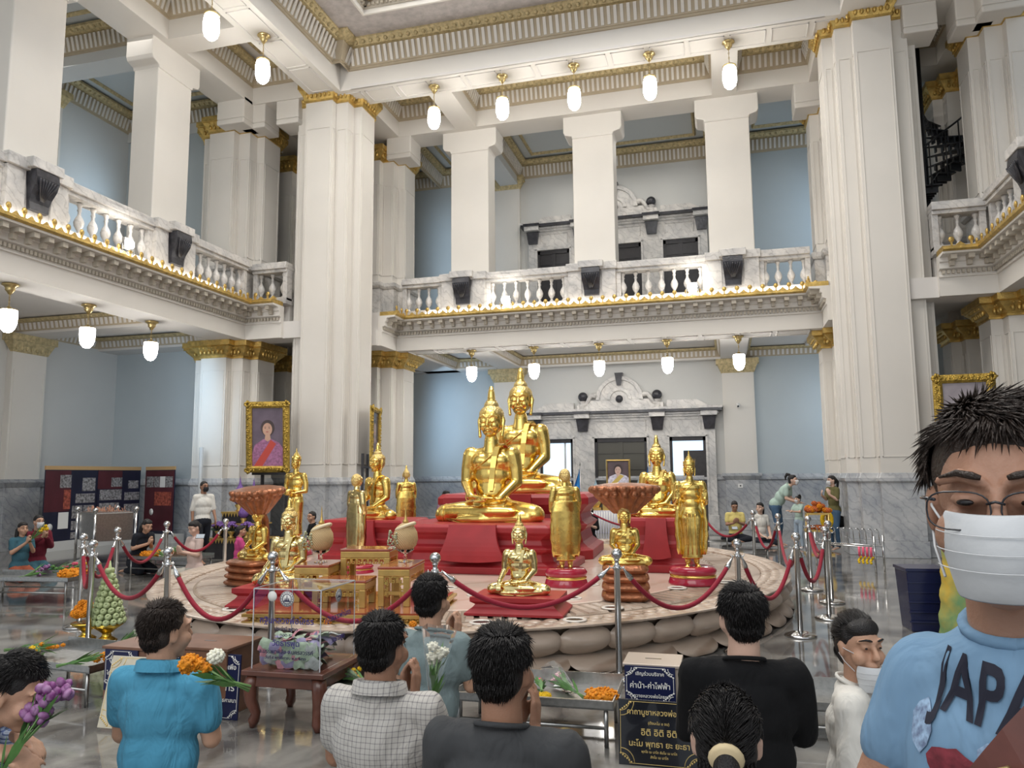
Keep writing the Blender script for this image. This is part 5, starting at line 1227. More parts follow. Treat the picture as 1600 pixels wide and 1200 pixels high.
a = onZ(1025, 1199); sign('black board with gold Thai verse at the lower right', (a.x+.02, a.y, 0), .0, .46, .355, M_black, M_goldtext, [('คาถาบูชาหลวงพ่อโสธร', .05, .275, .36), ('(ตั้งนะโม ๓ จบ)', .02, .225, .12), ('อิติ อิติ อิติ', .04, .165, .20), ('นะโม พุทธา ยะ ยะธา', .04, .105, .34), ('พุทโธ เม นาโถ ธัมโม เม นาโถ', .02, .072, .20), ('สังโฆ เม นาโถ', .02, .045, .10)], lean=-.10)

# ------------------------------------------------------------------ framed portraits
M_frame = mat('ornate_gilt_frame', (.62, .42, .09), .35, .8, nscale=14, namt=.45, bump=.8, bscale=40)
def portrait(label, loc, rz, w, h, fr, bg, skin, hair, cloth, sash=None, lean=0.0, plain=False, bun=False):
    t = empty('framed_portrait', loc, rz, label, 'picture'); t.rotation_euler = (lean, 0, rz)
    m = MB(); e = fr
    m.sweep([(-w/2+e, e), (-w/2+e, h-e), (w/2-e, h-e), (w/2-e, e)], [(0, 0), (0, .05), (-e*.3, .075), (-e*.7, .06), (-e, .03), (-e, 0), (0, 0)], closed=True, M=Matrix.Rotation(pi/2, 4, 'X'))
    if not plain:
        rnd = random.Random(4)
        for (ax, az, bx_, bz, n) in ((-w/2+e/2, e/2, -w/2+e/2, h-e/2, int(h/.045)), (w/2-e/2, e/2, w/2-e/2, h-e/2, int(h/.045)), (-w/2+e/2, e/2, w/2-e/2, e/2, int(w/.045)), (-w/2+e/2, h-e/2, w/2-e/2, h-e/2, int(w/.045))):
            for i in range(n): f = (i+.5)/n; m.ball((ax+(bx_-ax)*f+rnd.uniform(-1, 1)*e*.25, -.065, az+(bz-az)*f+rnd.uniform(-1, 1)*e*.25), 1, 6, 4, (.03, .025, .022), rot=Euler((0, rnd.uniform(0, 3), 0)))
        for sx in (-1, 1):
            for sz in (0, 1):
                cx = sx*(w/2-e*.4); cz = e*.4 if sz == 0 else h-e*.4
                for q in range(7): a = q*.9; m.ball((cx+cos(a)*e*.35, -.07, cz+sin(a)*e*.35), 1, 6, 4, (.05, .03, .03), rot=Euler((0, a, 0)))
    m.build('gilt_frame', M_frame if not plain else M_goldpaint, t)
    m = MB(); m.box(-w/2+e*.9, w/2-e*.9, -.02, -.002, e*.9, h-e*.9); pic = m.build('picture', mat('portrait_background', bg, .25, nscale=3, namt=.25), t)
    iw = w/2-e; ih = h-2*e; cz = e
    def flat(pts, y, mm, nm):
        q = MB(); q.add([(x, y, z) for x, z in pts], [tuple(range(len(pts)))]); o = q.build(nm, mm, pic); return o
    def el(cx, cz_, rx, rz_, n=24): return [(cx+rx*cos(2*pi*k/n), cz_+rz_*sin(2*pi*k/n)) for k in range(n)]
    M_s = mat('painted_skin', skin, .4, nscale=6/w, namt=.1); M_h = mat('painted_hair', hair, .4); M_c = mat('painted_dress', cloth, .4, nscale=22, namt=.5, col2=tuple(min(1, c*1.7) for c in cloth))
    fy = cz+ih*(.64 if not plain else .62); fr_ = min(iw*.36, ih*.13) if not plain else ih*.15
    flat([(-iw, cz), (iw, cz), (iw, cz+ih*.30), (iw*.72, cz+ih*.40), (iw*.2, cz+ih*.47), (-iw*.3, cz+ih*.46), (-iw*.85, cz+ih*.36), (-iw, cz+ih*.22)], -.0215, M_c, 'painted_dress')
    flat(el(.0, fy+.02, fr_*1.25, fr_*1.45), -.022, M_h, 'painted_hair')
    if bun: flat(el(fr_*1.0, fy+fr_*.7, fr_*.5, fr_*.5), -.0222, M_h, 'painted_hair')
    flat([(-fr_*.4, fy-fr_*.9), (fr_*.4, fy-fr_*.9), (fr_*.55, fy-fr_*1.9), (0, fy-fr_*2.3), (-fr_*.55, fy-fr_*1.9)], -.0222, M_s, 'painted_neck')
    flat(el(-fr_*.05, fy-fr_*.1, fr_*.86, fr_*1.15), -.0225, M_s, 'painted_face')
    for s in (-1, 1):
        flat(el(-fr_*.08+s*fr_*.36, fy+fr_*.12, fr_*.15, fr_*.06, 10), -.023, M_h, 'painted_eye'); flat(el(-fr_*.08+s*fr_*.36, fy+fr_*.34, fr_*.2, fr_*.035, 10), -.023, M_h, 'painted_brow')
    flat([(-fr_*.14, fy-fr_*.2), (fr_*.0, fy-fr_*.26), (-fr_*.03, fy+fr_*.1)], -.023, mat('painted_shade', tuple(c*.8 for c in skin), .4), 'painted_nose')
    flat(el(-fr_*.08, fy-fr_*.55, fr_*.26, fr_*.08, 12), -.023, mat('painted_lips', (.45, .10, .10), .4), 'painted_mouth')
    if sash: flat([(-iw*.9, cz), (-iw*.35, cz), (iw*.55, cz+ih*.38), (iw*.2, cz+ih*.45)], -.0225, mat('painted_sash', sash, .4), 'painted_sash')
    return t
def ax_z(px, py, Y): q = onY(px, py, Y); return q
Yp = 15.9; a = onY(419, 738, Yp); b = onY(419, 628, Yp); wl = onY(449, 690, Yp).x-onY(389, 690, Yp).x
portrait('tall gilt framed portrait of a smiling woman in uniform with a red sash, left', (a.x, Yp, a.z), .25, wl, b.z-a.z, .15, (.17, .13, .17), (.62, .38, .28), (.07, .05, .05), (.28, .12, .22), (.55, .08, .06), lean=.10)
Yp = 16.1; a = onY(1512, 700, Yp); b = onY(1512, 585, Yp); wl = onY(1562, 640, Yp).x-onY(1464, 640, Yp).x
portrait('large gilt framed portrait of a young woman with upswept hair, right edge', (a.x, Yp, a.z-.35), -.05, wl, b.z-a.z+.35, .16, (.42, .37, .40), (.72, .50, .42), (.06, .045, .05), (.50, .42, .38), None, lean=.04, bun=True)
a = onX(584, 728, P1[0]+1.25); b = onX(584, 636, P1[0]+1.25)
portrait('gilt framed portrait seen edge on beside the white pillar, behind the flame statue', (a.x, a.y, a.z), pi/2+.25, 1.1, b.z-a.z, .13, (.06, .04, .05), (.5, .35, .3), (.05, .04, .04), (.1, .06, .08))
t = empty('portrait_stand', (a.x-.1, a.y+.02, 0), pi/2+.25, 'dark easel stand carrying the edge-on gilt portrait', 'stand'); m = MB(); m.box(-.35, .35, -.03, .16, a.z-.06, a.z-.002); m.build('ledge', M_dark_wood, t)
for sx in (-1, 1): m = MB(); m.box(sx*.3-.03, sx*.3+.03, .10, .16, 0, a.z+.3); m.build('upright', M_dark_wood, t)
for nm, px, Yq, zz in (('portrait_stand', 419, 15.98, None), ('portrait_stand', 1512, 16.18, None)):
    a = onY(px, 738 if px < 1000 else 700, Yq-.08); t = empty('portrait_stand', (a.x, Yq+.20, 0), 0, 'dark easel stand carrying the %s gilt portrait' % ('left' if px < 1000 else 'right'), 'stand')
    for sx in (-1, 1):
        m = MB(); m.box(sx*.33-.03, sx*.33+.03, -.03, .03, 0, 2.4 if px < 1000 else 2.3); m.build('upright', M_dark_wood, t)
    m = MB(); m.box(-.45, .45, -.26, .03, a.z-.06-(.0 if px < 1000 else .35), a.z-.002-(.0 if px < 1000 else .35)); m.build('ledge', M_dark_wood, t)
    m = MB(); m.box(-.45, .45, -.04, .0, .25, .31); m.build('crossbar', M_dark_wood, t)
# dark drapery stand behind the brown hood
# ------------------------------------------------------------------ altar before the marble portal
Ya = 22.6; c = onY(965, 790, Ya)
t = empty('altar_stand', (c.x, Ya, 0), 0, 'tiered white and gold altar in front of the marble portal carrying a portrait', 'altar')
m = MB(); m.box(-.95, .95, -.35, .35, 0, .62); m.build('white_skirt', mat('white_lilac_cloth', (.60, .58, .66), .7), t)
m = MB()
for i in range(26): m.tube([(-.93+i*1.86/25, -.355, .02), (-.93+i*1.86/25, -.36, .6)], .022, 6)
m.build('pleats', M_white, t)
for k in (-1, 1):
    m = MB(); m.box(k*.62-.16, k*.62+.16, -.16, .16, .62, .70); m.frust(k*.62-.08, k*.62+.08, -.08, .08, .70, .82, .06); m.box(k*.62-.15, k*.62+.15, -.15, .15, .82, .9); m.frust(k*.62-.06, k*.62+.06, -.06, .06, .9, 1.0, .05); m.build('gilt_tier', M_goldpaint, t)
m = MB(); m.box(-.42, .42, -.12, .25, .62, 1.28); m.build('centre_block', M_goldpaint, t)
a = onY(966, 752, Ya-.05); b = onY(966, 710, Ya-.05); wl = onY(985, 730, Ya).x-onY(947, 730, Ya).x
portrait('small gold framed portrait of a woman in a yellow sash on the altar', (a.x, Ya-.0, 1.29), 0, wl, b.z-a.z+.02, .05, (.13, .09, .10), (.70, .48, .40), (.05, .03, .03), (.50, .48, .56), (.65, .48, .12), plain=True)
M_bluewhite = mat('pale_blue_porcelain', (.34, .50, .58), .25, nscale=40, namt=.5)
def finial_vase(label, x, y, z, s, m_, grp):
    t = empty('pointed_flower_vase', (x, y, z), 0, label, 'vase', grp, s)
    m = MB(); m.lathe([(.07, 0), (.08, .02), (.05, .05), (.10, .12), (.06, .16)], 16); m.build('bowl', M_goldpaint, t)
    m = MB(); m.lathe([(.07, .15), (.15, .22), (.16, .30), (.12, .40), (.06, .50), (.03, .56), (.012, .66), (0, .74)], 16); m.build('flower_cone', m_, t); return t
for k, px in enumerate((940, 987)):
    q = onY(px, 780, Ya-.1); finial_vase('pale blue pointed vase %s the small altar portrait' % ('left of' if k == 0 else 'right of'), c.x+(-.62 if k == 0 else .62), Ya-.05, 1.0, .75, M_bluewhite, 'pale blue altar vases')
M_bluef = mat('blue_flowers', (.10, .22, .48), .7, nscale=50, namt=.6); M_purple = mat('purple_flowers', (.24, .12, .42), .7, nscale=50, namt=.6); M_leafd = mat('dark_leaves', (.035, .07, .04), .6)
def bouquet(label, x, y, z, s, m_, n=46, seed=1, grp=None, bowl=M_goldpaint):
    t = empty('flower_bouquet', (x, y, z), 0, label, 'flowers', grp, s); rnd = random.Random(seed)
    m = MB(); m.lathe([(.06, 0), (.065, .02), (.03, .05), (.07, .11), (.09, .14), (.0, .135)], 16); m.build('gold_bowl', bowl, t)
    m = MB(); 
    for i in range(n):
        a = rnd.uniform(0, 6.28); e = rnd.uniform(.0, 1.3); r = .13+.02*rnd.random(); p_ = (r*cos(a)*sin(e), r*sin(a)*sin(e), .20+r*cos(e)*.8); m.ball(p_, 1, 6, 4, (.032, .032, .022), rot=Euler((rnd.random(), rnd.random(), 0)))
    m.build('blossoms', m_, t)
    m = MB()
    for i in range(16):
        a = rnd.uniform(0, 6.28); m.add([(.03*cos(a), .03*sin(a), .13), (.15*cos(a-.2), .15*sin(a-.2), .2), (.19*cos(a), .19*sin(a), .17), (.15*cos(a+.2), .15*sin(a+.2), .16)], [(0, 1, 2, 3)])
    m.build('leaves', M_leafd, t); return t
for i, (px, py) in enumerate(((905, 830), (912, 836), (1005, 830))):
    q = onY(px, py, Ya-.45); bouquet(('blue flower bouquet left of the right brown hood', 'lower blue flower bouquet beside the altar cloth', 'blue flower bouquet right of the altar portrait')[i], (c.x-1.02, c.x-.88, c.x+.88)[i], (Ya-.1, Ya-.26, Ya-.26)[i], (.785, .625, .625)[i], 1.1, M_bluef, seed=i, grp='blue altar bouquets')
t = empty('altar_side_stand', (c.x-1.02, Ya-.1, 0), 0, 'narrow gilt stand under the left blue bouquet', 'stand'); m = MB(); m.box(-.14, .14, -.14, .14, 0, .74); m.box(-.18, .18, -.18, .18, .74, .78); m.build('post', M_goldpaint, t)
def flag(label, px, py, Y, col):
    q = onY(px, py, Y); t = empty('flag_on_pole', (q.x, Y, 0), 0, label, 'flag', 'blue and yellow flags at the portal')
    m = MB(); m.tube([(0, 0, 0), (0, 0, q.z)], .012, 8); m.lathe([(.02, 0), (.025, .04), (0, .12)], 8, (0, 0, q.z)); m.build('pole', M_steel_dull, t)
    m = MB(); vs = []; n = 14
    for i in range(n):
        z = q.z-.04-(q.z-1.0)*i/(n-1)
        for j in range(8): vs.append((-.0-(.05+.36*i/(n-1))*j/7*.9, .05*sin(j*1.5+i*.15), z-.03*j))
    m.add(vs, [(i*8+j, i*8+j+1, (i+1)*8+j+1, (i+1)*8+j) for i in range(n-1) for j in range(7)], True); m.build('cloth', mat('blue_flag', col, .7), t)
    m = MB(); m.lathe([(.14, 0), (.14, .03), (.02, .06)], 16); m.build('foot', M_steel_dull, t)
flag('bright blue flag right of the golden monk seen from behind', 906, 727, 21.6, (.03, .22, .55)); flag('blue flag behind the right seated golden statue', 1013, 722, 21.9, (.06, .2, .5))

# left tiered flower altar under the portrait
q = onZ(385, 868); Yl = 14.2
def lx(px): return onY(px, 800, Yl).x
t = empty('tiered_altar', (lx(372), Yl, 0), 0, 'tiered dark and gilt altar with purple flowers under the left portrait', 'altar')
for (a_, b_, h0, h1, d) in ((-.55, .75, 0, .42, .35), (-.42, .62, .42, .72, .25), (-.25, .45, .72, .95, .18)):
    m = MB(); m.box(a_, b_, -d, d, h0, h1-.03); m.build('tier', M_dark_wood, t); m = MB(); m.box(a_-.02, b_+.02, -d-.02, d+.02, h1-.03, h1)
    for i in range(int((b_-a_)/.07)): m.add([(a_+.07*i, -d-.025, h1-.03), (a_+.07*i+.06, -d-.025, h1-.03), (a_+.07*i+.03, -d-.025, h1-.11)], [(0, 1, 2)])
    m.build('gilt_edge', M_goldpaint, t)
for i, (px, z, s) in enumerate(((374, .95, 1.0), (418, .95, .95), (390, .72, .7))):
    finial_vase(('purple pointed flower vase left of the left brown hood', 'purple pointed flower vase right of the left brown hood', 'low purple pointed flower vase on the tiered altar')[i], min(lx(px), lx(372)+.36) if i == 1 else lx(px), Yl if i < 2 else Yl-.2, z+.004, s, M_purple, 'purple pointed vases')
for i, (px, z) in enumerate(((357, .42), (376, .42), (400, .42))):
    bouquet('purple orchid bouquet on the tiered altar, %s' % ('left', 'middle', 'right')[i], lx(px), Yl-.30, z+.004, 1.0, M_purple, seed=10+i, grp='purple bouquets')

# ------------------------------------------------------------------ left aisle: exhibition boards, burner, pole
M_maroon = mat('maroon_print', (.10, .022, .03), .45, nscale=2, namt=.3); M_navyprint = mat('dark_navy_print', (.018, .02, .045), .45, nscale=2, namt=.3)
M_header = mat('orange_header_strip', (.55, .35, .16), .5); M_photo = mat('monochrome_photo', (.42, .40, .40), .5, nscale=18, namt=.8); M_photo2 = mat('red_tinted_photo', (.5, .12, .08), .5, nscale=14, namt=.7)
def board(label, x0, y0, x1, y1, h, panels_, pics, circles):
    A = Vector((x0, y0)); B = Vector((x1, y1)); L = (B-A).length; d = (B-A)/L
    t = empty('exhibition_board', (x0, y0, 0), atan2(d.y, d.x), label, 'display board', 'exhibition boards')
    m = MB(); m.box(0, L, .0, .03, .22, h); m.build('panel', M_navyprint, t)
    m = MB(); m.box(-.01, L+.01, -.004, .034, h-.08, h+.01); m.build('header_strip', M_header, t)
    for a_, b_, z0, z1 in panels_: m = MB(); m.box(a_*L, b_*L, -.003, 0, z0, z1); m.build('maroon_field', M_maroon, t)
    for a_, b_, z0, z1, k in pics: m = MB(); m.box(a_*L, b_*L, -.006, -.003, z0, z1); m.build('printed_picture', (M_photo, M_photo2, M_white)[k], t)
    for a_, z in circles: m = MB(); m.lathe([(0, 0), (.085, 0), (.085, .003), (0, .003)], 24, M=Matrix.Translation((a_*L, -.006, z)) @ Matrix.Rotation(pi/2, 4, 'X')); m.build('white_disc', M_white, t)
    m = MB(); m.box(0, L, .0, .35, 0, .22); m.build('plinth_foot', M_wallwhite, t); return t
E1 = onZ(68, 868); E2 = onZ(152, 855); E3 = onZ(219, 846)
bw = Vector((-15.1, 14.0)); 
def bpt(px, X0=-15.0): 
    d = ray(px, 780); return (X0, d.y/d.x*X0)
b0 = bpt(69); b1 = bpt(151); b2 = bpt(218, -15.0); b3 = bpt(226, -14.9); b4 = bpt(271, -13.7)
hz = 1.95
board('dark exhibition board at the far left with maroon field, behind the kneeling couple', b0[0], b0[1], b1[0], b1[1]-.01, hz, [(.0, .47, .9, 1.85)], [(.27, .48, 1.45, 1.75, 0), (.35, .48, .95, 1.4, 1), (.70, .96, 1.36, 1.68, 0), (.58, .96, 1.08, 1.3, 0), (.52, .72, .72, 1.02, 0), (.74, .95, .72, 1.02, 0), (.52, .68, .45, .66, 0), (.27, .46, .5, .88, 2), (.52, .62, .25, .40, 0)], [(.12, .55)])
board('dark exhibition board in the middle, above the steel incense tank', b1[0], b1[1]+.01, b2[0], b2[1], hz, [(.0, .55, 1.4, 1.85)], [(.3, .55, 1.45, 1.68, 0), (.05, .55, 1.12, 1.38, 0), (.05, .5, .75, 1.05, 0), (.7, .95, 1.4, 1.6, 0), (.62, .98, 1.1, 1.3, 0), (.62, .98, .7, 1.0, 0)], [(.86, .68)])
board('brown exhibition board standing alone, right of the other two', b3[0], b3[1], b4[0], b4[1], hz, [(.0, 1.0, .3, 1.85)], [(.05, .30, 1.42, 1.7, 0), (.32, .50, 1.42, 1.7, 0), (.52, .70, 1.42, 1.7, 2), (.72, .95, 1.42, 1.7, 0), (.35, .92, .95, 1.3, 1)], [(.26, .78)])
t = empty('vertical_pipe', (onY(311, 800, 16.35).x, 16.35, 0), 0, 'grey vertical pipe in front of the left white pillar', 'pipe'); m = MB(); m.tube([(0, 0, .0), (0, 0, onY(311, 699, 16.35).z)], .05, 12); m.build('tube', mat('grey_pipe', (.42, .43, .43), .5), t); m = MB(); m.lathe([(.12, 0), (.12, .03), (.06, .05)], 16); m.build('floor_flange', M_steel_dull, t)
Yb_ = 13.0; xa = onY(134, 830, Yb_).x; xb = onY(197, 830, Yb_).x; zt_ = onY(165, 800, Yb_).z
t = empty('incense_tank', ((xa+xb)/2, Yb_, 0), -.5, 'brushed steel incense tank on posts with burning sticks, before the boards', 'incense burner'); w_ = (xb-xa)/2
m = MB(); m.box(-w_, w_, -.35, .35, zt_-.55, zt_); m.build('tank', M_steel_dull, t, .01)
for sx in (-1, 1):
    for sy in (-1, 1):
        m = MB(); m.tube([(sx*(w_+.03), sy*.38, 0), (sx*(w_+.03), sy*.38, zt_+.02)], .025, 10); m.ball((sx*(w_+.03), sy*.38, zt_+.06), .055, 12, 8); m.build('corner_post', M_steel, t)
m = MB(); rnd = random.Random(9); m.box(-w_+.03, w_-.03, -.32, .32, zt_-.02, zt_+.015)
m.build('ash_bed', mat('ash', (.25, .20, .18), .9, nscale=20, namt=.5), t)
m = MB()
for i in range(70): x = rnd.uniform(-w_*.8, w_*.8); y = rnd.uniform(-.28, .28); m.tube([(x, y, zt_), (x+rnd.uniform(-.08, .08), y+rnd.uniform(-.04, .04), zt_+rnd.uniform(.04, .13))], .006, 4)
m.build('incense_sticks', mat('incense_red', (.50, .25, .16), .7), t)
t['kind'] = None; del t['kind']

# ------------------------------------------------------------------ flowers and offerings
M_marig = mat('marigold_orange', (.85, .30, .01), .75, nscale=40, namt=.35, bump=.8, bscale=60); M_yellow = mat('yellow_flower', (.80, .52, .01), .7, nscale=40, namt=.3, bump=.5, bscale=60)
M_red = mat('red_rose', (.35, .01, .04), .6); M_pink = mat('pink_ribbon', (.75, .12, .20), .5); M_leaf = mat('leaf_green', (.10, .24, .06), .5, nscale=20, namt=.4); M_stem = mat('stem_green', (.16, .30, .10), .5)
M_wflower = mat('white_flower', (.75, .74, .62), .6); M_purp = mat('magenta_orchid', (.16, .02, .15), .55, nscale=25, namt=.6, col2=(.36, .20, .36)); M_film = mat('clear_wrap', (.95, .95, .95), .08, trans=.93, ior=1.1, spec=.9)
def pompon(mb, c, r, n=34, seed=0):
    rnd = random.Random(seed); mb.ball(c, r*.8, 10, 7, (1, 1, .8))
    for i in range(n):
        z = 1-2*(i+.5)/n; q = sqrt(1-z*z); a = i*2.4; p_ = (c[0]+r*.8*q*cos(a), c[1]+r*.8*q*sin(a), c[2]+r*.65*z); mb.ball(p_, 1, 5, 3, (r*.30, r*.30, r*.18), rot=Euler((rnd.random()*2, rnd.random()*2, 0)))
def flower(label, x, y, z, r, m_, grp=None):
    t = empty('marigold', (x, y, z), 0, label, 'flower', grp); m = MB(); pompon(m, (0, 0, r*.66), r, seed=int(abs(x*100))); m.build('petals', m_, t); return t
# marigold heap and custard apple pyramid at the left
def offering_bowl(t, s=1.0):
    m = MB(); m.lathe([(.10*s, 0), (.105*s, .015*s), (.05*s, .05*s), (.04*s, .08*s), (.09*s, .12*s), (.15*s, .16*s), (.16*s, .18*s), (.0, .17*s)], 20); m.build('footed_gold_bowl', gold('shiny_gold_foil', (.85, .58, .10), .15, .4), t)
fp = onZ(166, 1002); 
t = empty('fruit_stand', (fp.x, fp.y, 0), 0, 'footed gold bowl under the pyramid of pale green fruit', 'bowl'); offering_bowl(t, 1.0)
M_cust = mat('pale_green_fruit', (.46, .54, .28), .5, nscale=10, namt=.2, bump=.5, bscale=70)
mm = MB(); mm.lathe([(.0, -.030), (.022, -.026), (.034, -.006), (.033, .012), (.022, .026), (.010, .027), (.007, .018), (0, .017)], 12); fr_me = mm.mesh('custard_fruit', M_cust)
k = 0
for row in range(10):
    z = .205+.056*row; R = .15*(1-row/10.5); n = max(1, int(2*pi*R/.066))
    for i in range(n):
        a = 2*pi*(i+.5*(row % 2))/n; o = link('custard_apple', fr_me); o.location = (fp.x+R*cos(a), fp.y+R*sin(a), z); o.rotation_euler = (1.25*sin(a)*-1 if R > .03 else 0, 1.25*cos(a) if R > .03 else 0, 0)
        tag(o, 'pale green round fruit stacked in the pyramid on the gold bowl', 'fruit', 'fruit pyramid'); k += 1
t = empty('paper_cone', (fp.x, fp.y, .19), 0, 'green paper cone inside the fruit pyramid', 'cone'); m = MB(); m.lathe([(.12, 0), (.085, .2), (.04, .42), (.004, .62)], 20); m.build('cone', M_cust, t)
fq = onZ(128, 1000); t = empty('fruit_stand', (fq.x, fq.y+.05, 0), 0, 'footed gold bowl heaped with orange marigold garlands', 'bowl'); offering_bowl(t, .95)
M_gl = 'marigold heap on the left bowl'
rnd = random.Random(2)
for i in range(26):
    a = rnd.uniform(0, 6.28); r = .13*sqrt(rnd.random()); z = .17+.05*rnd.random()+(.15-r)*1.25*rnd.random()+.02
    t = flower('orange marigold bloom in the heap beside the green fruit pyramid', fq.x+r*cos(a)-.02, fq.y+.05+r*sin(a), z, .045, M_marig if i % 6 else M_red, M_gl)
def garland_ring(label, x, y, z, R, r, m_):
    t = empty('marigold_garland', (x, y, z), 0, label, 'garland'); m = MB(); n = 22
    m.tube([(R*cos(2*pi*k/24), R*sin(2*pi*k/24), r*.8) for k in range(25)], r*.8, 8, cap=False)
    rnd = random.Random(8)
    for i in range(n*9):
        a = rnd.uniform(0, 6.28); b_ = rnd.uniform(0, 6.28); m.ball(((R+r*cos(b_))*cos(a), (R+r*cos(b_))*sin(a), r*.8+r*sin(b_)*.8), 1, 5, 3, (r*.30, r*.30, r*.2), rot=Euler((b_, a, 0)))
    m.build('blooms', m_, t); return t
zt0 = .24; q = onZ(940, 1092, zt0); garland_ring('thick orange marigold ring lying on the right steel tray', q.x, q.y, zt0-.01, .070, .038, M_marig)
q = onZ(850, 1088, zt0); garland_ring('small yellow garland loop on the steel tray', q.x, q.y, zt0-.01, .03, .018, M_yellow)
g = onZ(294, 905); garland_ring('orange garland on the rear left steel table', g.x-1.1, g.y+.4, .30, .10, .06, M_marig)
g = onZ(104, 944); garland_ring('orange marigold ring at the right end of the couple table', g.x-.22, g.y+.30, .30, .11, .07, M_marig)
def spray(label, p, d, L, blooms, m_, stems=7, wrap=False, seed=0, r=.022, leafm=None, rollz=0, grp=None):
    """a tied bunch: p = tie point, d = direction of the flower heads"""
    t = empty('flower_bunch', p, 0, label, 'flowers', grp); rnd = random.Random(seed); d = Vector(d).normalized(); o_ = d.orthogonal().normalized(); u_ = d.cross(o_)
    m = MB()
    for i in range(stems):
        a = 6.28*i/stems; e = .10*L; m.tube([-d*L*.45+(o_*cos(a)+u_*sin(a))*.01, Vector((0, 0, 0)), d*L*.5+(o_*cos(a)+u_*sin(a))*e], .003, 4)
    m.build('stems', M_stem, t)
    m = MB()
    for i in range(blooms):
        a = rnd.uniform(0, 6.28); f = rnd.uniform(.45, 1.0); e = .16*L*f*rnd.uniform(.3, 1); c_ = d*L*f*.8+(o_*cos(a)+u_*sin(a))*e; pompon(m, c_, r, 14, i) if m_ not in (M_purp,) else [m.ball(c_+Vector((rnd.uniform(-1, 1), rnd.uniform(-1, 1), rnd.uniform(-1, 1)))*r*.8, 1, 6, 4, (r*.8, r*.5, r*.7), rot=Euler((rnd.random()*3, rnd.random()*3, 0))) for _ in range(4)]
    m.build('blossoms', m_, t)
    m = MB()
    for i in range(12):
        a = rnd.uniform(0, 6.28); q0 = d*L*rnd.uniform(-.3, .3); q1 = q0+d*L*rnd.uniform(.3, .6)+(o_*cos(a)+u_*sin(a))*L*.22; s_ = (o_*sin(a)-u_*cos(a))*.012
        m.add([q0-s_*.3, q0+s_*.3, (q0+q1)/2+s_, q1, (q0+q1)/2-s_], [(0, 1, 2, 3, 4)])
    m.build('leaves', leafm or M_leaf, t)
    if wrap:
        m = MB(); n = 10; vs = []
        for k in range(5):
            f = k/4; R = .012+.26*L*f
            for j in range(n): a = 6.28*j/n; vs.append(d*L*(-.15+1.1*f+.05*(j % 2)*f)+(o_*cos(a)+u_*sin(a))*R)
        m.add(vs, [(k*n+j, k*n+(j+1) % n, (k+1)*n+(j+1) % n, (k+1)*n+j) for k in range(4) for j in range(n)], False); m.build('clear_wrap', M_film, t)
    return t
def layd(label, px, py, z, ang, L, bl, m_, wrap=False, seed=0, r=.02):
    q = onZ(px, py, z); return spray(label, (q.x, q.y, z+.03), (cos(ang), sin(ang), .12), L, bl, m_, wrap=wrap, seed=seed, r=r)
layd('clear wrapped pink flowers lying on the steel tray left of the marigold ring', 895, 1085, zt0, 2.3, .30, 9, mat('pale_pink_flower', (.72, .45, .50), .6), True, 3)
layd('yellow blossoms with folded palm leaf on the tray beside the donation box', 510, 1063, zt0, .3, .32, 10, M_yellow, False, 4)
layd('wilted yellow flowers on the tray, right end', 560, 1066, zt0, 2.8, .26, 8, M_yellow, True, 5)
layd('green leafy bunch at the upper end of the lower left tray', 40, 1018, .28, .2, .40, 7, M_marig, False, 6)
layd('orange blossom bunch leaning on the wooden cabinet', 120, 1040, .28, .9, .30, 6, M_marig, False, 7, .03)
layd('yellow blossoms with red ribbon on the lower left tray', 60, 1030, .28, 2.6, .22, 6, M_yellow, False, 8, .025)
layd('coral and yellow flowers at the left end of the right tray', 845, 1080, zt0, 1.9, .2, 4, M_pink, False, 9)
for i, (px, py, mm_) in enumerate(((60, 897, M_leaf), (78, 894, M_pink), (92, 892, M_wflower), (105, 893, M_yellow), (38, 903, M_purp), (235, 872, M_marig), (258, 873, M_wflower), (285, 868, M_leaf))):
    layd(('leafy bunch on the couple table, left', 'pink bunch on the couple table', 'white wrapped bunch on the couple table', 'yellow bunch on the couple table', 'purple orchids at the left end of the couple table', 'orange blossoms on the rear left table', 'white blossoms on the rear left table', 'leafy bunch on the rear left table')[i], px, py, .30, .4*i, .5, 9, mm_, i == 2, 20+i, .03)
q = onZ(196, 1012); spray('clear wrapped lilies lying on the floor right of the fruit pyramid', (q.x, q.y, .08), (.5, .1, .3), .32, 5, M_wflower, wrap=True, seed=31, r=.03)
# small marigold lights on the platform edge
for i, (px, py) in enumerate(((645, 980), (512, 976))):
    q = onZ(px, py, PZ); flower(('single orange marigold on the platform rim left of the young man head', 'single orange marigold on the rim behind the donation box')[i], q.x, q.y, PZ, .035, M_marig)
# rear right: marigold pile on gilt stand, rack with garlands
q = onZ(1280, 866); Yr = q.y
t = empty('gilt_flower_stand', (q.x, q.y, 0), 0, 'gilt two-tier stand piled with orange flowers at the rear right', 'stand')
m = MB(); m.box(-.28, .28, -.22, .22, .0, .03); m.box(-.26, .26, -.20, .20, .46, .50); m.box(-.22, .22, -.18, .18, .80, .84); m.build('shelves', M_goldpaint, t)
for sx in (-1, 1):
    for sy in (-1, 1): m = MB(); m.tube([(sx*.2, sy*.16, 0), (sx*.2, sy*.16, .82)], .022, 8); m.build('leg', M_goldpaint, t)
rnd = random.Random(11)
M_orangef = mat('deep_orange_flower', (.62, .16, .04), .7, nscale=30, namt=.5)
for i in range(34):
    a = rnd.uniform(0, 6.28); r = .24*sqrt(rnd.random()); flower('orange bloom piled on the gilt stand beside the woman in olive', q.x+r*cos(a), q.y+r*sin(a)*.8, .845+(.24-r)*.9*rnd.random(), .06, M_orangef if i % 3 else M_marig, 'orange blooms on the gilt stand')
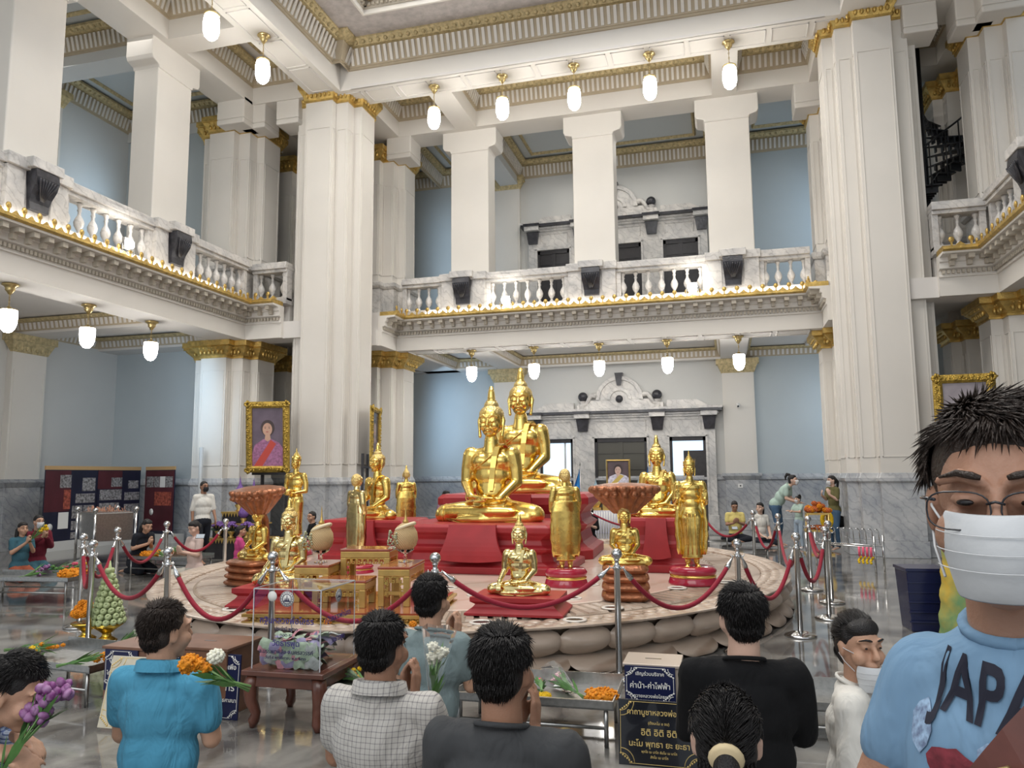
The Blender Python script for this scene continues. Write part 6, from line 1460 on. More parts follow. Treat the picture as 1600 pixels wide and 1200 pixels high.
for i in range(12): a = rnd.uniform(0, 6.28); r = .17*sqrt(rnd.random()); flower('orange bloom on the lower shelf of the gilt stand', q.x+r*cos(a), q.y+r*sin(a)*.8, .505, .055, M_orangef, 'orange blooms on the lower shelf')
rk = onZ(1369, 896); ra = onZ(1262, 886)
t = empty('garland_rack', (ra.x, ra.y, 0), atan2(rk.y-ra.y, rk.x-ra.x), 'low steel rack of upright hooks with garlands, behind the rope posts', 'rack'); L = sqrt((rk.x-ra.x)**2+(rk.y-ra.y)**2)
m = MB()
for x in (0, L): m.tube([(x, 0, 0), (x, 0, .60)], .018, 8); m.tube([(x, .3, 0), (x, .3, .60)], .018, 8)
for y in (0, .3): m.tube([(0, y, .42), (L, y, .42)], .014, 8)
m.build('frame', M_steel, t)
m = MB(); n = 11
for i in range(n): x = L*(i+.5)/n; m.tube([(x, .3, .42), (x-.01, .3, .66), (x-.03, .28, .70), (x-.05, .24, .68)], .009, 6)
m.build('hooks', M_steel, t)
for i in range(4):
    f = .78+.055*i; x = ra.x+(rk.x-ra.x)*f; y = ra.y+(rk.y-ra.y)*f-.03
    t = empty('hanging_garland', (x, y, .42), 0, 'pink ribbon garland with yellow blooms hanging from the low steel rack', 'garland', 'garlands on the low rack')
    m = MB(); m.tube([(0, 0, 0), (.0, -.01, -.16)], .02, 6); m.build('ribbon', M_pink, t); m = MB(); [m.ball((.0+.018*cos(k), -.01+.018*sin(k), -.17-.022*k), .022, 7, 5) for k in range(5)]; m.build('blooms', M_yellow, t)
# chains of small steel posts by the right posts
# CCTV camera and socket on the right pilaster
q = onY(1153, 632, YW-.2); t = empty('security_camera', (q.x, YW-.178, q.z), 0, 'small white security camera on the rear wall pilaster', 'camera'); m = MB(); m.lathe([(.05, 0), (.05, .02), (.03, .04)], 12, M=Matrix.Rotation(pi/2, 4, 'X')); m.tube([(0, -.03, 0), (0, -.12, -.03)], .015, 8); m.build('mount', M_white, t); m = MB(); m.tube([(0, -.06, -.04), (.0, -.22, -.07)], .04, 12); m.build('body', M_white, t); m = MB(); m.ball((0, -.225, -.072), .03, 10, 6); m.build('lens', M_black, t)
q = onY(1157, 759, YW-.24); t = empty('wall_socket', (q.x, YW-.222, q.z), 0, 'white electric socket plate on the marble base of the rear pilaster', 'socket'); m = MB(); m.box(-.07, .07, -.012, 0, -.06, .06); m.build('plate', M_white, t, .003); m = MB(); m.box(-.02, .02, -.014, -.012, -.02, .02); m.build('outlet', M_black, t)
# ------------------------------------------------------------------ spiral stairs in the upper corner bays
def spiral(label, cx, cy, a0, hand_=1):
    t = empty('spiral_staircase', (cx, cy, 6.0), 0, label, 'staircase'); m = MB(); m.tube([(0, 0, 0), (0, 0, 6.0)], .07, 12); m.build('centre_pole', M_iron, t)
    n = 22; pts = []
    for i in range(n):
        a = a0+hand_*i*.34; z = .25*(i+1); q = MB(); R = 1.0; da = .19; v = []
        for zz in (z-.03, z): v += [(.05*cos(a), .05*sin(a), zz), (R*cos(a-da), R*sin(a-da), zz), (R*cos(a+da), R*sin(a+da), zz)]
        q.add(v, [(2, 1, 0), (3, 4, 5), (0, 1, 4, 3), (1, 2, 5, 4), (2, 0, 3, 5)])
        for r in (.25, .4, .55, .7, .85): q.box(r-.02, r+.02, -.02-r*.16, r*.16, z-.16, z-.03, Matrix.Rotation(a, 4, 'Z'))
        q.build('tread', M_iron, t); b_ = MB(); b_.tube([(R*cos(a), R*sin(a), z-.1), (R*cos(a), R*sin(a), z+.95)], .014, 6); b_.build('baluster', M_iron, t); pts.append((R*cos(a), R*sin(a), z+.95))
    m = MB(); m.tube(pts, .022, 8); m.build('handrail', M_iron, t)
spiral('black iron spiral staircase in the upper right corner opening', Q2[0]-1.35, 19.3, 2.2); spiral('black iron spiral staircase half hidden behind the tall left pillar', Q1[0]+1.75, 19.4, .9, -1)
# navy bin and yellow cloth behind the man in light blue
q = onZ(1425, 985); t = empty('navy_bin', (q.x+.14, q.y+.1, 0), .1, 'dark navy slatted bin left of the light blue T-shirt shoulder', 'bin'); m = MB(); m.frust(-.17, .17, -.17, .17, 0, .62, .03); m.build('body', M_navy, t, .01); m = MB(); [m.box(-.2, .2, -.2-.004, -.19, .10+.1*k, .115+.1*k) for k in range(5)]; m.build('slats', M_navy, t); m = MB(); m.box(-.21, .21, -.21, .21, .62, .65); m.build('rim', M_navy, t)
# ------------------------------------------------------------------ people
def skin(nm, c): return mat(nm, c, .5, nscale=7, namt=.12, bump=.12, bscale=160, sss=.08)
SK = [skin('tan_skin', (.52, .30, .20)), skin('light_skin', (.66, .43, .33)), skin('brown_skin', (.36, .19, .12)), skin('warm_tan_skin', (.38, .205, .135))]
M_hair = mat('black_hair', (.012, .010, .010), .42, bump=.4, bscale=220); M_hairb = mat('dark_brown_hair', (.03, .019, .014), .42, bump=.4, bscale=220)
M_mask = mat('white_face_mask', (.60, .615, .63), .8, bump=.1, bscale=30); M_maskb = mat('black_face_mask', (.015, .015, .018), .7)
def fabric(nm, c, namt=.10, bump=.35, sc=7, check=None, stripe=None):
    m = mat(nm, c, .9, nscale=4, namt=namt, sheen=.02, spec=.25); N, L = nt(m); b = N['Principled BSDF']; tc = N.new('ShaderNodeTexCoord')
    n = N.new('ShaderNodeTexNoise'); n.inputs['Scale'].default_value = sc; n.inputs['Detail'].default_value = 3; n.inputs['Distortion'].default_value = 1.0
    mp = N.new('ShaderNodeMapping'); mp.inputs['Scale'].default_value = (1.6, 1.6, .7); L.new(tc.outputs['Object'], mp.inputs['Vector']); L.new(mp.outputs['Vector'], n.inputs['Vector'])
    bp = N.new('ShaderNodeBump'); bp.inputs['Strength'].default_value = bump; bp.inputs['Distance'].default_value = .05; L.new(n.outputs['Fac'], bp.inputs['Height']); L.new(bp.outputs['Normal'], b.inputs['Normal'])
    if check or stripe:
        sp = N.new('ShaderNodeSeparateXYZ'); L.new(tc.outputs['Object'], sp.inputs['Vector']); last = None
        col, step, wd = check or stripe
        for ax in (('X', 'Z') if check else ('Z',)):
            a = N.new('ShaderNodeMath'); a.operation = 'MULTIPLY'; a.inputs[1].default_value = 1/step; L.new(sp.outputs[ax], a.inputs[0])
            f = N.new('ShaderNodeMath'); f.operation = 'FRACT'; L.new(a.outputs[0], f.inputs[0])
            g = N.new('ShaderNodeMath'); g.operation = 'LESS_THAN'; g.inputs[1].default_value = wd; L.new(f.outputs[0], g.inputs[0])
            if last is None: last = g
            else: q = N.new('ShaderNodeMath'); q.operation = 'ADD'; q.use_clamp = False; L.new(last.outputs[0], q.inputs[0]); L.new(g.outputs[0], q.inputs[1]); last = q
        h = N.new('ShaderNodeMath'); h.operation = 'MULTIPLY'; h.inputs[1].default_value = .55 if check else .9; L.new(last.outputs[0], h.inputs[0])
        mx = N.new('ShaderNodeMix'); mx.data_type = 'RGBA'; mx.inputs[6].default_value = (*c, 1); mx.inputs[7].default_value = (*col, 1); L.new(h.outputs[0], mx.inputs[0]); L.new(mx.outputs[2], b.inputs['Base Color'])
    return m
def strands(mb, c, r, dirs, n, L, seed, wdt=.0035, down=.6, region=None, wave=.15):
    """short tapered locks rooted on the scalp ellipsoid"""
    rnd = random.Random(seed); c = Vector(c); k = 0; tries = 0
    while k < n and tries < n*20:
        tries += 1; v = Vector((rnd.gauss(0, 1), rnd.gauss(0, 1), rnd.gauss(0, 1))).normalized()
        if region and not region(v): continue
        p = c+Vector((v.x*r[0], v.y*r[1], v.z*r[2])); l = L*rnd.uniform(.6, 1.15)
        t = Vector(dirs(v)); t = (t-v*t.dot(v)); t = t.normalized() if t.length > 1e-4 else v.orthogonal().normalized()
        t = (t+Vector((rnd.gauss(0, wave), rnd.gauss(0, wave), rnd.gauss(0, wave)))).normalized(); s = v.cross(t).normalized()*wdt
        p1 = p+t*l*.45+v*l*.10*(1-down); p2 = p+t*l+v*l*.22*(1-down)-v*l*.05*down
        m_ = v*wdt*.7
        mb.add([p-s, p+s, p+m_, p1-s*.8+m_*.2, p1+s*.8+m_*.2, p1+m_*1.5, p2+m_*.4], [(0, 1, 4, 3), (1, 2, 5, 4), (2, 0, 3, 5), (3, 4, 6), (4, 5, 6), (5, 3, 6)], True); k += 1
def person(label, loc, rz, s=1.0, pose='kneel', sk=0, top=None, pants=None, hairstyle='short', mask=None, turn=0.0, nod=0.0, sleeve=.45, hands='wai', vox=None, drop=0.0, mz=0.0, wide=1.0, hq=False, seed=1, lean=0.0, fat=1.0, female=False, collar=None, barehand=True, hm=None):
    """local frame: figure faces -y, feet/knees on z=0"""
    t = empty('person', loc, rz, label, 'person', None, s); S = SK[sk]; hm = hm or M_hair
    V = Vector
    # skeleton
    if pose == 'kneel': hip = .30; J = dict(knee=(.13, -.36, .09), foot=(.11, .22, .06)); 
    elif pose == 'heel': hip = .20; J = dict(knee=(.13, -.34, .08), foot=(.11, .20, .05))
    elif pose == 'sit': hip = .13; J = dict(knee=(.30, -.24, .11), foot=(-.05, -.34, .06))
    elif pose == 'stand': hip = .88; J = dict(knee=(.10, -.02, .48), foot=(.11, .03, .08))
    elif pose == 'walk': hip = .88; J = dict(knee=(.10, -.10, .48), foot=(.10, -.20, .10))
    R = Matrix.Rotation(lean, 3, 'X'); O = V((0, .03, hip+.04))
    def T(x, y, z): return O+R @ (V((x, y, z+hip-O.z)))        # torso coords measured from the hip height
    w = (.150 if female else .168)*fat*wide
    ch = T(0, -.01, .40); sh = [T(-w, .0, .530-drop), T(w, .0, .530-drop)]; nk = T(0, .0, .585); hd0 = T(0, -.015, .735)
    Rh = Matrix.Rotation(turn, 3, 'Z') @ Matrix.Rotation(nod, 3, 'X')
    def Hh(x, y, z): return hd0+Rh @ V((x, y, z))
    # arms
    if hands == 'wai': el = [T(-w-.03, -.06, .32), T(w+.03, -.06, .32)]; wr = [T(-.025, -.25, .50), T(.025, -.25, .50)]; hd = [(0, -.35, 1), (0, -.35, 1)]; up = [(-1, 0, 0), (1, 0, 0)]
    elif hands == 'phone': el = [T(-w-.03, -.05, .30), T(w+.03, -.05, .30)]; wr = [T(-.06, -.26, .34), T(.05, -.26, .36)]; hd = [(.5, -.4, .6), (-.5, -.4, .6)]; up = [(0, -1, -.3), (0, -1, -.3)]
    elif hands == 'down': el = [T(-w-.04, .04, .27), T(w+.04, -.02, .27)]; wr = [T(-w-.05, .0, .03), T(w+.05, -.14, .05)]; hd = [(0, -.1, -1), (0, -.3, -1)]; up = [(-1, 0, 0), (1, 0, 0)]
    elif hands == 'lowreach': el = [T(-w-.03, -.12, .33), T(w+.03, -.12, .33)]; wr = [T(-.07, -.15, .64), T(.07, -.12, .62)]; hd = [(.2, -1, -.4), (-.2, -1, -.4)]; up = [(-.4, 0, 1), (.4, 0, 1)]
    elif hands == 'selfie': el = [T(-w-.10, -.03, .28), T(w+.10, -.10, .33)]; wr = [T(-w-.17, -.08, .10), T(w+.15, -.06, .06)]; hd = [(-.1, -.2, -1), (.1, -.2, -1)]; up = [(-1, 0, 0), (1, 0, 0)]
    elif hands == 'lap': el = [T(-w-.05, -.02, .28), T(w+.05, -.02, .28)]; wr = [T(-.10, -.24, .12), T(.10, -.24, .12)]; hd = [(.5, -.8, -.2), (-.5, -.8, -.2)]; up = [(0, -.2, 1), (0, -.2, 1)]
    elif hands == 'reach': el = [T(-w-.02, -.14, .34), T(w+.02, -.14, .34)]; wr = [T(-.10, -.36, .38), T(.10, -.36, .36)]; hd = [(.2, -1, .1), (-.2, -1, .1)]; up = [(0, 0, 1), (0, 0, 1)]
    elif hands == 'hold': el = [T(-w-.03, -.05, .30), T(w+.04, -.05, .30)]; wr = [T(-.08, -.25, .40), T(.14, -.22, .42)]; hd = [(.4, -.3, .8), (-.1, -.3, 1)]; up = [(-.5, -.8, 0), (.8, -.6, 0)]
    # body
    B = Body()
    hs = .93
    E = lambda p, r, rot=None: B.m.ball(Hh(p[0]*hs, p[1]*hs, p[2]*hs), 1, 16, 12, tuple(q*hs for q in r), rot=Rh @ (Euler(rot).to_matrix() if rot else Matrix.Identity(3)))
    Cc = lambda pts, rs: B.chain([Hh(*[q*hs for q in p_]) for p_ in pts], [q*hs for q in rs])
    E((0, .008, .03), (.078, .098, .100)); E((0, -.025, -.045), (.062, .070, .068)); E((0, -.058, -.098), (.032, .032, .024)); E((0, .02, -.02), (.07, .075, .08))
    Cc([(0, -.095, .025), (0, -.118, -.022)], [.009, .015]); E((0, -.108, -.027), (.020, .013, .011))
    for k in (-1, 1):
        Cc([(k*.014, -.096, .040), (k*.038, -.094, .050), (k*.064, -.074, .040)], [.008, .009, .007]); E((k*.034, -.083, .018), (.019, .014, .011)); E((k*.046, -.058, -.03), (.030, .036, .034))
        E((k*.082, .012, -.005), (.010, .020, .034), (0, 0, k*.35)); E((k*.083, .018, .012), (.012, .012, .018))
    Cc([(-.026, -.092, -.060), (0, -.103, -.057), (.026, -.092, -.060)], [.006, .009, .006]); Cc([(-.020, -.090, -.071), (0, -.100, -.072), (.020, -.090, -.071)], [.006, .009, .006])
    nr = (.046 if female else .056)*(.5+.5*fat); B.cap(T(0, .004, .52), nr*1.1, Hh(0, .025, -.06), nr)
    B.cap(sh[0]*.8+T(0, 0, .5)*.2, .044, sh[1]*.8+T(0, 0, .5)*.2, .044); B.cap(T(0, .0, .46), .075*fat, T(0, .0, .30), .08*fat); B.cap(T(0, .0, .30), .08*fat, T(0, .01, .06), .09*fat)
    for i in (0, 1):
        k = (-1, 1)[i]; B.chain([sh[i], el[i]], [.050*fat, .038*fat]); B.chain([el[i], wr[i]], [.040*fat, .026]); hand(B, wr[i], hd[i], up[i], -k if hands in ('wai', 'down') else k, .17, .3, .05)
        kn = V((k*J['knee'][0], *J['knee'][1:])); ft = V((k*J['foot'][0], *J['foot'][1:])); hp = V((k*.09, .03, hip))
        if pose == 'walk' and k > 0: kn = V((.10, .10, .46)); ft = V((.10, .32, .14))
        B.chain([hp, kn], [.080*fat, .052]); B.chain([kn, ft], [.048, .034])
        fd = V((0, -.16, -.045)) if pose in ('stand', 'walk') else (V((0, .14, -.02)) if pose in ('kneel', 'heel') else V((k*.14, -.02, -.01)))
        B.cap(ft+fd*.1, .036, ft+fd, .026, .8)
        for q in range(5): B.cap(ft+fd*.95+V((.010*(q-2)*1.6, 0, 0)), .012, ft+fd*1.2+V((.011*(q-2)*1.6, 0, -.004)), .009)
    vox = vox or (.0075 if hq else .013)
    link('body', B.bake(vox, 2, S, 'body'), None, t)
    if abs(turn) < 9:      # eyes and brows
        m = MB()
        for k in (-1, 1): m.ball(Hh(k*.032, -.088, .014), .0085, 10, 6, (1.25, .6, .48))
        m.build('eyes', mat_eye, t); m = MB()
        for k in (-1, 1): m.tube([Hh(k*.013, -.100, .043), Hh(k*.022, -.101, .046), Hh(k*.038, -.096, .049), Hh(k*.058, -.077, .043)], [.003, .0045, .004, .0015], 6)
        m.build('eyebrows', hm, t)
    # hair
    G = Body(); g = lambda p, r: G.m.ball(Hh(*[q*hs for q in p]), 1, 18, 12, tuple(q*hs for q in r), rot=Rh)
    g((0, .022, .048), (.086, .096, .092)); g((0, .045, .0), (.080, .072, .078))
    if hairstyle == 'short': g((0, -.020, .083), (.066, .052, .042))
    else:
        g((0, -.025, .085), (.074, .06, .05)); g((0, .06, -.02), (.07, .055, .08))
        if hairstyle in ('pony', 'long'): G.chain([Hh(0, .11, .03), Hh(0, .15, -.03), Hh(0, .14, -.13), Hh(0, .12, -.24)], [.03, .034, .028, .012])
        if hairstyle == 'highpony': G.chain([Hh(0, .06, .14), Hh(0, .11, .15), Hh(0, .15, .10), Hh(0, .16, .03)], [.028, .034, .028, .012])
        if hairstyle == 'bun': g((0, .115, .0), (.042, .035, .042))
        if hairstyle == 'long': G.chain([Hh(-.06, .06, -.02), Hh(-.07, .07, -.16), Hh(-.05, .09, -.28)], [.04, .035, .015]); G.chain([Hh(.06, .06, -.02), Hh(.07, .07, -.16), Hh(.05, .09, -.28)], [.04, .035, .015])
    link('hair', G.bake(.007, 2, hm, 'hair'), None, t)
    if hq:
        m = MB(); n = 3400 if hairstyle == 'short' else 1500
        c_ = (0, .022, .045)
        def reg(v):
            if v.y < -.25 and v.z < .55: return False
            return v.z > -.45 and (v.y > -.35 or v.z > .42) and not (abs(v.x) > .8 and v.z < .0)
        if hairstyle == 'short': fn = lambda v: (v.x*.5, .25+v.y*.4, -.75) if v.z < .75 else (v.x+.45, -.35, -.1)
        else: fn = lambda v: (-v.x*.9, .8, -.25)
        strands(m, c_, (.090*hs, .101*hs, .102*hs), fn, n, .038 if hairstyle == 'short' else .05, seed, .0022, .35 if hairstyle == 'short' else .9, reg, .18 if hairstyle == 'short' else .08)
        def reg2(v): return v.z < -.1 and v.y > .35 and v.z > -.9
        strands(m, (0, .045*hs, .0), (.080*hs, .074*hs, .080*hs), lambda v: (0, .2, -1), 500, .03, seed+1, .0022, .6, reg2, .15)
        M4 = Matrix.Translation(hd0) @ Rh.to_4x4(); m.v = [tuple(M4 @ V(q)) for q in m.v]
        m.build('hair_strands', hm, t)
        if hairstyle == 'pony': m = MB(); m.lathe([(.036, -.012), (.042, 0), (.036, .012)], 16, M=M4 @ Matrix.Translation((0, .125, .015)) @ Matrix.Rotation(pi/2.4, 4, 'X')); m.build('hair_tie', mat('cream_hair_tie', (.62, .50, .30), .7), t)
    # garments
    if top is not None:
        D = Body(); f = fat
        D.m.ball(T(0, .0, .40), 1, 18, 12, ((.160 if female else .178)*f, .120*f, .15)); D.m.ball(T(0, .01, .24), 1, 18, 12, ((.14 if female else .165)*f, .120*f, .17)); D.m.ball(T(0, .02, .06), 1, 18, 12, (.175*f, .140*f, .15))
        D.m.ball(T(0, .03, .45), 1, 16, 10, (.150*f, .095, .10)); D.cap(sh[0], .062*f, sh[1], .062*f); D.m.ball(T(0, .012, .530), 1, 20, 12, (.135*f, .085, .075)); D.m.ball(T(0, .022, .555), 1, 20, 12, (.085, .075, .062))
        for i in (0, 1):
            a = sh[i]; b = el[i]
            if sleeve <= 1: D.chain([a, a+(b-a)*sleeve*1.4 if sleeve < .7 else b], [.064*f, .060*f])
            if sleeve > .95: D.chain([b, b+(wr[i]-b)*.85], [.056*f, .042])
            if sleeve > 1: D.chain([a, b], [.068*f, .056*f])
        me = D.bake(.010 if hq else .014, 3, top, 'shirt')
        rr = random.Random(seed); off = V((rr.random()*9, rr.random()*9, 0))
        ns = [v.normal.copy() for v in me.vertices]; cs = []
        for v, n_ in zip(me.vertices, ns):
            q = noise.noise(V((v.co.x*7, v.co.y*7, v.co.z*3.2))+off)*.55+noise.noise(V((v.co.x*16+v.co.z*6, v.co.y*13, v.co.z*7))+off)*.45
            cs += list(v.co+n_*q*(.018 if hq else .010))
        me.vertices.foreach_set('co', cs); me.update()
        link('shirt', me, None, t)
        if collar is not None:
            m = MB(); n = 22; vs = []
            for i in range(n):
                a = 2*pi*i/n; r = nr*1.32
                for (rr_, zz) in ((1.0, .0), (1.04, .036), (1.22, .03), (1.34, -.012)): vs.append(T(r*rr_*cos(a)*1.05, .018+r*rr_*sin(a), .598+zz+(.016*sin(a))))
            m.add(vs, [(i*4+j, ((i+1) % n)*4+j, ((i+1) % n)*4+j+1, i*4+j+1) for i in range(n) for j in range(3)], True); m.build('collar', collar, t)
        else:
            m = MB(); m.tube([T(nr*1.30*cos(a), .016+nr*1.28*sin(a),   .598+.020*sin(a)) for a in [2*pi*k/24 for k in range(25)]], .008, 6, cap=False); m.build('neckband', top, t)
    if pants is not None:
        D = Body(); D.m.ball((0, .04, hip+.02), 1, 16, 12, (.175*fat, .145*fat, .14))
        for k in (-1, 1):
            kn = V((k*J['knee'][0], *J['knee'][1:])); ft = V((k*J['foot'][0], *J['foot'][1:])); hp = V((k*.09, .03, hip))
            if pose == 'walk' and k > 0: kn = V((.10, .10, .46)); ft = V((.10, .32, .14))
            D.chain([hp, kn], [.098*fat, .072]); D.chain([kn, kn+(ft-kn)*.92], [.072, .052])
        link('trousers', D.bake(.014, 3, pants, 'trousers'), None, t)
    if mask is not None:
        m = MB(); vs = []; n = 14; K = 7
        for i in range(K):
            zz = .004-.112*i/(K-1)+mz
            for j in range(n):
                a = -pi*.42+pi*.84*j/(n-1); bul = (.031*sin(pi*min(1, i/(K-1)*.80+.22))+.004*(i % 2)*.5)*max(0, cos(a))**1.5
                vs.append(Hh((.066-.004*abs(i-2))*sin(a)*hs*1.12, -(.040+.062*cos(a)+bul)*hs-.004, zz*hs))
        m.add(vs, [(i*n+j, i*n+j+1, (i+1)*n+j+1, (i+1)*n+j) for i in range(K-1) for j in range(n-1)], True); o = m.build('face_mask', mask, t); so = o.modifiers.new('s', 'SOLIDIFY'); so.thickness = .002; su = o.modifiers.new('u', 'SUBSURF'); su.levels = 1; su.render_levels = 1
        if hq:
            m = MB()
            for zz in (-.022, -.044, -.066): m.tube([Hh((.066+.002)*sin(a)*hs*1.12, -(.040+.062*cos(a)+(.031*sin(pi*min(1, (.004-zz)/.112*.80+.22)))*max(0, cos(a))**1.5)*hs-.0065, (zz+mz)*hs) for a in [-pi*.40+pi*.80*q/13 for q in range(14)]], .0007, 5)
            m.build('mask_pleats', mask, t)
        m = MB()
        for k in (-1, 1):
            for zz, z2 in ((-.01, .015), (-.085, -.02)): m.tube([Hh(k*.068*hs, -.055*hs, zz*hs), Hh(k*.083*hs, -.01*hs, (zz+z2)/2*hs), Hh(k*.088*hs, .022*hs, z2*hs)], .0018, 5)
        m.build('ear_loops', mask, t)
    t['_hd'] = list(hd0); t['_wr'] = [list(wr[0]), list(wr[1])]
    return t
mat_eye = mat('dark_eyes', (.015, .012, .012), .15)
def P3(px, z): return dep(px, hyz, z)
def at_floor(px, z, rough_y=1000):
    d = ray(px, rough_y); k = z/(d.dot(_f)); p_ = Vector((0, 0, EYE))+d*k; return Vector((p_.x, p_.y, 0))
def crown(px, py, z):
    return Vector((0, 0, EYE))+ray(px, py)*z
def put(px, py, z, base, **kw):
    """place a person whose crown shows at pixel px,py at camera depth z; base = crown height of the unit pose"""
    c = crown(px, py, z); s = c.z/base; return c, s
POSEH = dict(kneel=1.145, sit=.975, heel=1.045, stand=1.725, walk=1.725)
def P(label, px, py, z, rz, pose='kneel', fix=None, anchor=None, **kw):
    c = crown(px, py, z); s = (fix or c.z/POSEH[pose]); s = max(.55, min(1.12, s))
    t = person(label, (c.x, c.y, 0), rz, s, pose, **kw)
    if anchor:      # a bent figure: bring the head itself over the wanted spot
        g_ = dep(*anchor); h_ = Matrix.Rotation(rz, 3, 'Z') @ (Vector(t['_hd'])*s); t.location = (g_.x-h_.x, g_.y-h_.y, 0)
    return t
F_blue = fabric('bright_blue_polo', (.075, .29, .44), .12, .5); F_check = fabric('grey_check_shirt', (.46, .44, .41), .05, .45, check=((.16, .15, .16), .0185, .16))
F_sage = fabric('grey_green_tshirt', (.19, .245, .25), .1, .4); F_char = fabric('charcoal_tshirt', (.055, .057, .060), .2, .35); F_blk = fabric('black_knit', (.008, .008, .009), .3, .3)
F_stripe = fabric('light_blue_stripe_shirt', (.42, .50, .64), .05, .4, stripe=((.08, .12, .28), .012, .35)); F_white = fabric('white_cotton', (.70, .68, .63), .06, .4)
F_dark = fabric('dark_trousers', (.018, .02, .028), .2, .3); F_jean = fabric('blue_jeans', (.07, .13, .22), .25, .3); F_jeanl = fabric('pale_jeans', (.35, .43, .52), .15, .3)
F_teal = fabric('dark_teal_shirt', (.05, .13, .17), .2, .3); F_orange = fabric('orange_sarong', (.40, .11, .06), .2, .3); F_maroon = fabric('maroon_sleeves', (.16, .02, .035), .2, .3)
F_pink = fabric('hot_pink_shirt', (.60, .08, .25), .15, .3); F_palepink = fabric('pale_pink_blouse', (.62, .48, .43), .1, .3); F_yel = fabric('yellow_polo', (.66, .55, .20), .1, .3)
F_mint = fabric('mint_tshirt', (.40, .52, .46), .1, .3); F_olive = fabric('olive_blouse', (.14, .13, .055), .15, .3); F_mauve = fabric('mauve_shirt', (.30, .16, .24), .15, .3); F_cream = fabric('cream_trousers', (.60, .57, .50), .1, .3)
# foreground, seen from behind, kneeling toward the statues
P('man in a bright blue polo kneeling with his back turned, behind the donation box', 266, 947, 3.25, pi+.10, top=F_blue, pants=F_dark, sk=0, hq=True, seed=3, collar=F_blue, turn=-.45, nod=.0, hands='hold', fat=1.05, hm=M_hairb)
P('man in a grey checked shirt kneeling with a dark lanyard, seen from behind', 603, 967, 2.88, pi+.0, top=F_check, pants=F_dark, sk=2, hq=True, seed=5, collar=F_check, turn=-.15, hands='wai', fat=1.10)
P('young man in a grey green T-shirt holding white roses, seen from behind', 678, 905, 3.95, pi-.10, top=F_sage, pants=F_dark, sk=0, hq=True, seed=7, turn=-.05, hands='wai', fat=1.0)
P('man in a charcoal T-shirt in the centre foreground, seen from behind', 790, 988, 2.34, pi-.02, top=F_char, pants=F_dark, sk=2, hq=True, seed=9, turn=-.12, hands='wai', fat=1.08)
P('man in a black long sleeved top kneeling beside the black board, seen from behind', 1156, 922, 3.08, pi+.08, top=F_blk, pants=F_dark, sk=1, hq=True, seed=11, turn=.15, hands='wai', sleeve=1.05, fat=1.06)
P('woman with a low ponytail and cream hair tie at the bottom edge, seen from behind', 1131, 1085, 1.88, pi+.10, top=F_dark, pants=F_dark, sk=1, hq=True, seed=13, turn=-.10, nod=-.1, hairstyle='pony', hands='wai', female=True)
F9 = P('man in a striped light blue shirt bending forward at the left edge with orchids', 14, 1002, 3.1, 1.75, top=F_stripe, pants=F_dark, sk=0, hq=True, seed=15, turn=.2, nod=.35, lean=.95, hands='lowreach', pose='kneel', fix=1.12, anchor=(28, 1038, 3.0), sleeve=1.05, collar=F_white)
P('woman in a white blouse with her face mask on her chin, seated at the right', 1346, 969, 3.3, pi-1.9, top=F_white, pants=F_dark, sk=0, hq=True, seed=17, turn=-.75, hairstyle='bun', hands='lap', female=True, pose='sit', sleeve=.75, fat=1.1, mask=M_mask, mz=-.062)
# background
FT = P('woman in a dark teal shirt kneeling with yellow flowers at the far left', 37, 817, 12.7, pi-1.9, 'heel', top=F_teal, pants=F_orange, sk=0, seed=21, hands='wai', hairstyle='long', female=True)
P('person in a maroon top kneeling behind the woman in teal at the far left', 62, 806, 13.2, pi-1.9, 'heel', top=F_maroon, pants=F_teal, sk=0, seed=23, hands='wai', mask=M_mask, sleeve=1.05)
P('woman in black bowing low with long hair behind the left ropes', 226, 823, 13.4, pi-1.9, 'heel', anchor=(229, 838, 13.4), top=F_dark, pants=F_dark, sk=0, seed=25, hands='wai', hairstyle='long', female=True, lean=.42, nod=.3, fix=.95)
P('woman in a pale pink blouse seated cross legged looking at her phone', 303, 815, 12.6, -.35, top=F_palepink, pants=F_cream, sk=1, seed=27, hands='phone', hairstyle='bun', female=True, pose='sit', nod=.35)
P('man in a white shirt and black mask walking past the left white pillar', 320, 753, 15.0, 1.0, top=F_white, pants=F_dark, sk=2, seed=29, hands='down', pose='walk', mask=M_maskb, turn=.15, sleeve=.9)
P('woman in a hot pink shirt praying in front of the purple flower altar', 378, 822, 12.8, pi-.9, top=F_pink, pants=F_dark, sk=0, seed=31, hands='wai', female=True, hairstyle='bun')
P('young man in a black shirt seated behind the left standing statue', 486, 800, 14.6, -.9, top=F_blk, pants=F_jean, sk=0, seed=33, hands='lap', turn=.5)
P('woman in a mauve shirt and white mask seated behind the large statues', 698, 760, 18.6, .9, top=F_mauve, pants=F_dark, sk=1, seed=35, hands='lap', hairstyle='pony', female=True, mask=M_mask)
P('woman in black seated on the floor behind the hooded statue with a phone', 920, 794, 17.8, .1, top=F_blk, pants=F_dark, sk=1, seed=37, hands='phone', hairstyle='long', female=True, pose='sit', sleeve=.9, fix=1.0)
P('man in a yellow polo seated on the floor looking at his phone, rear right', 1148, 797, 18.6, .1, top=F_yel, pants=F_dark, sk=2, seed=39, hands='phone', pose='sit', nod=.45, fix=1.0)
P('woman in a white T-shirt seated beside the man in the yellow polo', 1188, 795, 17.5, .5, top=F_white, pants=F_dark, sk=1, seed=41, hands='lap', hairstyle='pony', female=True, pose='sit', turn=-1.0, fix=1.0)
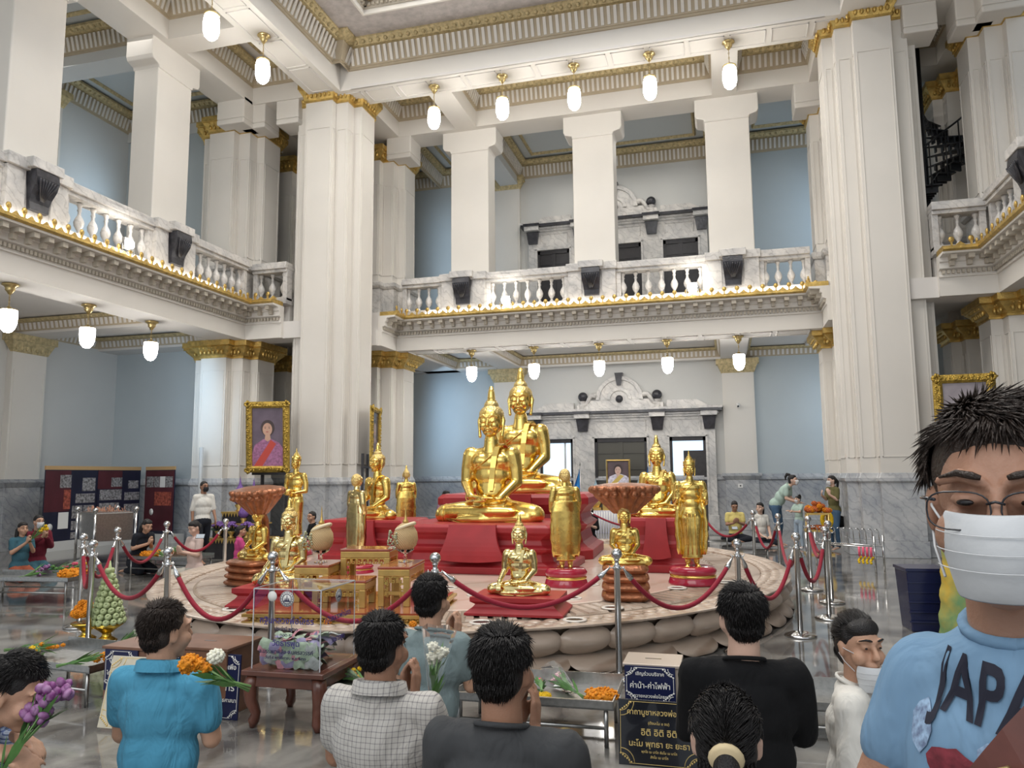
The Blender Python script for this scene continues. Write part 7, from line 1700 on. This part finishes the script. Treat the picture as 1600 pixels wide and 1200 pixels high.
P('woman in a mint T-shirt bending over a small child', 1238, 757, 17.3, 1.25, top=F_mint, pants=F_jean, sk=1, seed=43, hands='reach', hairstyle='highpony', female=True, pose='stand', lean=.60, nod=-.1, mask=M_mask, fix=1.0, anchor=(1240, 772, 17.3))
P('small child with a ponytail in pale jeans held by the bending woman', 1246, 788, 16.9, -.8, top=F_mint, pants=F_jeanl, sk=1, seed=45, hands='reach', hairstyle='highpony', pose='stand', mask=M_mask, fix=.66, female=True)
P('woman in an olive blouse and jeans carrying a black bag and yellow garlands', 1298, 744, 16.6, -1.0, top=F_olive, pants=F_jean, sk=1, seed=47, hands='hold', hairstyle='pony', female=True, pose='stand', mask=M_mask, turn=-.2, sleeve=.6)

from mathutils.bvhtree import BVHTree
def child(t, nm): return [c for c in t.children if c.name.split('.')[0] == nm][0]
def drape(t, host, me_v, me_f, name, mtl, off=.003, subdiv=0, y0=-.6, back=False):
    bm = bmesh.new(); vs = [bm.verts.new((x, 0, z)) for x, z in me_v]
    for f in me_f: bm.faces.new([vs[i] for i in f])
    if subdiv: bmesh.ops.subdivide_edges(bm, edges=bm.edges, cuts=subdiv, use_grid_fill=True)
    tr = BVHTree.FromPolygons([v.co for v in host.data.vertices], [p.vertices for p in host.data.polygons])
    for v in bm.verts:
        h = tr.ray_cast(Vector((v.co.x, y0, v.co.z)), Vector((0, 1 if y0 < 0 else -1, 0)))
        v.co.y = (h[0].y if h[0] is not None else 0)+(-off if y0 < 0 else off)
    me = bpy.data.meshes.new(name); bm.to_mesh(me); bm.free(); me.materials.append(mtl); return link(name, me, None, host)
def drape_text(t, host, s_, size, mtl, x, z, sx=1.0, shear=0.0, rot=0.0, name='lettering'):
    me = text_mesh(s_, size, mtl, extr=0, bold=.02*size)
    bm = bmesh.new(); bm.from_mesh(me); bmesh.ops.triangulate(bm, faces=bm.faces)
    bmesh.ops.subdivide_edges(bm, edges=[e for e in bm.edges if e.calc_length() > .012], cuts=2)
    tr = BVHTree.FromPolygons([v.co for v in host.data.vertices], [p.vertices for p in host.data.polygons])
    for v in bm.verts:
        a, b = v.co.x*sx+shear*v.co.y, v.co.y; X_ = x+a*cos(rot)-b*sin(rot); Z_ = z+a*sin(rot)+b*cos(rot)
        h = tr.ray_cast(Vector((X_, -.6, Z_)), Vector((0, 1, 0))); v.co = Vector((X_, (h[0].y if h[0] is not None else 0)-.003, Z_))
    bm.to_mesh(me); bm.free(); return link(name, me, None, host)
# the man close to the camera at the right edge
F_sky = fabric('light_blue_tshirt', (.17, .29, .43), .08, .35)
c = crown(1546, 655, .95); sF = c.z/1.725
F1 = person('man with glasses and white face mask in a light blue T-shirt, close at right', (c.x, c.y, 0), -.78, sF, 'stand', sk=3, top=F_sky, pants=F_dark, hq=True, vox=.0052, seed=51, hands='selfie', drop=.02, wide=.80, turn=.42, nod=.05, sleeve=.30, fat=.88, mask=M_mask, hm=M_hairb)
shirt = child(F1, 'shirt'); zc = .88+.36
M_print = mat('black_print', (.015, .016, .03), .8)
drape_text(F1, shirt, 'JAPAN', .100, M_print, .012, zc+.125, .62, .0, -.10)
def blob(cx, cz, rx, rz_, n, seed):
    r_ = random.Random(seed); v = [(cx, cz)]+[(cx+rx*(1+r_.uniform(-.15, .15))*cos(2*pi*i/n), cz+rz_*(1+r_.uniform(-.15, .15))*sin(2*pi*i/n)) for i in range(n)]
    return v, [(0, i+1, (i+1) % n+1) for i in range(n)]
v, f = blob(-.040, zc+.068, .033, .027, 18, 2); drape(F1, shirt, v, f, 'printed_red_sun', mat('faded_red_print', (.22, .03, .045), .8, nscale=60, namt=.5), subdiv=2)
v, f = blob(-.028, zc+.045, .026, .024, 18, 3); drape(F1, shirt, v, f, 'printed_navy_shape', mat('navy_print', (.04, .06, .13), .8, nscale=60, namt=.5), off=.004, subdiv=2)
for i, (a, b, w_, h_) in enumerate(((-.10, -.02, .02, .03), (.03, -.03, .03, .04), (.06, -.07, .03, .03), (.0, -.03, .02, .02), (-.01, -.13, .03, .02))):
    v, f = blob(a+.01, zc+.125+b, w_, h_, 9, 10+i); drape(F1, shirt, v, f, 'printed_ink_pattern', mat('ink_pattern', (.12, .16, .26), .8, nscale=90, namt=.8, col2=(.32, .46, .64)), off=.0025, subdiv=2)
pts = [(.145-.30*i/16, zc+.26-.46*i/16) for i in range(17)]; hw = .034
v = [q for x, z in pts for q in ((x-hw*.9, z+hw*.45), (x+hw*.9, z-hw*.45))]; f = [(2*i, 2*i+1, 2*i+3, 2*i+2) for i in range(16)]
M_leather = mat('brown_leather', (.12, .035, .025), .4, nscale=20, namt=.3)
st_ = drape(F1, shirt, v, f, 'leather_strap', M_leather, off=.009); st_.parent = F1; so = st_.modifiers.new('s', 'SOLIDIFY'); so.thickness = .006
bk = pts[7]; hy_ = min(q.co.y for q in st_.data.vertices if abs(q.co.z-bk[1]) < .05)
m = MB(); Mx = Matrix.Translation((bk[0], hy_-.008, bk[1])) @ Matrix.Rotation(-.48, 4, 'Y')
q = [(-.042, -.024), (.042, -.024), (.042, .024), (-.042, .024), (-.042, -.024)]
for i in range(4): m.tube([(q[i][0], 0, q[i][1]), (q[i+1][0], 0, q[i+1][1])], .0045, 8, M=Mx)
m.tube([(0, 0, -.024), (0, -.004, .028)], .0035, 8, M=Mx); b_ = m.build('brass_buckle', M_brass, st_)
# glasses
hd = Vector(F1['_hd']); Rt = Matrix.Rotation(.42, 3, 'Z') @ Matrix.Rotation(.05, 3, 'X')
def HG(x, y, z): return hd+Rt @ Vector((x, y, z))
m = MB()
for k in (-1, 1):
    ring = [HG(k*.038+.033*math.copysign(abs(cos(a))**.7, cos(a)), -.108+.010*max(0, cos(a)*k), .006+.022*math.copysign(abs(sin(a))**.7, sin(a))) for a in [2*pi*i/24 for i in range(25)]]; m.tube(ring, .0011, 6, cap=False)
    m.tube([HG(k*.062, -.098, .018), HG(k*.080, -.07, .018), HG(k*.086, .01, .012), HG(k*.086, .03, -.005)], .002, 6)
m.tube([HG(-.009, -.108, .014), HG(0, -.112, .017), HG(.009, -.108, .014)], .0016, 6)
gl_ = m.build('glasses', M_black, F1)
m = MB()
for k in (-1, 1): m.add([HG(k*.035+.027*cos(a), -.1045, .010+.019*sin(a)) for a in [2*pi*i/20 for i in range(20)]], [tuple(range(20))])
m.build('lenses', mat('lens_glass', (.97, .98, 1), .01, trans=1, ior=1.02), gl_)
# things people hold and wear
def wrist_pt(t, i):
    l = Vector(t['_wr'][i])*t.scale[0]; return t.location+Matrix.Rotation(t.rotation_euler[2], 3, 'Z') @ l+Vector((0, 0, .0))+(Matrix.Rotation(t.rotation_euler[2], 3, 'Z') @ Vector((0, -.07, .0)))
def near(px, py, z): return dep(px, py, z)
p_ = near(676, 1075, 3.35); spray('white roses in clear wrap held by the young man in grey green', p_, (.12, .0, 1), .26, 5, M_wflower, wrap=True, seed=41, r=.028)
p_ = near(352, 1062, 2.62); q_ = near(325, 1052, 2.60); spray('yellow and white marigold bunch held by the man in the blue polo', p_, (q_-p_), .20, 8, M_marig, seed=43, r=.026)
q2 = near(337, 1035, 2.58); flower('white lotus bud in the marigold bunch of the blue polo man', q2.x, q2.y, q2.z, .03, M_wflower)
p_ = wrist_pt(F9, 0); q_ = near(82, 1092, 2.95); spray('magenta orchid spray held by the bending man at the left edge', p_, (q_-p_), .34, 14, M_purp, seed=47, r=.03)
p_ = wrist_pt(FT, 1)+Vector((0, 0, .06)); spray('yellow flower bunch held up by the woman in dark teal', p_, (.75, .1, .6), .45, 6, M_yellow, seed=49, r=.03)
q = dep(1292, 812, 16.2); t = empty('yellow_garland', q, 0, 'bright yellow garland held by the woman in olive', 'garland'); m = MB(); m.tube([(.09*cos(a), 0, .15*sin(a)) for a in [2*pi*k/20 for k in range(21)]], .045, 8, cap=False); m.ball((0, 0, -.24), .05, 8, 6); m.build('blooms', M_yellow, t)
q = dep(1311, 812, 16.5); t = empty('shoulder_bag', q, .2, 'black shoulder bag of the woman in olive', 'bag'); m = MB(); m.ball((0, 0, -.04), 1, 16, 10, (.18, .09, .13)); m.build('bag_body', F_blk, t); m = MB(); m.tube([(-.12, 0, .04), (-.05, .03, .30), (.02, .06, .55)], .012, 6); m.build('strap', F_blk, t)
for nm, px, py, z, lb in (('smartphone', 313, 838, 12.2, 'smartphone held by the seated woman in pale pink'), ('smartphone', 1148, 825, 18.2, 'smartphone held by the seated man in yellow')):
    q = dep(px, py, z); t = empty(nm, q, .3, lb, 'phone'); m = MB(); m.box(-.07, .07, -.005, .005, -.04, .04, Matrix.Rotation(-.6, 4, 'X')); m.build('case', M_black, t, .002); m = MB(); m.box(-.064, .064, -.007, -.005, -.035, .035, Matrix.Rotation(-.6, 4, 'X')); m.build('screen', mat('phone_screen', (.5, .55, .6), .2), t)
q = onZ(1455, 985); t = empty('yellow_draped_seat', (q.x+.25, q.y-.3, 0), .3, 'yellow and green cloth draped over a seat behind the light blue T-shirt', 'cloth')
m = MB(); vs = []; n = 16
for i in range(n):
    for j in range(10): a = pi*j/9; vs.append((-.02+(.16+.10*i/(n-1))*cos(a)+.012*sin(i*1.7+j), (.16+.10*i/(n-1))*-sin(a), .95-.90*i/(n-1)+.02*sin(j*2.1)))
m.add(vs, [(i*10+j, i*10+j+1, (i+1)*10+j+1, (i+1)*10+j) for i in range(n-1) for j in range(9)], True); m.ball((0, -.04, .93), 1, 12, 8, (.17, .15, .07)); m.build('draped_cloth', mat('yellow_cloth', (.62, .40, .05), .8, nscale=3, namt=.5, col2=(.14, .28, .12)), t)

for o in list(COL.objects):
    for k in ('_hd', '_wr'):
        if k in o: del o[k]
